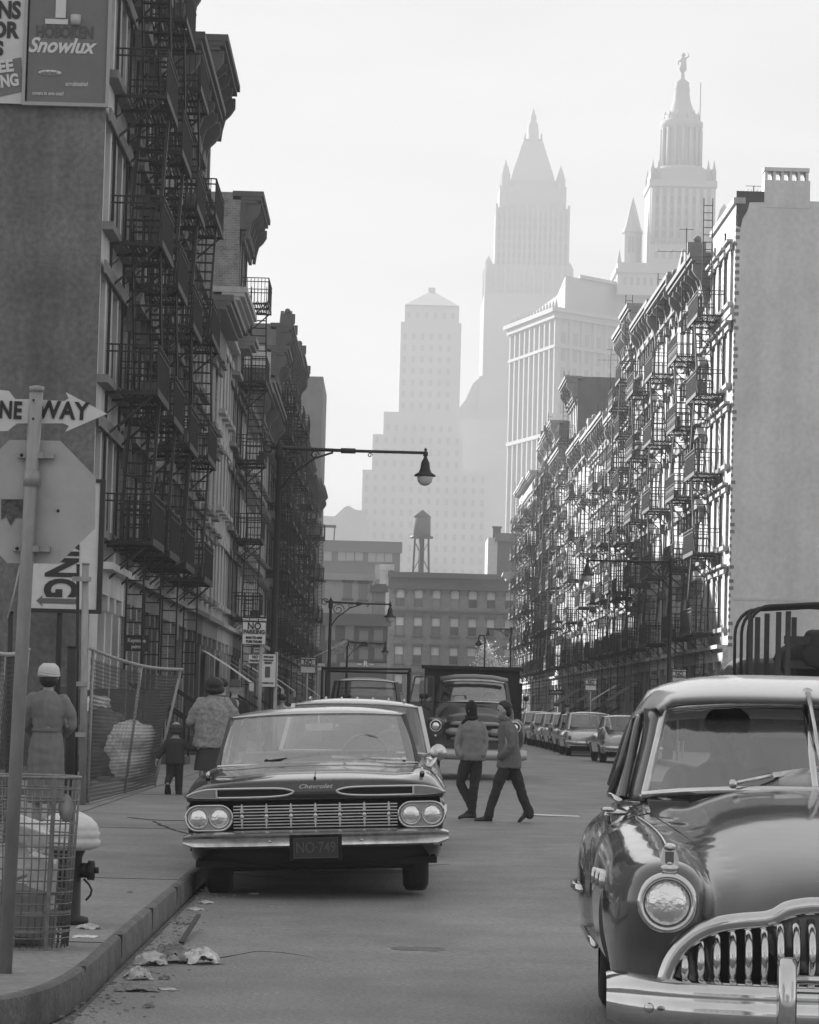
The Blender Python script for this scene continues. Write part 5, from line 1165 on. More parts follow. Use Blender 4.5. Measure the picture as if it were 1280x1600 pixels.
# white car right behind the dark one: its roof shows above
m_white = mat('white_paint', .6, .2, 0, coat=.9)
c = at(556, 1100, 30.5); P = sedan('white station wagon with ribbed roof hidden behind the dark parked car', c.x, 29.2, 0, m_white, m_white, 5.0, .93, .98, 1.57, 0, 0, None)
mb = MB()
for k in range(-3, 4): mb.tube([(k*.17, 2.55, 1.555), (k*.17, 2.9, 1.575 - .003*abs(k)), (k*.17, 3.3, 1.57), (k*.17, 3.6, 1.53)], .012, 6)
mb.build('roof_rib', m_white, P)
# car behind the fence in the vacant lot
for (px_, py_, Y, lab, sz) in ((205, 1157, 50, 'wide pale rounded bundle lying behind the wire fence', (.36, .45, .34)), (150, 1108, 52, 'white rounded bundle heaped higher behind the fence post', (.2, .3, .26)), (158, 1150, 51, 'grey heap under the white bundle behind the fence', (.38, .5, .5))):
    c = at(px_, py_, Y); mb = MB(); mb.ball((0, 0, 0), 1, 16, sz); mb.ball((sz[0]*.5, .1, sz[2]*.25), 1, 14, (sz[0]*.6, sz[1]*.6, sz[2]*.6)); mb.ball((-sz[0]*.6, 0, -sz[2]*.3), 1, 14, (sz[0]*.6, sz[1]*.6, sz[2]*.75))
    if c.z - sz[2] > .2: mb.ball((0, 0, -(c.z - .15)/2), 1, 14, (sz[0]*.95, sz[1], (c.z - .1)/2))
    o = fuse(mb, 'bundle', mat('bundle_pale', .62, .7, var=.25, scale=3, bump=.8, bscale=5) if 'grey' not in lab else mat('bundle_grey', .14, .9, var=.3, scale=3), None, .04, 2, fold=.06); o.location = c; tag(o, lab, 'bundle')
# ================================================================== dump truck
m_trk = mat('truck_paint', .05, .35, .1, coat=.5, var=.15, scale=4)
c = at(741.5, 1180, 62.0)
P = thing('truck', 'dark dump truck with rounded hood facing us in mid-street, its door open', 'truck', (c.x, 62.0, .03), 0)
mb = MB()
vol(mb, [(.12, 0, 1.02, .5, .16), (.25, 0, 1.08, .64, .3), (.6, 0, 1.10, .70, .36), (1.2, 0, 1.15, .74, .42), (1.5, 0, 1.15, .78, .46)], 3, 28)
for s in (-1, 1): vol(mb, [(.0, s*.80, 1.08, .15, .16), (.06, s*.81, 1.02, .21, .26), (.3, s*.82, .98, .24, .33), (.9, s*.82, .98, .24, .34), (1.4, s*.82, .9, .2, .3), (1.7, s*.80, .8, .14, .25)], 3, 22)
vol(mb, [(.02, 0, .80, .80, .14), (.1, 0, .82, .92, .2), (.5, 0, .85, .9, .25)], 5, 28)
vol(mb, [(1.3, 0, 1.1, .84, .5), (1.5, 0, 1.1, .88, .55), (2.6, 0, 1.1, .88, .55), (2.8, 0, 1.1, .86, .5)], 6, 28)
cut = []
for s in (-1, 1):
    c_ = MB(); c_.lathe([(.47, s*.55), (.47, s*1.3)], 24, (0, .95, .45), 'x'); cut.append(c_)
cut_fuse(mb, 'body', m_trk, P, .03, 6, cut)
greenhouse(P, m_trk, (1.66, 1.62), .76, .69, (1.35, 1.6), (1.62, 1.75), (2.7, 2.7), (2.75, 2.75), 2.13, .06, pil=(), gf=m_glassf, crown=.05, tr=.018, post=.05)
mb = MB(); mb.tube([(-.72, 1.58, 2.13), (-.4, 1.5, 2.185), (0, 1.47, 2.20), (.4, 1.5, 2.185), (.72, 1.58, 2.13)], .05, 8); mb.build('visor', mat('truck_visor', .3, .35, .1), P)
interior(P, 0, 1.5, 2.2, 1.62, 1.8, .7, mat('seat_mid', .12, .9), .35, 1.72, rear=False)
for s in (-1, 1):
    mb = MB(); mb.lathe([(.13, .05), (.135, -.03), (.11, -.05), (.1, -.02)], 24, (s*.83, 0, 1.13), 'y', cap=False); b_ = mb.build('headlight_bezel', m_chromew, P)
    mb = MB(); mb.lathe([(0, -.06), (.06, -.05), (.1, -.02)], 20, (s*.83, 0, 1.13), 'y'); mb.build('headlight', m_lens, b_)
    mb = MB(); mb.ball((s*.83, -.01, .92), .035, 8); mb.build('parking_lamp', m_lens, P)
    wheel(P, s*.82, .95, .43, .22, cap=mat('wheel_dark', .06, .6)); wheel(P, s*.85, 4.6, .45, .3, cap=mat('wheel_dark', .06, .6))
    mb = MB(); mb.tube([(s*.95, 1.45, 1.45), (s*1.12, 1.3, 1.55), (s*1.12, 1.28, 1.75)], .012, 6); mb.lathe([(0, -.02), (.055, -.01), (.06, .01)], 14, (s*1.12, 1.27, 1.75), 'y'); mb.build('wing_mirror', m_iron, P)
mb = MB(); mb.prism([(-.6, 1.22), (.6, 1.22), (.66, 1.12), (.58, .84), (-.58, .84), (-.66, 1.12)], -.06, .12, 'y'); mb.build('grille_opening', m_black, P)
for z, hw in ((1.19, .58), (1.02, .62), (.88, .56)):
    mb = MB(); mb.tube([(-hw, -.0, z - .02), (-hw*.7, -.09, z), (hw*.7, -.09, z), (hw, -.0, z - .02)], [(.03), .045, .045, .03], 8); mb.build('grille_bar', mat('grille_paint', .3, .4, .3), P)
for s in (-1, 1): mb = MB(); mb.tube([(s*.62, -.08, 1.02), (s*.52, -.13, 1.02), (s*.36, -.13, 1.02), (s*.28, -.08, 1.02)], [.04, .08, .08, .04], 10); mb.build('grille_pod', mat('grille_paint', .3, .4, .3), P)
mb = MB(); g = bump_([(.08,.66),(-.08,.67),(-.16,.63),(-.16,.52),(-.14,.45),(.05,.43)], 1.1, .12, 20, .2); mb.grid(g); mb.build('front_bumper', mat('bumper_pale', .45, .35, .5), P)
mb = MB(); mb.box(-.2, .12, -.19, -.17, .48, .62); mb.build('number_plate', mat('plate_dark', .05, .45), P)
mb = MB(); mb.box(-1.05, 1.05, 3.0, 3.06, .9, 2.36); mb.box(-1.12, 1.12, 2.92, 3.02, 2.36, 2.44)
for s in (-1, 1): mb.box(s*1.05, s*.99, 3.06, 6.2, .95, 2.1)
mb.box(-1.05, 1.05, 3.06, 6.2, .9, .98)
for k in range(5): mb.box(-1.12, -1.05, 3.2 + k*.7, 3.3 + k*.7, .9, 2.1); mb.box(1.05, 1.12, 3.2 + k*.7, 3.3 + k*.7, .9, 2.1)
mb.build('dump_body', mat('dump_black', .018, .8, var=.2), P)
mb = MB(); mb.box(-.5, .5, .3, 6.2, .55, .8); mb.build('chassis', m_under, P)
# open door on the image left
D = MB(); D.box(0, -.06, 0, .03, 0, 0) if False else None
mb = MB(); mb.box(-.52, 0, 0, .05, 0, .95); d_ = mb.build('door', m_trk, P, loc=(-.86, 1.55, .68), rotz=R(-8))
mb = MB()
for a, b in (((-.52, .025, .95), (-.42, .025, 1.48)), ((-.42, .025, 1.48), (-.03, .025, 1.5)), ((-.01, .025, .95), (-.01, .025, 1.5)), ((-.2, .025, .95), (-.2, .025, 1.48))): mb.bar(a, b, .035)
mb.build('window_frame', m_trk, d_); mb = MB(); mb.add([(-.5, .02, .96), (-.02, .02, .96), (-.02, .02, 1.48), (-.41, .02, 1.46)], [(0,1,2,3)]); mb.build('window', m_glass, d_)
# ================================================================== pickup with overhead rack on the left
c = at(571, 1100, 69); P = thing('truck', 'dark cab of a truck with overhead pipe rack, parked beyond the white wagon', 'truck', (c.x, 68.2, .03), 0)
mb = MB(); vol(mb, [(0, 0, .9, .75, .3), (.2, 0, .95, .82, .4), (1.3, 0, 1.0, .84, .5), (1.5, 0, 1.05, .86, .55), (2.8, 0, 1.05, .86, .55)], 5, 28); fuse(mb, 'body', m_trk, P, .04, 4)
greenhouse(P, mat('truck_roof', .12, .4), (1.62, 1.6), .78, .70, (1.35, 1.5), (1.6, 1.65), (2.7, 2.7), (2.75, 2.75), 2.15, .06, crown=.06, tr=.02, post=.06, mpil=m_trk)
interior(P, 0, 1.5, 2.2, 1.6, 1.75, .7, rear=False)
for s in (-1, 1):
    wheel(P, s*.78, .8, .38, .2); wheel(P, s*.8, 4.2, .38, .22)
    mb = MB(); mb.lathe([(0, -.05), (.09, -.03), (.1, .02)], 16, (s*.66, .02, 1.0), 'y'); mb.build('headlight', m_lens, P)
mb = MB(); mb.box(-.95, .95, 2.9, 6.2, .8, 1.2); mb.build('load_bed', m_trk, P)
for s in (-1, 1):
    mb = MB(); mb.tube([(s*1.03, 1.2, 1.0), (s*1.03, 1.2, 2.37)], .03, 6); mb.tube([(s*1.03, 6.0, 1.0), (s*1.03, 6.0, 2.37)], .03, 6); mb.tube([(s*1.03, 1.2, 2.37), (s*1.03, 6.0, 2.37)], .03, 6); mb.build('rack_side', m_iron, P)
mb = MB(); mb.tube([(-1.06, 1.2, 2.37), (1.06, 1.2, 2.40)], .03, 6); mb.tube([(-1.06, 6, 2.37), (1.06, 6, 2.37)], .03, 6); mb.build('rack_bar', m_iron, P)
# ================================================================== stake truck upper right
YS = 45.
SX, SZ = 1.05, 1.25
c = at(1168, 1000, YS); zz = c.z
P = thing('truck', 'stake-sided truck with bent hoops and a dark load behind the big sedan', 'truck', (c.x + 1.2, YS, .02), 0); P.scale = (SX, 1.15, SZ)
x0, x1 = -1.15, 1.15
def zt(py, x=1220): return at(x, py, YS).z
m_stake = mat('grey_stake', .05, .85, var=.3, scale=5)
mb = MB(); mb.box(x0, x1, 0, 3.9, .95, 1.1); mb.build('load_bed', m_stake, P)
mb = MB(); mb.box(-.45, .45, .2, 6.0, .55, .94); mb.build('chassis', m_under, P)
for k, (px_, top, y_) in enumerate(((1173, 962, 0), (1185, 966, .5), (1201, 960, 1.2), (1217, 958, 0.05), (1232, 957, .05), (1243, 966, .9))):
    mb = MB(); xx = (at(px_, 1000, YS + y_).x - P.location.x)/SX; mb.box(xx - .036, xx + .036, y_, y_ + .06, 1.1, at(px_, top, YS + y_).z/SZ); mb.build('stake', m_stake, P)
for k, y in enumerate((.02, .75, 1.5)):
    r_ = .32; q = [Vector((x0 + .02, y, 1.1)), Vector((x0 + .02, y, 2.22))] + [Vector((x0 + .02 + r_*(1 - math.cos(a)), y, 2.22 + .33*math.sin(a) + .0)) for a in [math.pi/2*i/6 for i in range(1, 7)]] + [Vector((0, y, 2.6)), Vector((x1 - .35, y, 2.57)), Vector((x1 - .05, y, 2.3)), Vector((x1 - .02, y, 1.1))]
    mb = MB(); mb.tube(q, .024, 8); mb.build('hoop', m_iron, P)
mb = MB()
for z in (1.5, 1.8, 2.1): mb.box(-.55, 1.1, .35, .4, z, z + .1)
mb.build('rail', m_stake, P)
mb = MB(); vol(mb, [(.3, .2, 1.95, .5, .18), (.8, .3, 2.0, .75, .25), (2.2, .3, 1.95, .75, .25), (2.8, .2, 1.9, .5, .2)], 2.2, 16); mb.ball((.15, .5, 2.22), .16, 10, (.2, .2, .13)); mb.ball((-.12, .5, 2.2), .1, 10, (.13, .2, .1)); mb.ball((.5, .5, 2.16), .12, 10, (.25, .2, .12)); fuse(mb, 'tarpaulin', mat('dark_tarp', .02, .8, bump=.4, bscale=6), P, .05, 3)
mb = MB(); mb.box(.1, 1.1, .3, 3.0, 1.1, 1.7); mb.build('crate_load', m_under, P)
mb = MB(); vol(mb, [(4.1, 0, 1.2, .9, .8), (5.2, 0, 1.2, .9, .8), (5.4, 0, .95, .8, .45), (6.2, 0, .9, .7, .4)], 5, 24); fuse(mb, 'cab', m_trk, P, .05, 3)
for s in (-1, 1): wheel(P, s*.9, 1.1, .45, .26, cap=mat('wheel_dark', .06, .6)); wheel(P, s*.85, 5.4, .45, .22, cap=mat('wheel_dark', .06, .6))
mb = MB(); mb.box(-.05, .95, .1, .16, 1.72, 1.78)
# ================================================================== people
m_skin = mat('skin', .34, .55); m_skind = mat('skin_dark', .12, .55)
m_hair = mat('hair_black', .012, .5, bump=.3, bscale=60)
def limb(mb, pts, rs, n=10):
    mb.tube(pts, rs, n)
    for p, r_ in zip(pts, rs):
        rr = r_ if not isinstance(r_, tuple) else min(r_); mb.ball(p, rr*.99, n)
def garment(mb, secs, n=20, e=2.3):
    """loft of horizontal-ish ellipses (x, y, z, rx, ry)"""
    cs = cr([Vector(s[:3]) for s in secs], 4); rs = cr([Vector((s[3], s[4], 0)) for s in secs], 4); g = []
    for c, r_ in zip(cs, rs):
        g.append([Vector((c.x + r_.x*math.copysign(abs(math.cos(a))**(2/e), math.cos(a)), c.y + r_.y*math.copysign(abs(math.sin(a))**(2/e), math.sin(a)), c.z)) for a in [2*math.pi*k/n for k in range(n)]])
    mb.grid(g, True, True); mb.add(g[0], [tuple(range(n))]); mb.add(g[-1], [tuple(range(n))]); return mb
def head(mb, c, r_=.1, face=(0, -1)):
    """head with brow, nose, mouth, chin, ears; face = horizontal direction it looks"""
    c = Vector(c); f = Vector((face[0], face[1], 0)).normalized(); s = Vector((-f.y, f.x, 0))
    mb.ball(c + Vector((0,0,.02)), r_, 14, (r_*.86 + abs(f.x)*r_*.1, r_*.86 + abs(f.y)*r_*.1, r_*1.08)); mb.ball(c + f*r_*.22 - Vector((0,0,r_*.42)), r_*.62, 12)
    mb.ball(c + f*r_*.52 - Vector((0,0,r_*.86)), r_*.28, 8)                      # chin
    mb.ball(c + f*r_*1.0 - Vector((0,0,r_*.18)), r_*.14, 8); mb.ball(c + f*r_*.93 + Vector((0,0,r_*.0)), r_*.11, 8)   # nose
    mb.ball(c + f*r_*.82 - Vector((0,0,r_*.55)), r_*.16, 8)                      # mouth
    mb.ball(c + f*r_*.75 + Vector((0,0,r_*.22)), r_*.25, 8)                      # brow
    for q in (-1, 1): mb.ball(c + s*q*r_*.88 - f*r_*.05 - Vector((0,0,r_*.12)), r_*.2, 8)
def eyes(P, c, r_, face):
    c = Vector(c); f = Vector((face[0], face[1], 0)).normalized(); s = Vector((-f.y, f.x, 0)); mb = MB()
    for q in (-1, 1): mb.ball(c + f*r_*.80 + s*q*r_*.34 + Vector((0,0,r_*.04)), r_*.13, 6)
    return mb.build('eyes', m_black, P)
def hand(mb, w, d, side, r_=.008, L=.08):
    """palm and five separate, slightly curled fingers; w wrist, d direction, side = thumb side"""
    w = Vector(w); d = Vector(d).normalized(); s = Vector(side).normalized(); nrm = d.cross(s)
    mb.tube([w, w + d*L*.5, w + d*L*.95], [(.016, .022), (.016, .036), (.013, .034)], 10); mb.ball(w + d*L*.5, .022, 8)
    for k in range(4):
        b = w + d*L*.9 + s*(.026 - k*.0175); l = (.065, .075, .07, .055)[k]; mb.tube([b, b + d*l*.45 + nrm*.004, b + d*l*.8 + nrm*.018, b + d*l + nrm*.032], [r_, r_*.95, r_*.85, r_*.7], 6)
    b = w + d*L*.3 + s*.028; mb.tube([b, b + (d + s).normalized()*.03, b + (d*1.2 + s*.6).normalized()*.055 + nrm*.01], [r_*1.2, r_*1.05, r_*.8], 6)
def shoe(mb, a, yaw, L=.25):
    """a: heel ground point; yaw direction the toe points"""
    a = Vector(a); f = Vector((math.cos(yaw), math.sin(yaw), 0))
    g = []
    for t, wd, h in ((-.04, .025, .05), (.0, .036, .085), (.3, .038, .095), (.55, .046, .062), (.8, .046, .05), (.97, .03, .038), (1.02, .012, .02)):
        c = a + f*(t*L); s = Vector((-f.y, f.x, 0)); g.append([c - s*wd + Vector((0,0,.004)), c - s*wd*1.02 + Vector((0,0,h*.5)), c - s*wd*.5 + Vector((0,0,h)), c + s*wd*.5 + Vector((0,0,h)), c + s*wd*1.02 + Vector((0,0,h*.5)), c + s*wd + Vector((0,0,.004))])
    mb.grid(g, True, True); mb.add(g[0], [(0,1,2,3,4,5)]); mb.add(g[-1], [(0,1,2,3,4,5)])
m_coat1 = mat('wool_grey', .22, .95, var=.12, scale=30, bump=.3, bscale=90)
m_coat2 = mat('tweed', .14, .95, var=.3, scale=45, bump=.3, bscale=90)
m_trous = mat('trousers_dark', .025, .9, var=.2, scale=12, bump=.35, bscale=9)
m_shoe = mat('shoe_leather', .012, .4)
# --- boy with hands in pockets, face in profile to the left, mid-stride (image right)
s0 = at(790, 1283, 39.9); G = onz(775, 1284, .045); P = thing('person', 'boy in grey wool coat striding left across the street, dark hair bare, hand in pocket', 'person', (G.x, G.y, .045))
# local: x along the stride (negative = walking direction), scale 1 = metres
k = .98
def Q(x, y, z): return Vector((x*k, y*k, z*k))
hip = .84; fr_kn = (-.13, -.02, .46); 
mb = MB()
limb(mb, [Q(.18, -.05, .86), Q(.0, -.06, .46), Q(-.13, -.06, .10)], [.085, .058, .042])            # leading leg
limb(mb, [Q(.20, .06, .86), Q(.36, .08, .48), Q(.50, .08, .16)], [.085, .058, .042])               # trailing leg
limb(mb, [Q(.19, 0, .86), Q(.18, 0, 1.05), Q(.15, 0, 1.25), Q(.13, 0, 1.34)], [(.13, .15), (.12, .14), (.12, .16), (.06, .07)], 14)
limb(mb, [Q(.13, 0, 1.33), Q(.10, 0, 1.42)], [.05, .048])
limb(mb, [Q(.14, -.17, 1.27), Q(.16, -.2, 1.04), Q(.10, -.15, .90)], [.055, .045, .035])
limb(mb, [Q(.14, .17, 1.27), Q(.18, .2, 1.04), Q(.12, .15, .90)], [.055, .045, .035])
hand(mb, Q(.10, -.14, .90), (-.2, .7, -.9), (1, 0, 0), .008, .05); hand(mb, Q(.12, .14, .90), (-.2, -.7, -.9), (1, 0, 0), .008, .05)
head(mb, Q(.075, 0, 1.485), .098, (-1, -.12))
fuse(mb, 'body', m_skin, P, .009, 3)
mb = MB(); c = Q(.10, 0, 1.52); mb.ball(c + Vector((.015, 0, .02)), .1, 14, (.105, .096, .085)); mb.ball(c + Vector((.055, 0, -.03)), .08, 12, (.06, .088, .09)); mb.ball(c + Vector((-.05, -.01, .055)), .05, 10, (.05, .07, .035)); mb.ball(c + Vector((-.0, -.0, .075)), .05, 10, (.075, .07, .03)); fuse(mb, 'hair', m_hair, P, .01, 2)
eyes(P, Q(.075, 0, 1.485), .098, (-1, -.12))
mb = MB()
garment(mb, [Q(.19, 0, .72)[:] + (.20, .19), Q(.195, 0, .85)[:] + (.185, .18), Q(.18, 0, 1.02)[:] + (.165, .175), Q(.16, 0, 1.2)[:] + (.155, .19), Q(.14, 0, 1.3)[:] + (.12, .16), Q(.125, 0, 1.365)[:] + (.075, .08)], 24)
limb(mb, [Q(.13, -.17, 1.27), Q(.185, -.215, 1.16), Q(.2, -.225, 1.03), Q(.08, -.215, .91), Q(.03, -.19, .88)], [.075, .072, .068, .06, .055], 12)
limb(mb, [Q(.13, .17, 1.27), Q(.2, .215, 1.03), Q(.06, .19, .89)], [.075, .066, .055], 12)
fuse(mb, 'coat', m_coat2, P, .014, 3, fold=.013)
mb = MB(); q = [Q(.10 + .085*math.cos(a), .085*math.sin(a), 1.37 - .02*math.cos(a)) for a in [2*math.pi*i/16 for i in range(17)]]; mb.tube(q, [(.03, .018)]*17, 8, False); mb.build('collar', m_coat2, P)
mb = MB(); limb(mb, [Q(.18, -.06, .88), Q(.10, -.065, .68), Q(.0, -.065, .46), Q(-.09, -.06, .2), Q(-.12, -.06, .08)], [.115, .10, .08, .072, .08], 14); limb(mb, [Q(.20, .06, .88), Q(.28, .08, .68), Q(.37, .09, .47), Q(.48, .09, .22), Q(.535, .09, .12)], [.115, .10, .08, .07, .075], 14); fuse(mb, 'trousers', m_trous, P, .013, 2, fold=.014)
mb = MB(); shoe(mb, Q(-.07, -.06, 0), math.pi, .27); mb.build('shoe', m_shoe, P)
mb = MB(); shoe(mb, (0, 0, 0), math.pi, .26); o = mb.build('shoe', m_shoe, P); o.rotation_euler = (0, R(-38), 0); o.location = Q(.575, .09, .135)
P.scale.x = .84
# --- boy with back turned and dark cap/scarf (image centre)
G = onz(735, 1279, .045); P = thing('person', 'boy in pale jacket and dark hood seen from behind, crossing left of his friend', 'person', (G.x, G.y, .045))
k = .98
mb = MB()
limb(mb, [Q(-.05, 0, .84), Q(-.20, .03, .48), Q(.02, .02, .13)], [.085, .06, .042]); limb(mb, [Q(.07, .02, .84), Q(.05, .0, .46), Q(.02, 0, .1)], [.085, .058, .042])
limb(mb, [Q(.0, 0, .86), Q(.01, 0, 1.05), Q(.0, 0, 1.24), Q(-.02, 0, 1.34)], [(.15, .12), (.14, .12), (.17, .12), (.07, .06)], 14); limb(mb, [Q(-.02, 0, 1.33), Q(-.03, -.01, 1.42)], [.05, .048])
limb(mb, [Q(-.19, 0, 1.25), Q(-.25, .0, 1.02), Q(-.15, -.08, .88)], [.055, .045, .035]); limb(mb, [Q(.18, 0, 1.25), Q(.24, .02, 1.02), Q(.14, -.08, .88)], [.055, .045, .035])
hand(mb, Q(-.14, -.05, .9), (.7, 0, -.8), (0, -1, 0), .008, .05); hand(mb, Q(.12, -.05, .9), (-.7, 0, -.8), (0, -1, 0), .008, .05)
head(mb, Q(-.035, .0, 1.48), .096, (-.85, .5)); fuse(mb, 'body', m_skind, P, .009, 3)
mb = MB(); c = Q(-.03, 0, 1.50); mb.ball(c, .1, 14, (.103, .1, .12)); mb.ball(c + Vector((.02, -.0, -.07)), .08, 12, (.09, .09, .075)); fuse(mb, 'hood', mat('knit_black', .012, .95, bump=.4, bscale=80), P, .01, 2)
mb = MB(); q = [Q(-.02 + .09*math.cos(a), .085*math.sin(a), 1.375 + .012*math.cos(a*2)) for a in [2*math.pi*i/16 for i in range(17)]]; mb.tube(q, .03, 8, False); mb.tube([Q(-.08, -.06, 1.36), Q(-.15, -.06, 1.33), Q(-.2, -.05, 1.29)], [.03, .025, .018], 8); mb.build('scarf', mat('knit_black', .012), P)
mb = MB(); garment(mb, [Q(.015, 0, .79)[:] + (.235, .17), Q(.01, 0, .92)[:] + (.215, .16), Q(.005, 0, 1.08)[:] + (.19, .15), Q(-.005, 0, 1.22)[:] + (.20, .145), Q(-.01, 0, 1.31)[:] + (.15, .11), Q(-.02, 0, 1.36)[:] + (.08, .07)], 24)
limb(mb, [Q(-.17, 0, 1.26), Q(-.235, -.01, 1.12), Q(-.265, -.01, 1.0), Q(-.25, -.08, .9), Q(-.2, -.12, .86)], [.072, .07, .066, .06, .055], 12); limb(mb, [Q(.17, 0, 1.26), Q(.225, 0, 1.1), Q(.24, -.02, .99), Q(.2, -.1, .88)], [.072, .068, .064, .055], 12)
fuse(mb, 'jacket', m_coat1, P, .014, 3, fold=.013)
mb = MB(); limb(mb, [Q(-.06, .0, .86), Q(-.14, .02, .66), Q(-.19, .03, .48), Q(-.08, .03, .32), Q(.0, .02, .2)], [.12, .105, .085, .075, .08], 14); limb(mb, [Q(.08, .02, .86), Q(.08, .01, .62), Q(.05, 0, .4), Q(.03, 0, .12)], [.12, .10, .08, .08], 14); fuse(mb, 'trousers', m_trous, P, .013, 2, fold=.014)
mb = MB(); shoe(mb, Q(.10, .0, 0), math.pi, .26); mb.build('shoe', m_shoe, P); mb = MB(); shoe(mb, (0,0,0), math.pi, .26); o = mb.build('shoe', m_shoe, P); o.location = Q(.04, .06, .03); o.rotation_euler = (0, R(-10), R(12))
P.scale.x = .76
# --- woman in shaggy coat walking away, with stroller wheel
YW_ = 43.5; c = at(333, 1150, YW_); P = thing('person', 'woman with dark bobbed hair walking away in a shaggy pale coat on the left pavement', 'person', (c.x, YW_, .15)); k = 1.0
mb = MB()
for s in (-1, 1): limb(mb, [Q(s*.09, 0, .85), Q(s*.085, -.02, .46), Q(s*.08, .06*s, .09)], [.09, .055, .035])
limb(mb, [Q(0, 0, .9), Q(0, 0, 1.1), Q(0, 0, 1.32), Q(0, 0, 1.43)], [(.15, .12), (.14, .11), (.17, .12), (.07, .06)], 14); limb(mb, [Q(0, 0, 1.42), Q(.0, .01, 1.52)], [.05, .048])
for s in (-1, 1): limb(mb, [Q(s*.19, 0, 1.34), Q(s*.29, .02, 1.1), Q(s*.22, .25, 1.0)], [.055, .045, .035]); hand(mb, Q(s*.22, .25, 1.0), (0, 1, 0), (-s, 0, .3))
head(mb, Q(.0, .02, 1.6), .1, (.2, 1)); fuse(mb, 'body', m_skin, P, .01, 3)
mb = MB(); c = Q(.0, 0, 1.63); mb.ball(c, .12, 14, (.135, .13, .11)); mb.ball(c + Vector((-.07, -.01, -.08)), .08, 10, (.085, .09, .07)); mb.ball(c + Vector((.07, -.01, -.08)), .08, 10, (.085, .09, .07)); mb.ball(c + Vector((0, -.04, -.09)), .08, 10, (.1, .08, .07)); fuse(mb, 'hair', m_hair, P, .014, 2)
m_fur = mat('shaggy_coat', .3, .98, var=.35, scale=22, bump=.8, bscale=70)
mb = MB(); garment(mb, [Q(0, 0, .70)[:] + (.30, .21), Q(0, 0, .85)[:] + (.285, .2), Q(.0, 0, 1.05)[:] + (.25, .18), Q(0, 0, 1.25)[:] + (.235, .165), Q(0, 0, 1.37)[:] + (.17, .12), Q(0, 0, 1.46)[:] + (.08, .08)], 26)
for s in (-1, 1): limb(mb, [Q(s*.17, 0, 1.36), Q(s*.28, .0, 1.22), Q(s*.34, .03, 1.08), Q(s*.27, .2, 1.0)], [.085, .088, .082, .07], 12)
fuse(mb, 'coat', m_fur, P, .016, 2, fold=.025)
mb = MB(); g = []
for z, r_ in ((.76, .2), (.6, .225), (.45, .245), (.36, .25)):
    g.append([Q((r_ + (.018 if i % 2 else 0)*(1 if z < .7 else .3))*math.cos(2*math.pi*i/36), (r_*.75 + (.018 if i % 2 else 0))*math.sin(2*math.pi*i/36), z) for i in range(36)])
mb.grid(g, True, True); mb.build('skirt', mat('skirt_pleated', .06, .9, var=.2), P)
for s in (-1, 1): mb = MB(); shoe(mb, Q(s*.08, -.05 + .06*s, 0), math.pi/2, .24); mb.build('shoe', m_shoe, P)
c2 = thing('stroller', 'folding child stroller with dark wheels pushed by the woman in the shaggy coat', 'stroller', (P.location.x, YW_ + .75, .15))
for x in (-.24, .24):
    for y in (-.3, .3): mb = MB(); mb.lathe([(.06, -.012), (.1, -.012), (.1, .012), (.06, .012)], 20, (0,0,0), 'x', cap=False); mb.bar((0, -.09, 0), (0, .09, 0), .01); mb.bar((0, 0, -.09), (0, 0, .09), .01); mb.build('wheel', m_tyre, c2, loc=(x, y, .1))
mb = MB()
for x in (-.22, .22): mb.tube([(x, -.3, .1), (x, .05, .6), (x, -.5, .95)], .011, 6); mb.tube([(x, .3, .1), (x, -.05, .55)], .011, 6)
mb.tube([(-.22, -.5, .95), (.22, -.5, .95)], .013, 6); mb.build('frame', m_chromew, c2)
mb = MB(); mb.box(-.2, .2, -.12, .25, .42, .47); mb.prism([(-.14, .44), (-.1, .44), (-.24, .85), (-.28, .85)], -.2, .2, 'x'); mb.build('seat', mat('canvas_dark', .08, .9), c2)
# --- child beside her
Yc = 43.4; c = at(273, 1200, Yc); P = thing('person', 'small child in dark jacket and cap walking away beside the shaggy-coated woman', 'person', (c.x, Yc, .15)); k = .66
mb = MB()
limb(mb, [Q(-.09, 0, .75), Q(-.10, .02, .42), Q(-.13, -.22, .25)], [.05, .036, .028]); limb(mb, [Q(.09, 0, .75), Q(.10, .03, .4), Q(.10, .05, .08)], [.05, .036, .028])
limb(mb, [Q(0, 0, .8), Q(0, 0, 1.0), Q(0, 0, 1.2), Q(0, 0, 1.28)], [(.09, .07), (.09, .07), (.10, .07), (.05, .045)], 14); limb(mb, [Q(0,0,1.26), Q(0, 0, 1.36)], [.036, .036]); head(mb, Q(0, .01, 1.43), .092, (-.2, 1))
limb(mb, [Q(-.19, 0, 1.16), Q(-.3, 0, .95), Q(-.38, -.02, .8)], [.032, .03, .024]); limb(mb, [Q(.19, 0, 1.16), Q(.32, .02, 1.02), Q(.46, .03, 1.02)], [.032, .03, .024])
fuse(mb, 'body', m_skin, P, .01, 3)
mb = MB(); hand(mb, Q(-.38, -.02, .8), (-.4, 0, -1), (0, 1, 0), .007, .06); mb.build('hand', m_skin, P); mb = MB(); hand(mb, Q(.46, .03, 1.02), (1, 0, .2), (0, 0, 1), .007, .06); mb.build('hand', m_skin, P)
mb = MB(); garment(mb, [Q(0, 0, .68)[:] + (.145, .115), Q(0, 0, .85)[:] + (.14, .115), Q(0, 0, 1.02)[:] + (.135, .11), Q(0, 0, 1.16)[:] + (.13, .1), Q(0, 0, 1.25)[:] + (.06, .06)], 20)
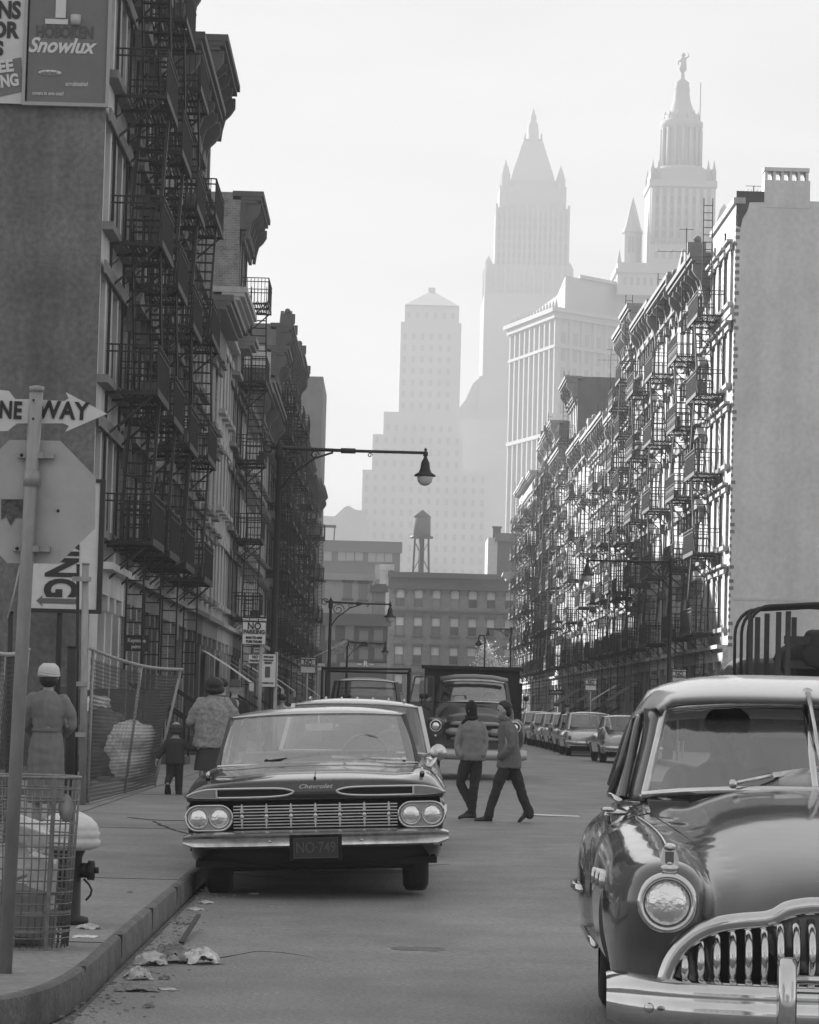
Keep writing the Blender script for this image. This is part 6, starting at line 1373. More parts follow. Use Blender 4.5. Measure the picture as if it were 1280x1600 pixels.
limb(mb, [Q(-.17, 0, 1.15), Q(-.29, 0, .97), Q(-.37, -.02, .83)], [.055, .05, .045], 10); limb(mb, [Q(.17, 0, 1.15), Q(.31, .02, 1.03), Q(.44, .03, 1.03)], [.055, .05, .045], 10); fuse(mb, 'jacket', mat('jacket_dark', .035, .9, bump=.4, bscale=14), P, .011, 3)
mb = MB(); limb(mb, [Q(-.09, 0, .78), Q(-.1, .02, .42), Q(-.13, -.18, .28)], [.075, .06, .052], 12); limb(mb, [Q(.09, 0, .78), Q(.1, .03, .4), Q(.1, .04, .1)], [.075, .06, .055], 12); fuse(mb, 'trousers', m_trous, P, .011, 2)
mb = MB(); mb.ball(Q(0, 0, 1.47), .1, 14, (.1, .105, .07)); mb.ball(Q(0, -.01, 1.40), .1, 14, (.098, .1, .05)); mb.build('cap', mat('cap_grey', .045, .9), P)
mb = MB(); shoe(mb, Q(.1, -.02, 0), math.pi/2, .17); mb.build('shoe', m_shoe, P); mb = MB(); shoe(mb, (0,0,0), math.pi/2, .17); o = mb.build('shoe', m_shoe, P); o.location = Q(-.13, -.22, .16); o.rotation_euler = (R(-50), 0, 0)
# --- woman in long grey coat and pale hat, standing by the fence
Yc = 30.3; c = at(73, 1150, Yc); P = thing('person', 'woman in long belted grey coat and pale turban hat, back turned beside the fence', 'person', (c.x, Yc, .15)); k = 1.0
mb = MB()
for s in (-1, 1): limb(mb, [Q(s*.085, 0, .85), Q(s*.08, 0, .46), Q(s*.075, 0, .08)], [.09, .055, .036])
limb(mb, [Q(0, 0, .9), Q(0, 0, 1.1), Q(0, 0, 1.30), Q(0, 0, 1.42)], [(.15, .12), (.13, .11), (.16, .11), (.06, .06)], 14); limb(mb, [Q(0, 0, 1.4), Q(.0, .01, 1.52)], [.048, .046])
for s in (-1, 1): limb(mb, [Q(s*.17, 0, 1.33), Q(s*.22, .02, 1.08), Q(s*.14, .2, .98)], [.055, .042, .034]); hand(mb, Q(s*.14, .2, .98), (-s, .6, .2), (0, 0, 1))
head(mb, Q(.0, .02, 1.57), .098, (-.3, 1)); fuse(mb, 'body', m_skin, P, .01, 3)
mb = MB(); mb.ball(Q(0, -.01, 1.545), .1, 12, (.1, .1, .09)); fuse(mb, 'hair', m_hair, P, .014, 1)
mb = MB(); garment(mb, [Q(0, 0, 1.57)[:] + (.105, .11), Q(0, 0, 1.62)[:] + (.112, .118), Q(0, 0, 1.67)[:] + (.1, .105), Q(0, 0, 1.71)[:] + (.06, .065)], 20); 
for i in range(5): z = 1.585 + i*.024; mb.tube([Q((.112 - .003*i*i)*math.cos(a), (.118 - .003*i*i)*math.sin(a), z + .008*math.sin(a*2)) for a in [2*math.pi*j/20 for j in range(21)]], .009, 6, False)
mb.build('hat', mat('hat_pale', .6, .9, bump=.3, bscale=60), P)
mb = MB(); garment(mb, [Q(0, 0, .28)[:] + (.175, .15), Q(0, 0, .6)[:] + (.178, .155), Q(0, 0, .85)[:] + (.18, .15), Q(0, 0, 1.0)[:] + (.15, .125), Q(0, 0, 1.06)[:] + (.145, .12), Q(0, 0, 1.2)[:] + (.17, .135), Q(0, 0, 1.33)[:] + (.165, .12), Q(0, 0, 1.43)[:] + (.075, .07)], 26)
for s in (-1, 1): limb(mb, [Q(s*.15, 0, 1.34), Q(s*.225, .01, 1.2), Q(s*.235, .04, 1.08), Q(s*.17, .17, 1.0)], [.07, .07, .064, .05], 12)
fuse(mb, 'coat', mat('long_coat', .2, .95, var=.15, scale=14, bump=.4, bscale=12, stretch=(1,1,.25)), P, .014, 2, fold=.013)
mb = MB(); garment(mb, [Q(0, 0, 1.01)[:] + (.158, .133), Q(0, 0, 1.045)[:] + (.156, .131)], 24); mb.build('belt', mat('belt_grey', .17, .9), P)
for s in (-1, 1): mb = MB(); shoe(mb, Q(s*.075, -.04, 0), math.pi/2, .23); mb.build('shoe', m_shoe, P)
# --- distant walkers: compact but complete figures
def walker(px_, py_top, py_foot, z0, label, coat, hat=None, turn=0, h=1.68, Yd=None, X=None):
    if Yd is None: g = onz(px_, py_foot, z0); Yd = g.y; X = g.x
    else: X = at(px_, py_top, Yd).x
    P = thing('person', label, 'person', (X, Yd, z0), turn); s_ = h/1.7
    mb = MB()
    for s in (-1, 1): limb(mb, [Vector((s*.085, 0, .85))*s_, Vector((s*.085, s*.1, .45))*s_, Vector((s*.085, s*.16, .08))*s_], [.09, .06, .045], 8)
    limb(mb, [Vector((0, 0, .9))*s_, Vector((0, 0, 1.3))*s_, Vector((0, 0, 1.42))*s_, Vector((0, 0, 1.5))*s_], [.14, .15, .06, .05], 10); head(mb, Vector((0, 0, 1.58))*s_, .1, (0, 1)); 
    for s in (-1, 1): limb(mb, [Vector((s*.18, 0, 1.33))*s_, Vector((s*.24, .02, 1.05))*s_, Vector((s*.22, .1, .85))*s_], [.05, .045, .04], 8)
    fuse(mb, 'body', m_skin, P, .018, 2)
    mb = MB(); garment(mb, [(0, 0, .55*s_, .22, .17), (0, 0, .9*s_, .2, .15), (0, 0, 1.2*s_, .2, .15), (0, 0, 1.36*s_, .16, .11), (0, 0, 1.44*s_, .07, .07)], 16)
    for s in (-1, 1): limb(mb, [Vector((s*.17, 0, 1.34))*s_, Vector((s*.25, .02, 1.05))*s_, Vector((s*.22, .1, .88))*s_], [.07, .065, .055], 8)
    fuse(mb, 'coat', coat, P, .022, 2)
    mb = MB()
    if hat: mb.lathe([(.15, 1.62*s_), (.15, 1.635*s_), (.1, 1.64*s_), (.095, 1.72*s_), (.06, 1.74*s_), (0, 1.735*s_)], 16); mb.build('hat', hat, P)
    else: mb.ball((0, -.01, 1.62*s_), .1, 10, (.108, .11, .09)); mb.build('hair', m_hair, P)
    return P
mc_d = mat('coat_black', .02, .9); mc_m = mat('coat_mid', .09, .9)
walker(347, 1072, 0, .15, 'man in dark coat walking away just ahead of the shaggy-coated woman', mc_m, None, 0, 1.76, Yd=47.5)
walker(367, 1077, 0, .15, 'man in dark hat and black coat, rightmost of the left pavement walkers', mc_d, mat('hat_dark', .06, .8), 0, 1.72, Yd=49.5)
walker(441, 1088, 0, .15, 'far figure in a light top by the left stoops above the car roof', mat('coat_light', .5, .9), None, 0, 1.6, Yd=66)
walker(887, 1080, 0, .15, 'far pedestrian in dark coat on the right pavement behind the parked row', mc_d, None, 0, 1.72, Yd=112, X=None)
walker(1065, 1075, 0, .15, 'dark-coated pedestrian by the blank end wall on the right pavement', mc_d, mat('hat_dark', .06, .8), 0, 1.72, Yd=96)
# --- driver in the big sedan
bp_ = next(o for o in bpy.data.objects if o.name == 'sedan')
P = thing('person', 'driver darkened to a silhouette behind the windshield of the big rounded sedan', 'person', (0,0,0)); P.location = bp_.location; P.rotation_euler = bp_.rotation_euler
mb = MB(); o3 = Vector((-.34, 2.92, 0))
limb(mb, [o3 + Vector((0, .05, .72)), o3 + Vector((0, .06, 1.0)), o3 + Vector((0, .02, 1.18)), o3 + Vector((0, 0, 1.27))], [(.17, .13), (.18, .13), (.2, .12), (.07, .07)], 14); limb(mb, [o3 + Vector((0, 0, 1.24)), o3 + Vector((0, -.02, 1.33))], [.055, .055])
for s in (-1, 1):
    limb(mb, [o3 + Vector((s*.2, .02, 1.17)), o3 + Vector((s*.27, -.12, .98)), o3 + Vector((s*.16, -.42, 1.05))], [.06, .05, .038], 10); hand(mb, o3 + Vector((s*.16, -.42, 1.05)), (-s*.3, -1, .2), (0, 0, 1))
    limb(mb, [o3 + Vector((s*.1, .0, .72)), o3 + Vector((s*.13, -.42, .74)), o3 + Vector((s*.12, -.7, .38))], [.09, .065, .05], 10)
head(mb, o3 + Vector((.02, -.04, 1.41)), .105, (.1, -1)); fuse(mb, 'body', mat('skin_shadow', .07, .6), P, .012, 3)  # skin and jacket colours darkened so the driver reads as a silhouette
mb = MB(); garment(mb, [tuple(o3 + Vector((0, .05, .75))) + (.2, .15), tuple(o3 + Vector((0, .05, 1.0))) + (.22, .15), tuple(o3 + Vector((0, .03, 1.16))) + (.22, .13), tuple(o3 + Vector((0, 0, 1.27))) + (.08, .08)], 20)
for s in (-1, 1): limb(mb, [o3 + Vector((s*.2, .02, 1.17)), o3 + Vector((s*.27, -.12, 1.0)), o3 + Vector((s*.17, -.38, 1.05))], [.085, .07, .05], 10)
fuse(mb, 'jacket', mat('jacket_silhouette', .03, .9), P, .016, 3)
mb = MB(); c = o3 + Vector((.02, -.02, 1.455)); mb.ball(c, .11, 14, (.115, .125, .085)); mb.ball(c + Vector((0, .05, -.04)), .1, 10, (.108, .08, .09)); fuse(mb, 'hair', m_hair, P, .014, 2)
# ================================================================== street furniture and signs
m_galv = mat('galvanised_pipe', .30, .5, .3, var=.3, scale=7, stretch=(1,1,.3), bump=.15)
m_signw = mat('sign_white', .62, .5, var=.08, scale=6)
m_ink = mat('sign_ink', .012, .6)
m_signback = mat('sign_back', .40, .55, .2, var=.18, scale=3.5, stain=.25)
# --- leaning pole with ONE WAY arrow and the back of an octagonal sign
YP = 14.45
top = at(57.5, 606, YP); bot = onz(13.5, 1517, .15); bot.y = YP
P = thing('sign_pole', 'leaning grey pipe pole with one-way arrow above the back of an octagonal sign', 'sign pole', (bot.x, YP, .15))
def L_(px_, py_, dy=0):
    v = at(px_, py_, YP); return Vector((v.x - bot.x, dy, v.z - .15))
tp = L_(57.5, 606); 
mb = MB(); mid = L_(48, 760); mb.tube([(0,0,0), tuple(mid), tuple(tp)], .0335, 16); mb.tube([tuple(L_(50.3, 735)), tuple(L_(49.8, 760))], .042, 16); 
mb.tube([tuple(L_(57.3, 612)), tuple(tp + Vector((0,0,.006)))], .037, 16); mb.ball(tp, .036, 12, (.036, .036, .012)); mb.build('pole', m_galv, P)
s_ = YP/FPX
def arrow(pts, name, m, y):
    mb = MB(); mb.prism([(L_(a, b).x, L_(a, b).z) for a, b in pts], y, y + .004, 'y'); return mb.build(name, m, P)
ar = arrow([(166,645), (101,611), (106,621), (99,625), (40,622), (22,622), (12,609), (-20,606), (-36,640), (-20,672), (10,672), (25,660), (40,660), (98,660), (106,664), (101,673)], 'arrow_sign', m_signw, .045)
for t_, x_, y_ in (('ONE', 3, 640), ('WAY', 97, 641)):
    v = L_(x_, y_); o = text_at(t_, .118, m_ink, ar, (v.x, .040, v.z), (R(90), R(1.5), 0), sx=.88 if t_ == 'WAY' else .72, bold=.004, depth=.002, space=1.08)
for (x_, y_) in ((53.5, 626), (53, 655)): mb = MB(); mb.ball(L_(x_, y_, -.034), .006, 8); mb.build('bolt', m_iron, P)
cx_, cy_, rr_ = 51, 783, 104.5
oc = [(cx_ + rr_*math.cos(R(22.5 + 45*k + 1.0)), cy_ + rr_*math.sin(R(22.5 + 45*k + 1.0))) for k in range(8)]
o = arrow(oc, 'octagonal_sign_back', m_signback, .05)
for y_ in (711, 857):
    a, b = L_(27 if y_ < 800 else 20, y_, .02), L_(84 if y_ < 800 else 78, y_ + 1, .02); mb = MB(); mb.bar(a, b, .05, .026); mb.bar(a.lerp(b, .5) + Vector((-.04, -.03, 0)), a.lerp(b, .5) + Vector((.04, -.03, 0)), .02, .03); o = mb.build('clamp', m_galv, P)
    for q in (.12, .66): mb = MB(); mb.ball(a.lerp(b, q) + Vector((0, -.028, 0)), .009, 8); mb.build('bolt', m_iron, o)
for (x_, y_) in ((89, 797), (44.5, 799), (38.5, 922), (37, 947)): mb = MB(); mb.ball(L_(x_, y_, .048 if x_ > 80 else -.026), .005 if x_ < 80 else .008, 8); mb.build('rivet', m_iron, P)
mb = MB(); mb.add([L_(0, 779, .046), L_(35, 779, .046), L_(35, 808, .046), L_(22, 808, .045), L_(15, 821, .044), L_(8, 806, .045), L_(0, 811, .046)], [(0,1,2,3,4,5,6)]); mb.build('torn_sticker', mat('sticker_torn', .10, .9, var=.7, scale=30), P)
mb = MB(); mb.tube([tuple(L_(29, 883, .06)), tuple(L_(14, 925, .2)), tuple(L_(0, 962, .3))], .004, 5); mb.build('wire', m_signw, P)
# --- poster boards on the near end wall
YB = 57.42
def wallboard(x0, y0, x1, y1, name, label, m, Y=YB, th=.05, frame=None):
    a, b = at(x0, y0, Y), at(x1, y1, Y); ob = MB(); ob.box(0, b.x - a.x, 0, th, 0, a.z - b.z); o = ob.build(name, m, None, loc=(a.x, Y - th, b.z)); tag(o, label, 'sign'); return o, b.x - a.x, a.z - b.z
m_post = mat('poster_grey', .15, .7, var=.1, scale=2)
o, W_, H_ = wallboard(47, -60, 165, 163, 'poster_board', 'dark poster with white script lettering high on the near end wall', m_post)
fr = MB()
for a in ((-.06, 0, -.0, H_), (W_, W_ + .06, 0, H_)): fr.box(a[0], a[1], -.05, .05, a[2], a[3])
fr.box(-.06, W_ + .06, -.05, .05, -.07, -.001); fr.build('frame', mat('frame_pale', .35, .7), o)
k = YB / FPX
def tx(s, px_, py_, size, m, par, W0x, y1, w=None, **kw):
    return text_at(s, size*k*1.38, m, par, ((px_ - W0x)*k, -.012, (y1 - py_)*k), fw=w*k if w else None, **kw)
m_hob = mat('ink_mid', .075, .7); m_wht = mat('ink_white', .6, .7)
tx('HOBOKEN', 106, 51, 19, m_hob, o, 47, 163, w=90, bold=.012)
tx('Snowlux', 104, 73, 24, m_wht, o, 47, 163, w=108, bold=.012, shear=.35)
mb = MB(); mb.lathe([(0, -.02), (18.5*k, -.012), (18.5*k, 0)], 24, (38*k, 0, 0), 'y'); ov = mb.build('oval_badge', m_wht, o); ov.scale = (1, 1, .26); ov.location = (0, 0, (163 - 116)*k)
tx('odorless!', 84, 116, 6, m_post, o, 47, 163, w=26, bold=.002).location.y = -.03
tx('scrubbable!', 128, 133, 7, m_wht, o, 47, 163, w=35, bold=.002); tx('covers in one coat!', 83, 149, 6, m_wht, o, 47, 163, w=49, bold=.002)
mb = MB(); mb.lathe([(8*k, 0), (8.5*k, 15*k)], 16, (76*k, -.02, (163 - 38)*k)); mb.build('paint_pail', mat('pail', .45, .6), o)
mb = MB(); mb.box(28*k, 64*k, -.03, -.001, (163 - 38)*k, (163 - 30)*k); mb.box(44*k, 60*k, -.04, -.002, (163 - 28)*k, (163 + 10)*k); mb.build('painted_figure_block', m_wht, o)
o, W_, H_ = wallboard(-60, -60, 42, 163, 'poster_board', 'white poster with big dark capitals and a dark tilted panel, high at left', mat('poster_white', .55, .7, var=.08))
tx('TANS', 0, 15, 27, m_ink, o, -60, 163, w=74, bold=.02); tx('FOR', 7, 47, 25, m_ink, o, -60, 163, w=58, bold=.02); tx('LESS', -22, 77, 23, m_ink, o, -60, 163, w=68, bold=.02)
mb = MB(); mb.prism([((-20 + 60)*k, (163 - 103)*k), ((40 + 60)*k, (163 - 89)*k), ((45 + 60)*k, (163 - 143)*k), ((-20 + 60)*k, (163 - 160)*k)], -.02, -.001, 'y'); mb.build('dark_panel', m_post, o)
for s__, px_, py_ in (('FREE', 4, 107), ('PARKING', -2, 132)):
    t_ = tx(s__, px_, py_, 19, m_wht, o, -60, 163, w=50 if s__ == 'FREE' else 80, bold=.014); t_.location.y = -.034; t_.rotation_euler = (R(90), R(-9), 0)
# --- upright PARKING sign
YB2 = 52.
P2 = at(62, 955, YB2); o, W_, H_ = wallboard(56, 752, 151, 953, 'parking_sign', 'white upright sign reading PARKING downwards with an arrow, behind the octagon', m_signw, YB2, .06)
k2 = YB2/FPX
fr = MB(); fr.box(W_, W_ + .09, -.04, .08, -.07, H_ + .06); fr.box(-.06, W_, -.04, .08, -.07, -.001); fr.box(-.06, W_, -.04, .08, H_, H_ + .06); fr.build('frame', m_ink, o)
t_ = text_at('PARKING', 58*k2*1.36, m_ink, o, ((102 - 56)*k2, -.012, (953 - 847)*k2), (R(90), R(90), 0), fw=176*k2, fh=54*k2, bold=.03, depth=.006)
mb = MB(); mb.prism([((64-56)*k2, (953-941)*k2), ((74-56)*k2, (953-932)*k2), ((72-56)*k2, (953-937)*k2), ((128-56)*k2, (953-937)*k2), ((128-56)*k2, (953-945)*k2), ((72-56)*k2, (953-945)*k2), ((74-56)*k2, (953-950)*k2)], -.012, -.001, 'y'); mb.build('arrow', mat('ink_grey', .12, .7), o)
mb = MB(); mb.tube([(.5, .12, -3.2), (.5, .12, H_)], .05, 8); mb.build('post', m_iron, o)
# --- fence: posts and leaning wire mesh
m_wire = mat('fence_wire', .07, .6, .3)
def post(x_, ytop, ybot, Y, r_, name, label, m=m_galv, tl=0):
    a = at(x_, ytop, Y); b = at(x_ + tl - 5, ybot, Y); mb = MB(); mb.tube([(b.x, Y, .15), (a.x, Y, a.z)], r_, 12); mb.tube([(a.x, Y, a.z), (a.x, Y, a.z + .02)], r_*1.15, 12)
    o = mb.build(name, m, None); tag(o, label, 'post'); return o, a, b
YF0 = 38.
pa, a1, b1 = post(134, 882, 1243, YF0, .045, 'fence_post', 'thick galvanised pipe post at the near end of the wire fence')
pb, a2, b2 = post(122, 884, 1232, YF0 + .1, .022, 'fence_post', 'thin pipe post clamped to the thick galvanised one', m_iron, 2)
for z_ in (.9, 1.55, 2.9): 
    mb = MB(); mb.box(-.16, .08, -.03, .03, -.03, .03); q = mb.build('clamp', m_galv, pa, loc=(a1.x, YF0 - .05, .15 + z_))
pc, a3, b3 = post(113, 1012, 1250, 36.5, .06, 'fence_post', 'dark short wooden post left of the pipe posts', mat('dark_wood', .03, .9, var=.3, scale=4))
pd, a4, b4 = post(17, 958, 1240, 33, .03, 'fence_post', 'black leaning stake at the left edge behind the sign pole', m_iron)
# mesh panel: woven wires between leaning top and bottom rails
def mesh_panel(T0, T1, B0, B1, name, label, sag=.0, pitch=.085, wr=.0042):
    T0, T1, B0, B1 = map(Vector, (T0, T1, B0, B1)); root = thing(name, label, 'fence', B0)
    o_ = B0; mb = MB(); Lh = (B1 - B0).length; Hh = (T0 - B0).length; nx = int(Lh/pitch); nz = int(Hh/pitch)
    def S(u, v): p = B0.lerp(B1, u).lerp(T0.lerp(T1, u), v); return p - o_ + Vector((-.10*math.sin(math.pi*v)*math.sin(math.pi*u*2.3) , 0, -.08*math.sin(math.pi*u)*v))
    # diamond weave
    N = nx; asp = (Hh/Lh)
    for i in range(-nz, nx + 1):
        for sg in (1, -1):
            pts = []
            for j in range(nz + 1):
                u = (i + (j if sg == 1 else nz - j))/nx
                if 0 <= u <= 1: pts.append(S(u, j/nz))
            for a, b in zip(pts[::2], pts[2::2]): mb.bar(a, b, wr)
    mb.build('wire_mesh', m_wire, root)
    mb = MB(); mb.tube([S(t/10, 1) for t in range(11)], .024, 8); mb.tube([S(t/10, .0) for t in range(11)], .012, 6); mb.build('rail', m_galv, root)
    for u in ((0.02, .5, .98)): mb = MB(); mb.tube([S(u, 0), S(u, 1)], .022, 8); mb.build('post', m_galv, root)
    return root
c0, c1, d0, d1 = at(142, 1014, 38), at(285, 1046, 47.5), at(134, 1243, 38), at(243, 1229, 47.5)
mesh_panel(c0, c1, (d0.x, 38, .16), (d1.x, 47.5, .16), 'wire_fence', 'sagging wire mesh fence leaning out over the left pavement', pitch=.10)
c0, c1 = at(-40, 1005, 27), at(45, 1015, 33); mesh_panel(c0, c1, (c0.x, 27, .16), (c1.x - .1, 33, .16), 'wire_fence', 'dark wire mesh fence at the left edge behind the litter basket', pitch=.10)
c0 = at(60, 1010, 46); c1 = at(128, 1006, 40); 
# lot: rubble strip and boards behind the fence
rnd.seed(9)
mb = MB()
for i in range(60):
    x = rnd.uniform(-7.5, -4.4); y = rnd.uniform(40, 57); s = rnd.uniform(.05, .22); mb.box(x, x + s*1.6, y, y + s, .15, .15 + s*rnd.uniform(.3, .9))
o = mb.build('rubble', mat('rubble', .16, .95, var=.5, scale=4)); tag(o, 'loose rubble and bricks strewn over the vacant lot behind the fence', 'rubble', kind='stuff')
mb = MB()
for i in range(16): mb.box(-9.5 + i*.33, -9.5 + i*.33 + .30, 56.0, 56.04, .15, 1.6 + rnd.uniform(-.1, .15))
o = mb.build('board_fence', mat('old_boards', .08, .95, var=.4, scale=3)); tag(o, 'dark board fence across the vacant lot in front of the near end wall', 'fence')
# --- wire litter basket
YK = 16.0; rb = onz(113, 1470, .15); tr = at(127, 1215, YK); kz = tr.z - .15
cxk = tr.x - .275; P = thing('litter_basket', 'round wire mesh litter basket full of cartons and papers beside the pole', 'litter basket', (cxk, YK, .15))
m_bw = mat('basket_wire', .2, .5, .4, var=.3, scale=20)
mb = MB(); nz_ = 15; H_ = kz
for i in range(nz_ + 1):
    z = H_*(i/nz_) ; r_ = .232 + .04*z/H_; thick = .0045 if i not in (0, nz_) else .009
    mb.tube([(r_*math.cos(a), r_*math.sin(a), z) for a in [2*math.pi*j/36 for j in range(37)]], thick, 5, False)
for j in range(40):
    a = 2*math.pi*j/40; mb.tube([((.232 + .04*t)*math.cos(a + .05*math.sin(t*3)), (.232 + .04*t)*math.sin(a + .05*math.sin(t*3)), H_*t) for t in (0, .5, 1)], .0035, 4)
for t in (.06, .16, .24): z = H_*t
mb.build('wire_cage', m_bw, P)
mb = MB()
for j in range(4): a = .6 + j*math.pi/2; mb.bar((.24*math.cos(a), .24*math.sin(a), 0), (.28*math.cos(a), .28*math.sin(a), H_), .022, .006)
for z in (.10, .2, .3): mb.lathe([(.243, z - .008), (.243, z + .008)], 36, (0,0,0), cap=False)
mb.build('cage_strap', m_bw, P)
mb = MB(); mb.lathe([(0, 0), (.235, 0), (.235, .012)], 30); mb.build('base_plate', m_bw, P)
m_card = mat('cardboard', .30, .9, var=.15, scale=5); m_paper = mat('newsprint', .72, .9, var=.3, scale=9)
rnd.seed(21)
for n_, (x, y, z, sx_, sy_, sz_, rx, rz, mm) in enumerate(((-.02, -.05, .20, .26, .18, .26, 8, 20, m_card), (.09, -.08, .36, .16, .05, .30, 22, -20, m_paper), (-.1, .05, .45, .2, .12, .2, -20, 40, m_paper), (.05, .08, .12, .2, .2, .2, 5, 0, m_card), (.0, 0, .62, .2, .16, .1, 25, 30, m_paper))):
    mb = MB(); mb.box(-sx_/2, sx_/2, -sy_/2, sy_/2, -sz_/2, sz_/2); o = mb.build('carton' if mm is m_card else 'folded_paper', mm, None, loc=(cxk + x, YK + y, .15 + z)); o.rotation_euler = (R(rx), R(rx*.7), R(rz))
    md = o.modifiers.new('b', 'BEVEL'); md.width = .006
    tag(o, ('large brown carton', 'upright folded newspaper', 'crumpled pale packet', 'small brown carton at the bottom', 'pale paper wad on top')[n_] + ' inside the wire litter basket', 'rubbish')
mb = MB(); rr = []
mb.lathe([(0, 0), (.068, 0), (.07, .004), (0, .006)], 20); o = mb.build('tag_disc', m_galv, P, loc=(.215, -.17, H_ - .16)); o.rotation_euler = (R(80), 0, R(20)); o.scale = (.6, 1.1, 1)
# --- hydrant with pale bonnet
YH = 17.75; hx = onz(108, 1440, .15).x; P = thing('fire_hydrant', 'black fire hydrant with a broad white painted bonnet behind the litter basket', 'fire hydrant', (hx, YH, .15))
mb = MB(); mb.lathe([(.13, 0), (.135, .02), (.13, .04), (.085, .05), (.08, .3), (.085, .4), (.1, .43), (.1, .46)], 24); mb.build('barrel', m_iron, P)
mb = MB(); mb.lathe([(.12, .44), (.175, .455), (.19, .475), (.192, .50), (.178, .512), (.184, .52), (.188, .548), (.175, .562), (.178, .57), (.165, .60), (.13, .635), (.07, .665), (.05, .67), (.045, .70), (0, .71)], 32); mb.build('bonnet', mat('hydrant_white', .62, .45, var=.15, scale=9), P)
for a, l in ((0, .15), (180, .14), (-100, .16)):
    mb = MB(); mb.tube([(.07, 0, 0), (l - .03, 0, 0)], .045, 14); mb.tube([(l - .03, 0, 0), (l + .01, 0, 0)], .058, 8); mb.tube([(l + .01, 0, 0), (l + .035, 0, 0)], .02, 5); mb.build('nozzle_cap', m_iron, P, loc=(0, 0, .32), rotz=R(a))
mb = MB(); q = [(.1 + .05*math.sin(t), -.03, .27 - .09*t/2) for t in (0, .7, 1.4, 2.1, 2.8)]; mb.tube(q, .007, 5); mb.build('chain', m_iron, P)
# --- litter in the gutter and on the pavement
from mathutils import noise
m_p2 = mat('paper_bag', .22, .9, var=.35, scale=12); m_p3 = mat('dirty_paper', .5, .9, var=.3, scale=12)
def crumple(name, label, px_, py_, z, size, m, seed, flat=.5):
    """a sheet folded over itself: ragged grid wrapped on a small mound with hard creases"""
    r_ = random.Random(seed); g = onz(px_, py_, z); off = Vector((seed*3.1, seed*1.7, 0)); n = 14; rows = []
    for i in range(n + 1):
        row = []
        for j in range(n + 1):
            u, v = -1 + 2*i/n, -1 + 2*j/n; rr = math.hypot(u, v); edge = 1 + .22*noise.noise(Vector((u*2.2, v*2.2, 5)) + off)
            h = max(0, 1 - rr**1.6*.72)*.8 + .42*abs(noise.noise(Vector((u*1.9, v*1.9, 0)) + off)) + .3*abs(noise.noise(Vector((u*4.2, v*4.2, 2)) + off))
            h = h if rr < 1.05 else h*.5
            row.append(((u*edge + .22*noise.noise(Vector((u*3, v*3, 9)) + off))*size, (v*edge*.85 + .22*noise.noise(Vector((u*3, v*3, 14)) + off))*size, max(.002, h*size*flat*1.15)))
        rows.append(row)
    mb = MB(); mb.grid(rows, False); o = mb.build(name, m, None, loc=(g.x, g.y, z), rotz=r_.uniform(0, 6)); md = o.modifiers.new('t', 'SOLIDIFY'); md.thickness = .002; md.offset = -1
    return tag(o, label, 'litter')
for i, (n_, lab, x, y, s, m, f) in enumerate((
    ('crumpled_paper', 'pale crumpled paper against the kerb, left of the brown bag', 236, 1508, .085, m_p3, .9), ('paper_bag', 'torn brown paper bag in the gutter between two pale papers', 268, 1504, .12, m_p2, .8),
    ('paper_bag', 'pale flattened box-like bag, rightmost of the gutter litter', 313, 1506, .10, m_paper, .85), ('carton', 'small dented carton at the kerb foot in front of the papers', 217, 1530, .07, m_p3, .9),
    ('crumpled_paper', 'small dark scrap on the asphalt right of the dented carton', 257, 1530, .03, m_p2, .7), ('leaf_pile', 'flat grey rags where the kerb begins to curve', 214, 1547, .11, m_p2, .25),
    ('paper_scrap', 'thin pale scrap on the asphalt below the brown bag', 262, 1546, .05, m_p3, .12), ('paper_scrap', 'dark pellet near the bottom of the gutter', 232, 1574, .025, m_p2, .8),
    ('paper_scrap', 'pale scrap in the gutter by the dark car wheel', 322, 1412, .05, m_p3, .4), ('paper_scrap', 'flat pale scrap close in front of the dark car bumper', 397, 1398, .05, m_p3, .25),
    ('paper_scrap', 'white scrap on the asphalt right of the dark car tyre', 699, 1359, .06, m_paper, .25), ('paper_scrap', 'pale crumbs in the gutter under the long kerb', 305, 1422, .06, m_p3, .3),
    ('paper_scrap', 'mixed scraps in the gutter midway along the kerb', 290, 1444, .06, m_p2, .4), ('paper_scrap', 'tiny pale fleck in mid-road before the manhole', 541, 1444, .035, m_p3, .2),
    ('carton', 'flat opened packet on the pavement beside the litter basket', 140, 1451, .07, m_p3, .4), ('paper_scrap', 'pale sheet lying on the pavement at the basket foot', 132, 1464, .08, m_paper, .1),
    ('paper_scrap', 'pale scrap on the pavement under the fence foot', 222, 1229, .14, m_p3, .3), ('paper_scrap', 'small stone-like scrap on the pavement below the fence', 203, 1395, .02, m_p2, .6))):
    crumple(n_, lab, x, y, .151 if 14 <= i <= 17 else .002, s, m, 30 + i, f)
a, b = onz(283, 1478, 0), onz(311, 1452, 0); mb = MB(); mb.bar((a.x, a.y, .02), (b.x, b.y - .1, .10), .03, .012); o = mb.build('stick', m_ink); tag(o, 'short black stick propped in the gutter above the litter', 'stick')
# kerb-stone joints and asphalt patches
mb = MB(); rnd.seed(12); y = 14.9
while y < 90:
    mb.box(XL - .056, XL + .0005, y, y + .005, .02, .1543); y += rnd.uniform(1.6, 2.6)
o = mb.build('kerb_joint', mat('joint_grey', .06, .9)); tag(o, kind='structure')
# small grit along the gutter
rnd.seed(4); mb = MB()
for i in range(420):
    y = rnd.uniform(12.9, 24); x = XL + abs(rnd.gauss(0, .16)) + .03
    if y < 15: x -= (15 - y)*.05
    s = rnd.uniform(.004, .016); mb.box(x, x + s*1.5, y, y + s, .001, .001 + s*.5)
o = mb.build('grit', mat('grit', .3, .95, var=.6, scale=60)); tag(o, kind='stuff', label='loose grit and flecks along the gutter', cat='grit')
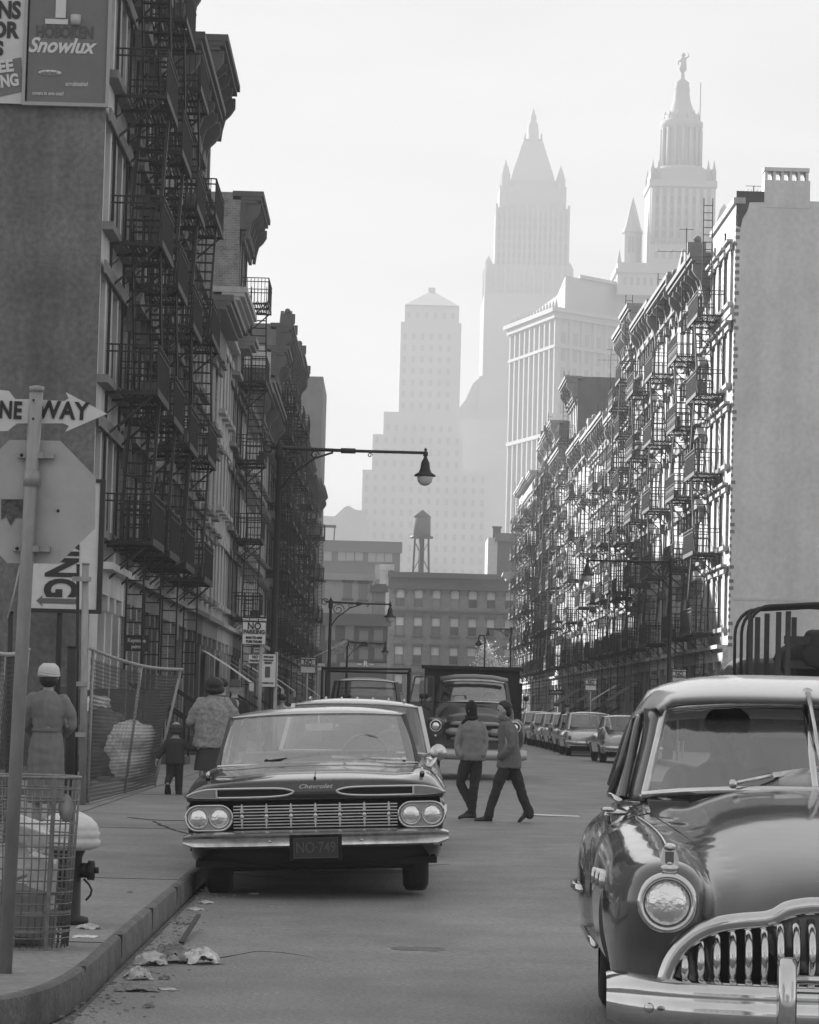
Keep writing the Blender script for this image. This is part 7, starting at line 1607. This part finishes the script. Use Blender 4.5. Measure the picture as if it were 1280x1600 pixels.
# --- street lamps
def scroll(c, r_, turns=1.4, n=22, sx_=1, start=0):
    return [(c[0] + sx_*r_*(1 - .75*i/n)*math.cos(start + 2*math.pi*turns*i/n), c[1], c[2] + r_*(1 - .75*i/n)*math.sin(start + 2*math.pi*turns*i/n)) for i in range(n + 1)]
def street_lamp(label, X, Y, z_arm, arm, lamp_drop, s=1., kind='arm'):
    d = 1 if arm > 0 else -1; P = thing('street_lamp', label, 'street lamp', (X, Y, .15), 0, 'street lamps with long arms')
    z = z_arm - .15; mb = MB(); mb.lathe([(.17, 0), (.17, .5), (.13, .55), (.11, .9), (.075, 1.0), (.065, 3), (.05, z - .25), (.08, z - .22), (.09, z - .1), (.07, z), (.09, z + .04), (.04, z + .12), (0, z + .2)], 12); mb.build('pole', m_iron, P)
    mb = MB(); e = (arm, 0, z - .02); mb.tube([(-.2*d, 0, z + .02), (0, 0, z), (arm*.5, 0, z - .02), e], [.035, .045, .032, .03], 8)
    mb.tube([(arm*.42, 0, z - .02), (arm*.52, 0, z - .02)], .055, 8)
    mb.build('arm', m_iron, P)
    mb = MB(); mb.tube(scroll((-.22*d, 0, z + .0), .14*s, 1.3, sx_=d, start=.5), .018, 5); mb.tube([(0, 0, z - .9), (.25*d, 0, z - .55), (.7*d, 0, z - .2), (1.1*d, 0, z - .06)], .022, 6); mb.tube(scroll((.28*d, 0, z - .26), .22*s, 1.5, sx_=d), .018, 5); mb.tube(scroll((.72*d, 0, z - .12), .09*s, 1.2, sx_=d), .014, 5); mb.tube(scroll((arm*.62, 0, z - .1), .05, 1.2, sx_=d), .01, 5); mb.build('scrollwork', m_iron, P)
    h = lamp_drop; x = arm
    mb = MB(); mb.lathe([(0, z + .09), (.035, z + .05), (.02, z + .02), (.05, z), (.05, z - .08), (.03, z - .1), (.055, z - .16), (.085, z - .22), (.1, z - .34), (.13, z - .42), (.215, z - .47), (.225, z - .5), (.2, z - .5)], 20, (x, 0, 0), cap=False); lh = mb.build('lamp_hood', m_iron, P)
    mb = MB(); mb.lathe([(.15, z - .48), (.16, z - .54), (.14, z - .62), (.08, z - .68), (0, z - .7)], 18, (x, 0, 0), cap=False); mb.build('globe', mat('lamp_globe', .55, .12, coat=1), lh)
    return P
c = at(437, 700, 60); e = at(665, 712, 60); street_lamp('large bishop-armed street lamp on the left pavement, its arm reaching over the road', c.x, 60, c.z, e.x - c.x, .5)
c = at(517, 941, 108); e = at(610, 944, 108); street_lamp('second lamp on the left with a ring scroll, farther down the pavement', c.x, 108, c.z, e.x - c.x, .5)
c = at(543, 1003, 160); e = at(602, 1004, 160); street_lamp('third and smallest lamp on the left before the dark brick house', c.x, 160, c.z, e.x - c.x, .5)
c = at(1049, 878, 92); e = at(918, 878, 92); street_lamp('lamp on the right pavement with its arm pointing left over the parked cars', c.x, 92, c.z, e.x - c.x, .5)
c = at(799, 983, 205); e = at(763, 983, 205); street_lamp('far right lamp in front of the pale leafy tree', c.x, 205, c.z, e.x - c.x, .5)
YL = 230.; c = at(758, 1000, YL); P = thing('street_lamp', 'small crook-topped lamp standing before the pale tree at the street end', 'street lamp', (c.x, YL, 0))
mb = MB(); mb.tube([(0,0,0), (0,0,c.z), (-.1, 0, c.z + .35), (-.45, 0, c.z + .35), (-.5, 0, c.z)], .07, 8); mb.build('pole', m_iron, P); mb = MB(); mb.lathe([(.05, c.z), (.3, c.z - .35), (.1, c.z - .5)], 10, (-.5, 0, 0)); mb.build('lamp_hood', m_iron, P)
# --- parking signs
def psign(x0, y0, x1, y1, Y, label, lines, pole=None, head=True, m=m_signw):
    a, b = at(x0, y0, Y), at(x1, y1, Y); W_ = b.x - a.x; H_ = a.z - b.z; P = thing('street_sign', label, 'sign', (a.x, Y, b.z)); mb = MB(); mb.box(0, W_, 0, .02, 0, H_); pl = mb.build('plate', m, P)
    mb = MB(); t = W_*.025; mb.box(0, W_, -.006, -.001, 0, t); mb.box(0, W_, -.006, -.001, H_ - t, H_); mb.box(0, t, -.006, -.001, t, H_ - t); mb.box(W_ - t, W_, -.006, -.001, t, H_ - t); mb.build('border', m_ink, pl)
    if head: mb = MB(); mb.box(t, W_ - t, -.006, -.001, H_*.80, H_ - t); mb.build('header', m_ink, pl)
    for (s__, fy, sz, mm) in lines: text_at(s__, W_*sz, mm, pl, (W_/2, -.009, H_*fy), sx=.9, bold=W_*.008)
    if pole is not None: mb = MB(); mb.tube([(pole, .06, -b.z + .15), (pole, .06, H_*1.05)], .03, 8); mb.build('post', m_galv, P)
    return P
NP = [('TOW AWAY ZONE', .89, .125, m_wht), ('NO', .655, .40, m_ink), ('PARKING', .45, .235, m_ink), ('8AM TO 6PM', .25, .13, m_ink), ('TUES THURS', .11, .13, m_ink)]
psign(379, 963, 415.5, 1008, 50, 'clear white sign reading NO PARKING under a black TOW AWAY ZONE band', NP, .33)
psign(396, 1011, 414, 1020, 50.2, 'narrow white plate just under the clear NO PARKING sign', [('NO PARKING', .5, .14, m_ink)], None, False)
psign(388, 1022, 409, 1037, 58, 'small white sign reading PARKING partly behind the paper notice', [('NO', .7, .3, m_ink), ('PARKING', .3, .2, m_ink)], None, False)
P = psign(407, 1021, 431, 1074, 52, 'white paper notice with a dark picture fixed on the lamp pole', [('FOR SALE', .9, .15, m_ink), ('COME TO THE', .80, .1, m_ink), ('BENEFIT', .72, .14, m_ink), ('TONIGHT 8 PM', .12, .11, m_ink)], .28, False)
mb = MB(); mb.box(.09, .18, -.008, -.002, .17, .36); mb.build('picture', mat('picture_grey', .08, .7, var=.4, scale=30), P)
psign(470, 1026, 493, 1052, 88, 'small white NO PARKING sign farther down the left pavement', NP[:3], .2)
psign(496, 1036, 508, 1048, 95, 'tiny pale sign beside the farther NO PARKING sign', [('BUS STOP', .5, .2, m_ink)], .15, False)
psign(1051, 1045, 1072, 1068, 90, 'white NO PARKING sign just above the big sedan roof on the right', NP[:3], .2)
psign(915, 1059, 932, 1079, 108, 'white NO PARKING sign on a post above the right parked row', NP[:3], .2)
psign(858, 1078, 881, 1086, 150, 'dark hanging sign reading LAUNDRY on the right row', [('LAUNDRY', .5, .2, m_wht)], None, False, mat('sign_dark', .04, .6))
psign(195, 992, 232, 1018, 62, 'dark shop sign with pale script over the near left shopfront', [('Keystone', .66, .22, m_wht), ('paints', .28, .2, m_wht)], None, False, mat('sign_dark', .04, .6))
# flag over the left shops, antennas on the right roofs
a = at(529, 1005, 120); P = thing('flag', 'small striped flag hanging from a slanting staff on the left shops', 'flag', a); mb = MB(); mb.tube([(-1.2, 0, -.7), (.35, 0, .1)], .02, 6); mb.build('staff', m_signw, P)
mb = MB(); g = [[Vector((-.35 + .1*i + .03*math.sin(j), .02*math.sin(i*1.5), -.1 + i*.04 - j*.08)) for i in range(8)] for j in range(7)]; mb.grid(g); mb.build('cloth', mat('flag_cloth', .35, .9, var=.5, scale=8), P)
def antenna(px_, ytop, ybot, Y, label, w_=1.0):
    a = at(px_, ytop, Y); b = at(px_, ybot, Y); P = MB(); H_ = a.z - b.z; P.tube([(0,0,-1.5), (0,0,H_)], .022, 5); P.bar((-w_, 0, H_*.55), (w_*1.2, 0, H_*.57), .02)
    for x in (-w_, -w_*.5, w_*.4, w_): P.bar((x, -.5, H_*.56), (x, .5, H_*.56), .015)
    P.bar((-.3, 0, H_*.97), (.3, 0, H_*.97), .02); o = P.build('antenna', m_iron, None, loc=(a.x, Y, b.z)); tag(o, label, 'antenna')
antenna(1073, 356, 440, 119, 'tall roof antenna on the right row nearest the pale end wall', 1.15)
antenna(955, 545, 585, 188, 'roof antenna above the taller dark-sided tenement', .8); antenna(966, 535, 577, 187, 'thin second antenna right beside the first on the dark-sided tenement', .4)
antenna(1178, 290, 312, 112, 'short antenna on the parapet of the blank-walled building', .25)
# cornice end at the far right with sunlight put into its colour, tree
a = at(790, 908, 276); mb = MB(); mb.prism([(0,0), (1.2,.4), (1.2,.9), (-.3,.75), (-.4,.4), (-.1,.3)], 0, 2.5, 'y'); o = mb.build('cornice_end', mat('sunlit_tone', .45), None, loc=(a.x, 274, a.z)); tag(o, 'cornice end coloured pale for sunlight, sticking out at the far end of the right row', 'hood')
YTr = 300.; c = at(768, 1020, YTr); P = thing('tree', 'small leafy tree in front of the warehouse, sunlight put into its pale leaves', 'tree', (c.x, YTr, 0))
mb = MB(); rnd.seed(8); mb.tube([(0,0,0), (.1,0,2.2), (-.1,.1,3.6), (.1,0,6)], [.16,.13,.1,.04], 8)
br = []
for i in range(14): a = rnd.uniform(0, 6.3); z = rnd.uniform(2.2, 5); l = rnd.uniform(1, 1.9); e = Vector((l*math.cos(a), l*math.sin(a)*.8, z + rnd.uniform(.5, 1.6))); mb.tube([(0,0,z), tuple(Vector((0,0,z)).lerp(e, .5) + Vector((0,0,.15))), tuple(e)], [.06,.04,.015], 5); br.append(e)
mb.build('trunk', mat('bark', .1, .9), P)
mb = MB(); kk = YTr/FPX
for i in range(6500):
    e = rnd.choice(br + [Vector((0,0,6.5)), Vector((-.6,0,7.6)), Vector((.9,0,5.2)), Vector((1.2,0,4.2)), Vector((-1.5,0,3.6)), Vector((1.6,0,3.2))]); p = e + Vector((rnd.gauss(0,.42), rnd.gauss(0,.42), rnd.gauss(0,.42))); a, b = Vector((rnd.gauss(0,1), rnd.gauss(0,1), rnd.gauss(0,1))).normalized()*.11, Vector((rnd.gauss(0,1), rnd.gauss(0,1), rnd.gauss(0,1))).normalized()*.11
    mb.add([p - a, p - b, p + a, p + b], [(0,1,2,3)])
mb.build('crown', mat('sunlit_leaf_tone', .8, .6, var=.3, scale=2), P)  # leaves coloured very pale to stand for sunlight that misses this spot
# lattice of the fire-escape tower by the pale left building: extra rooftop landing
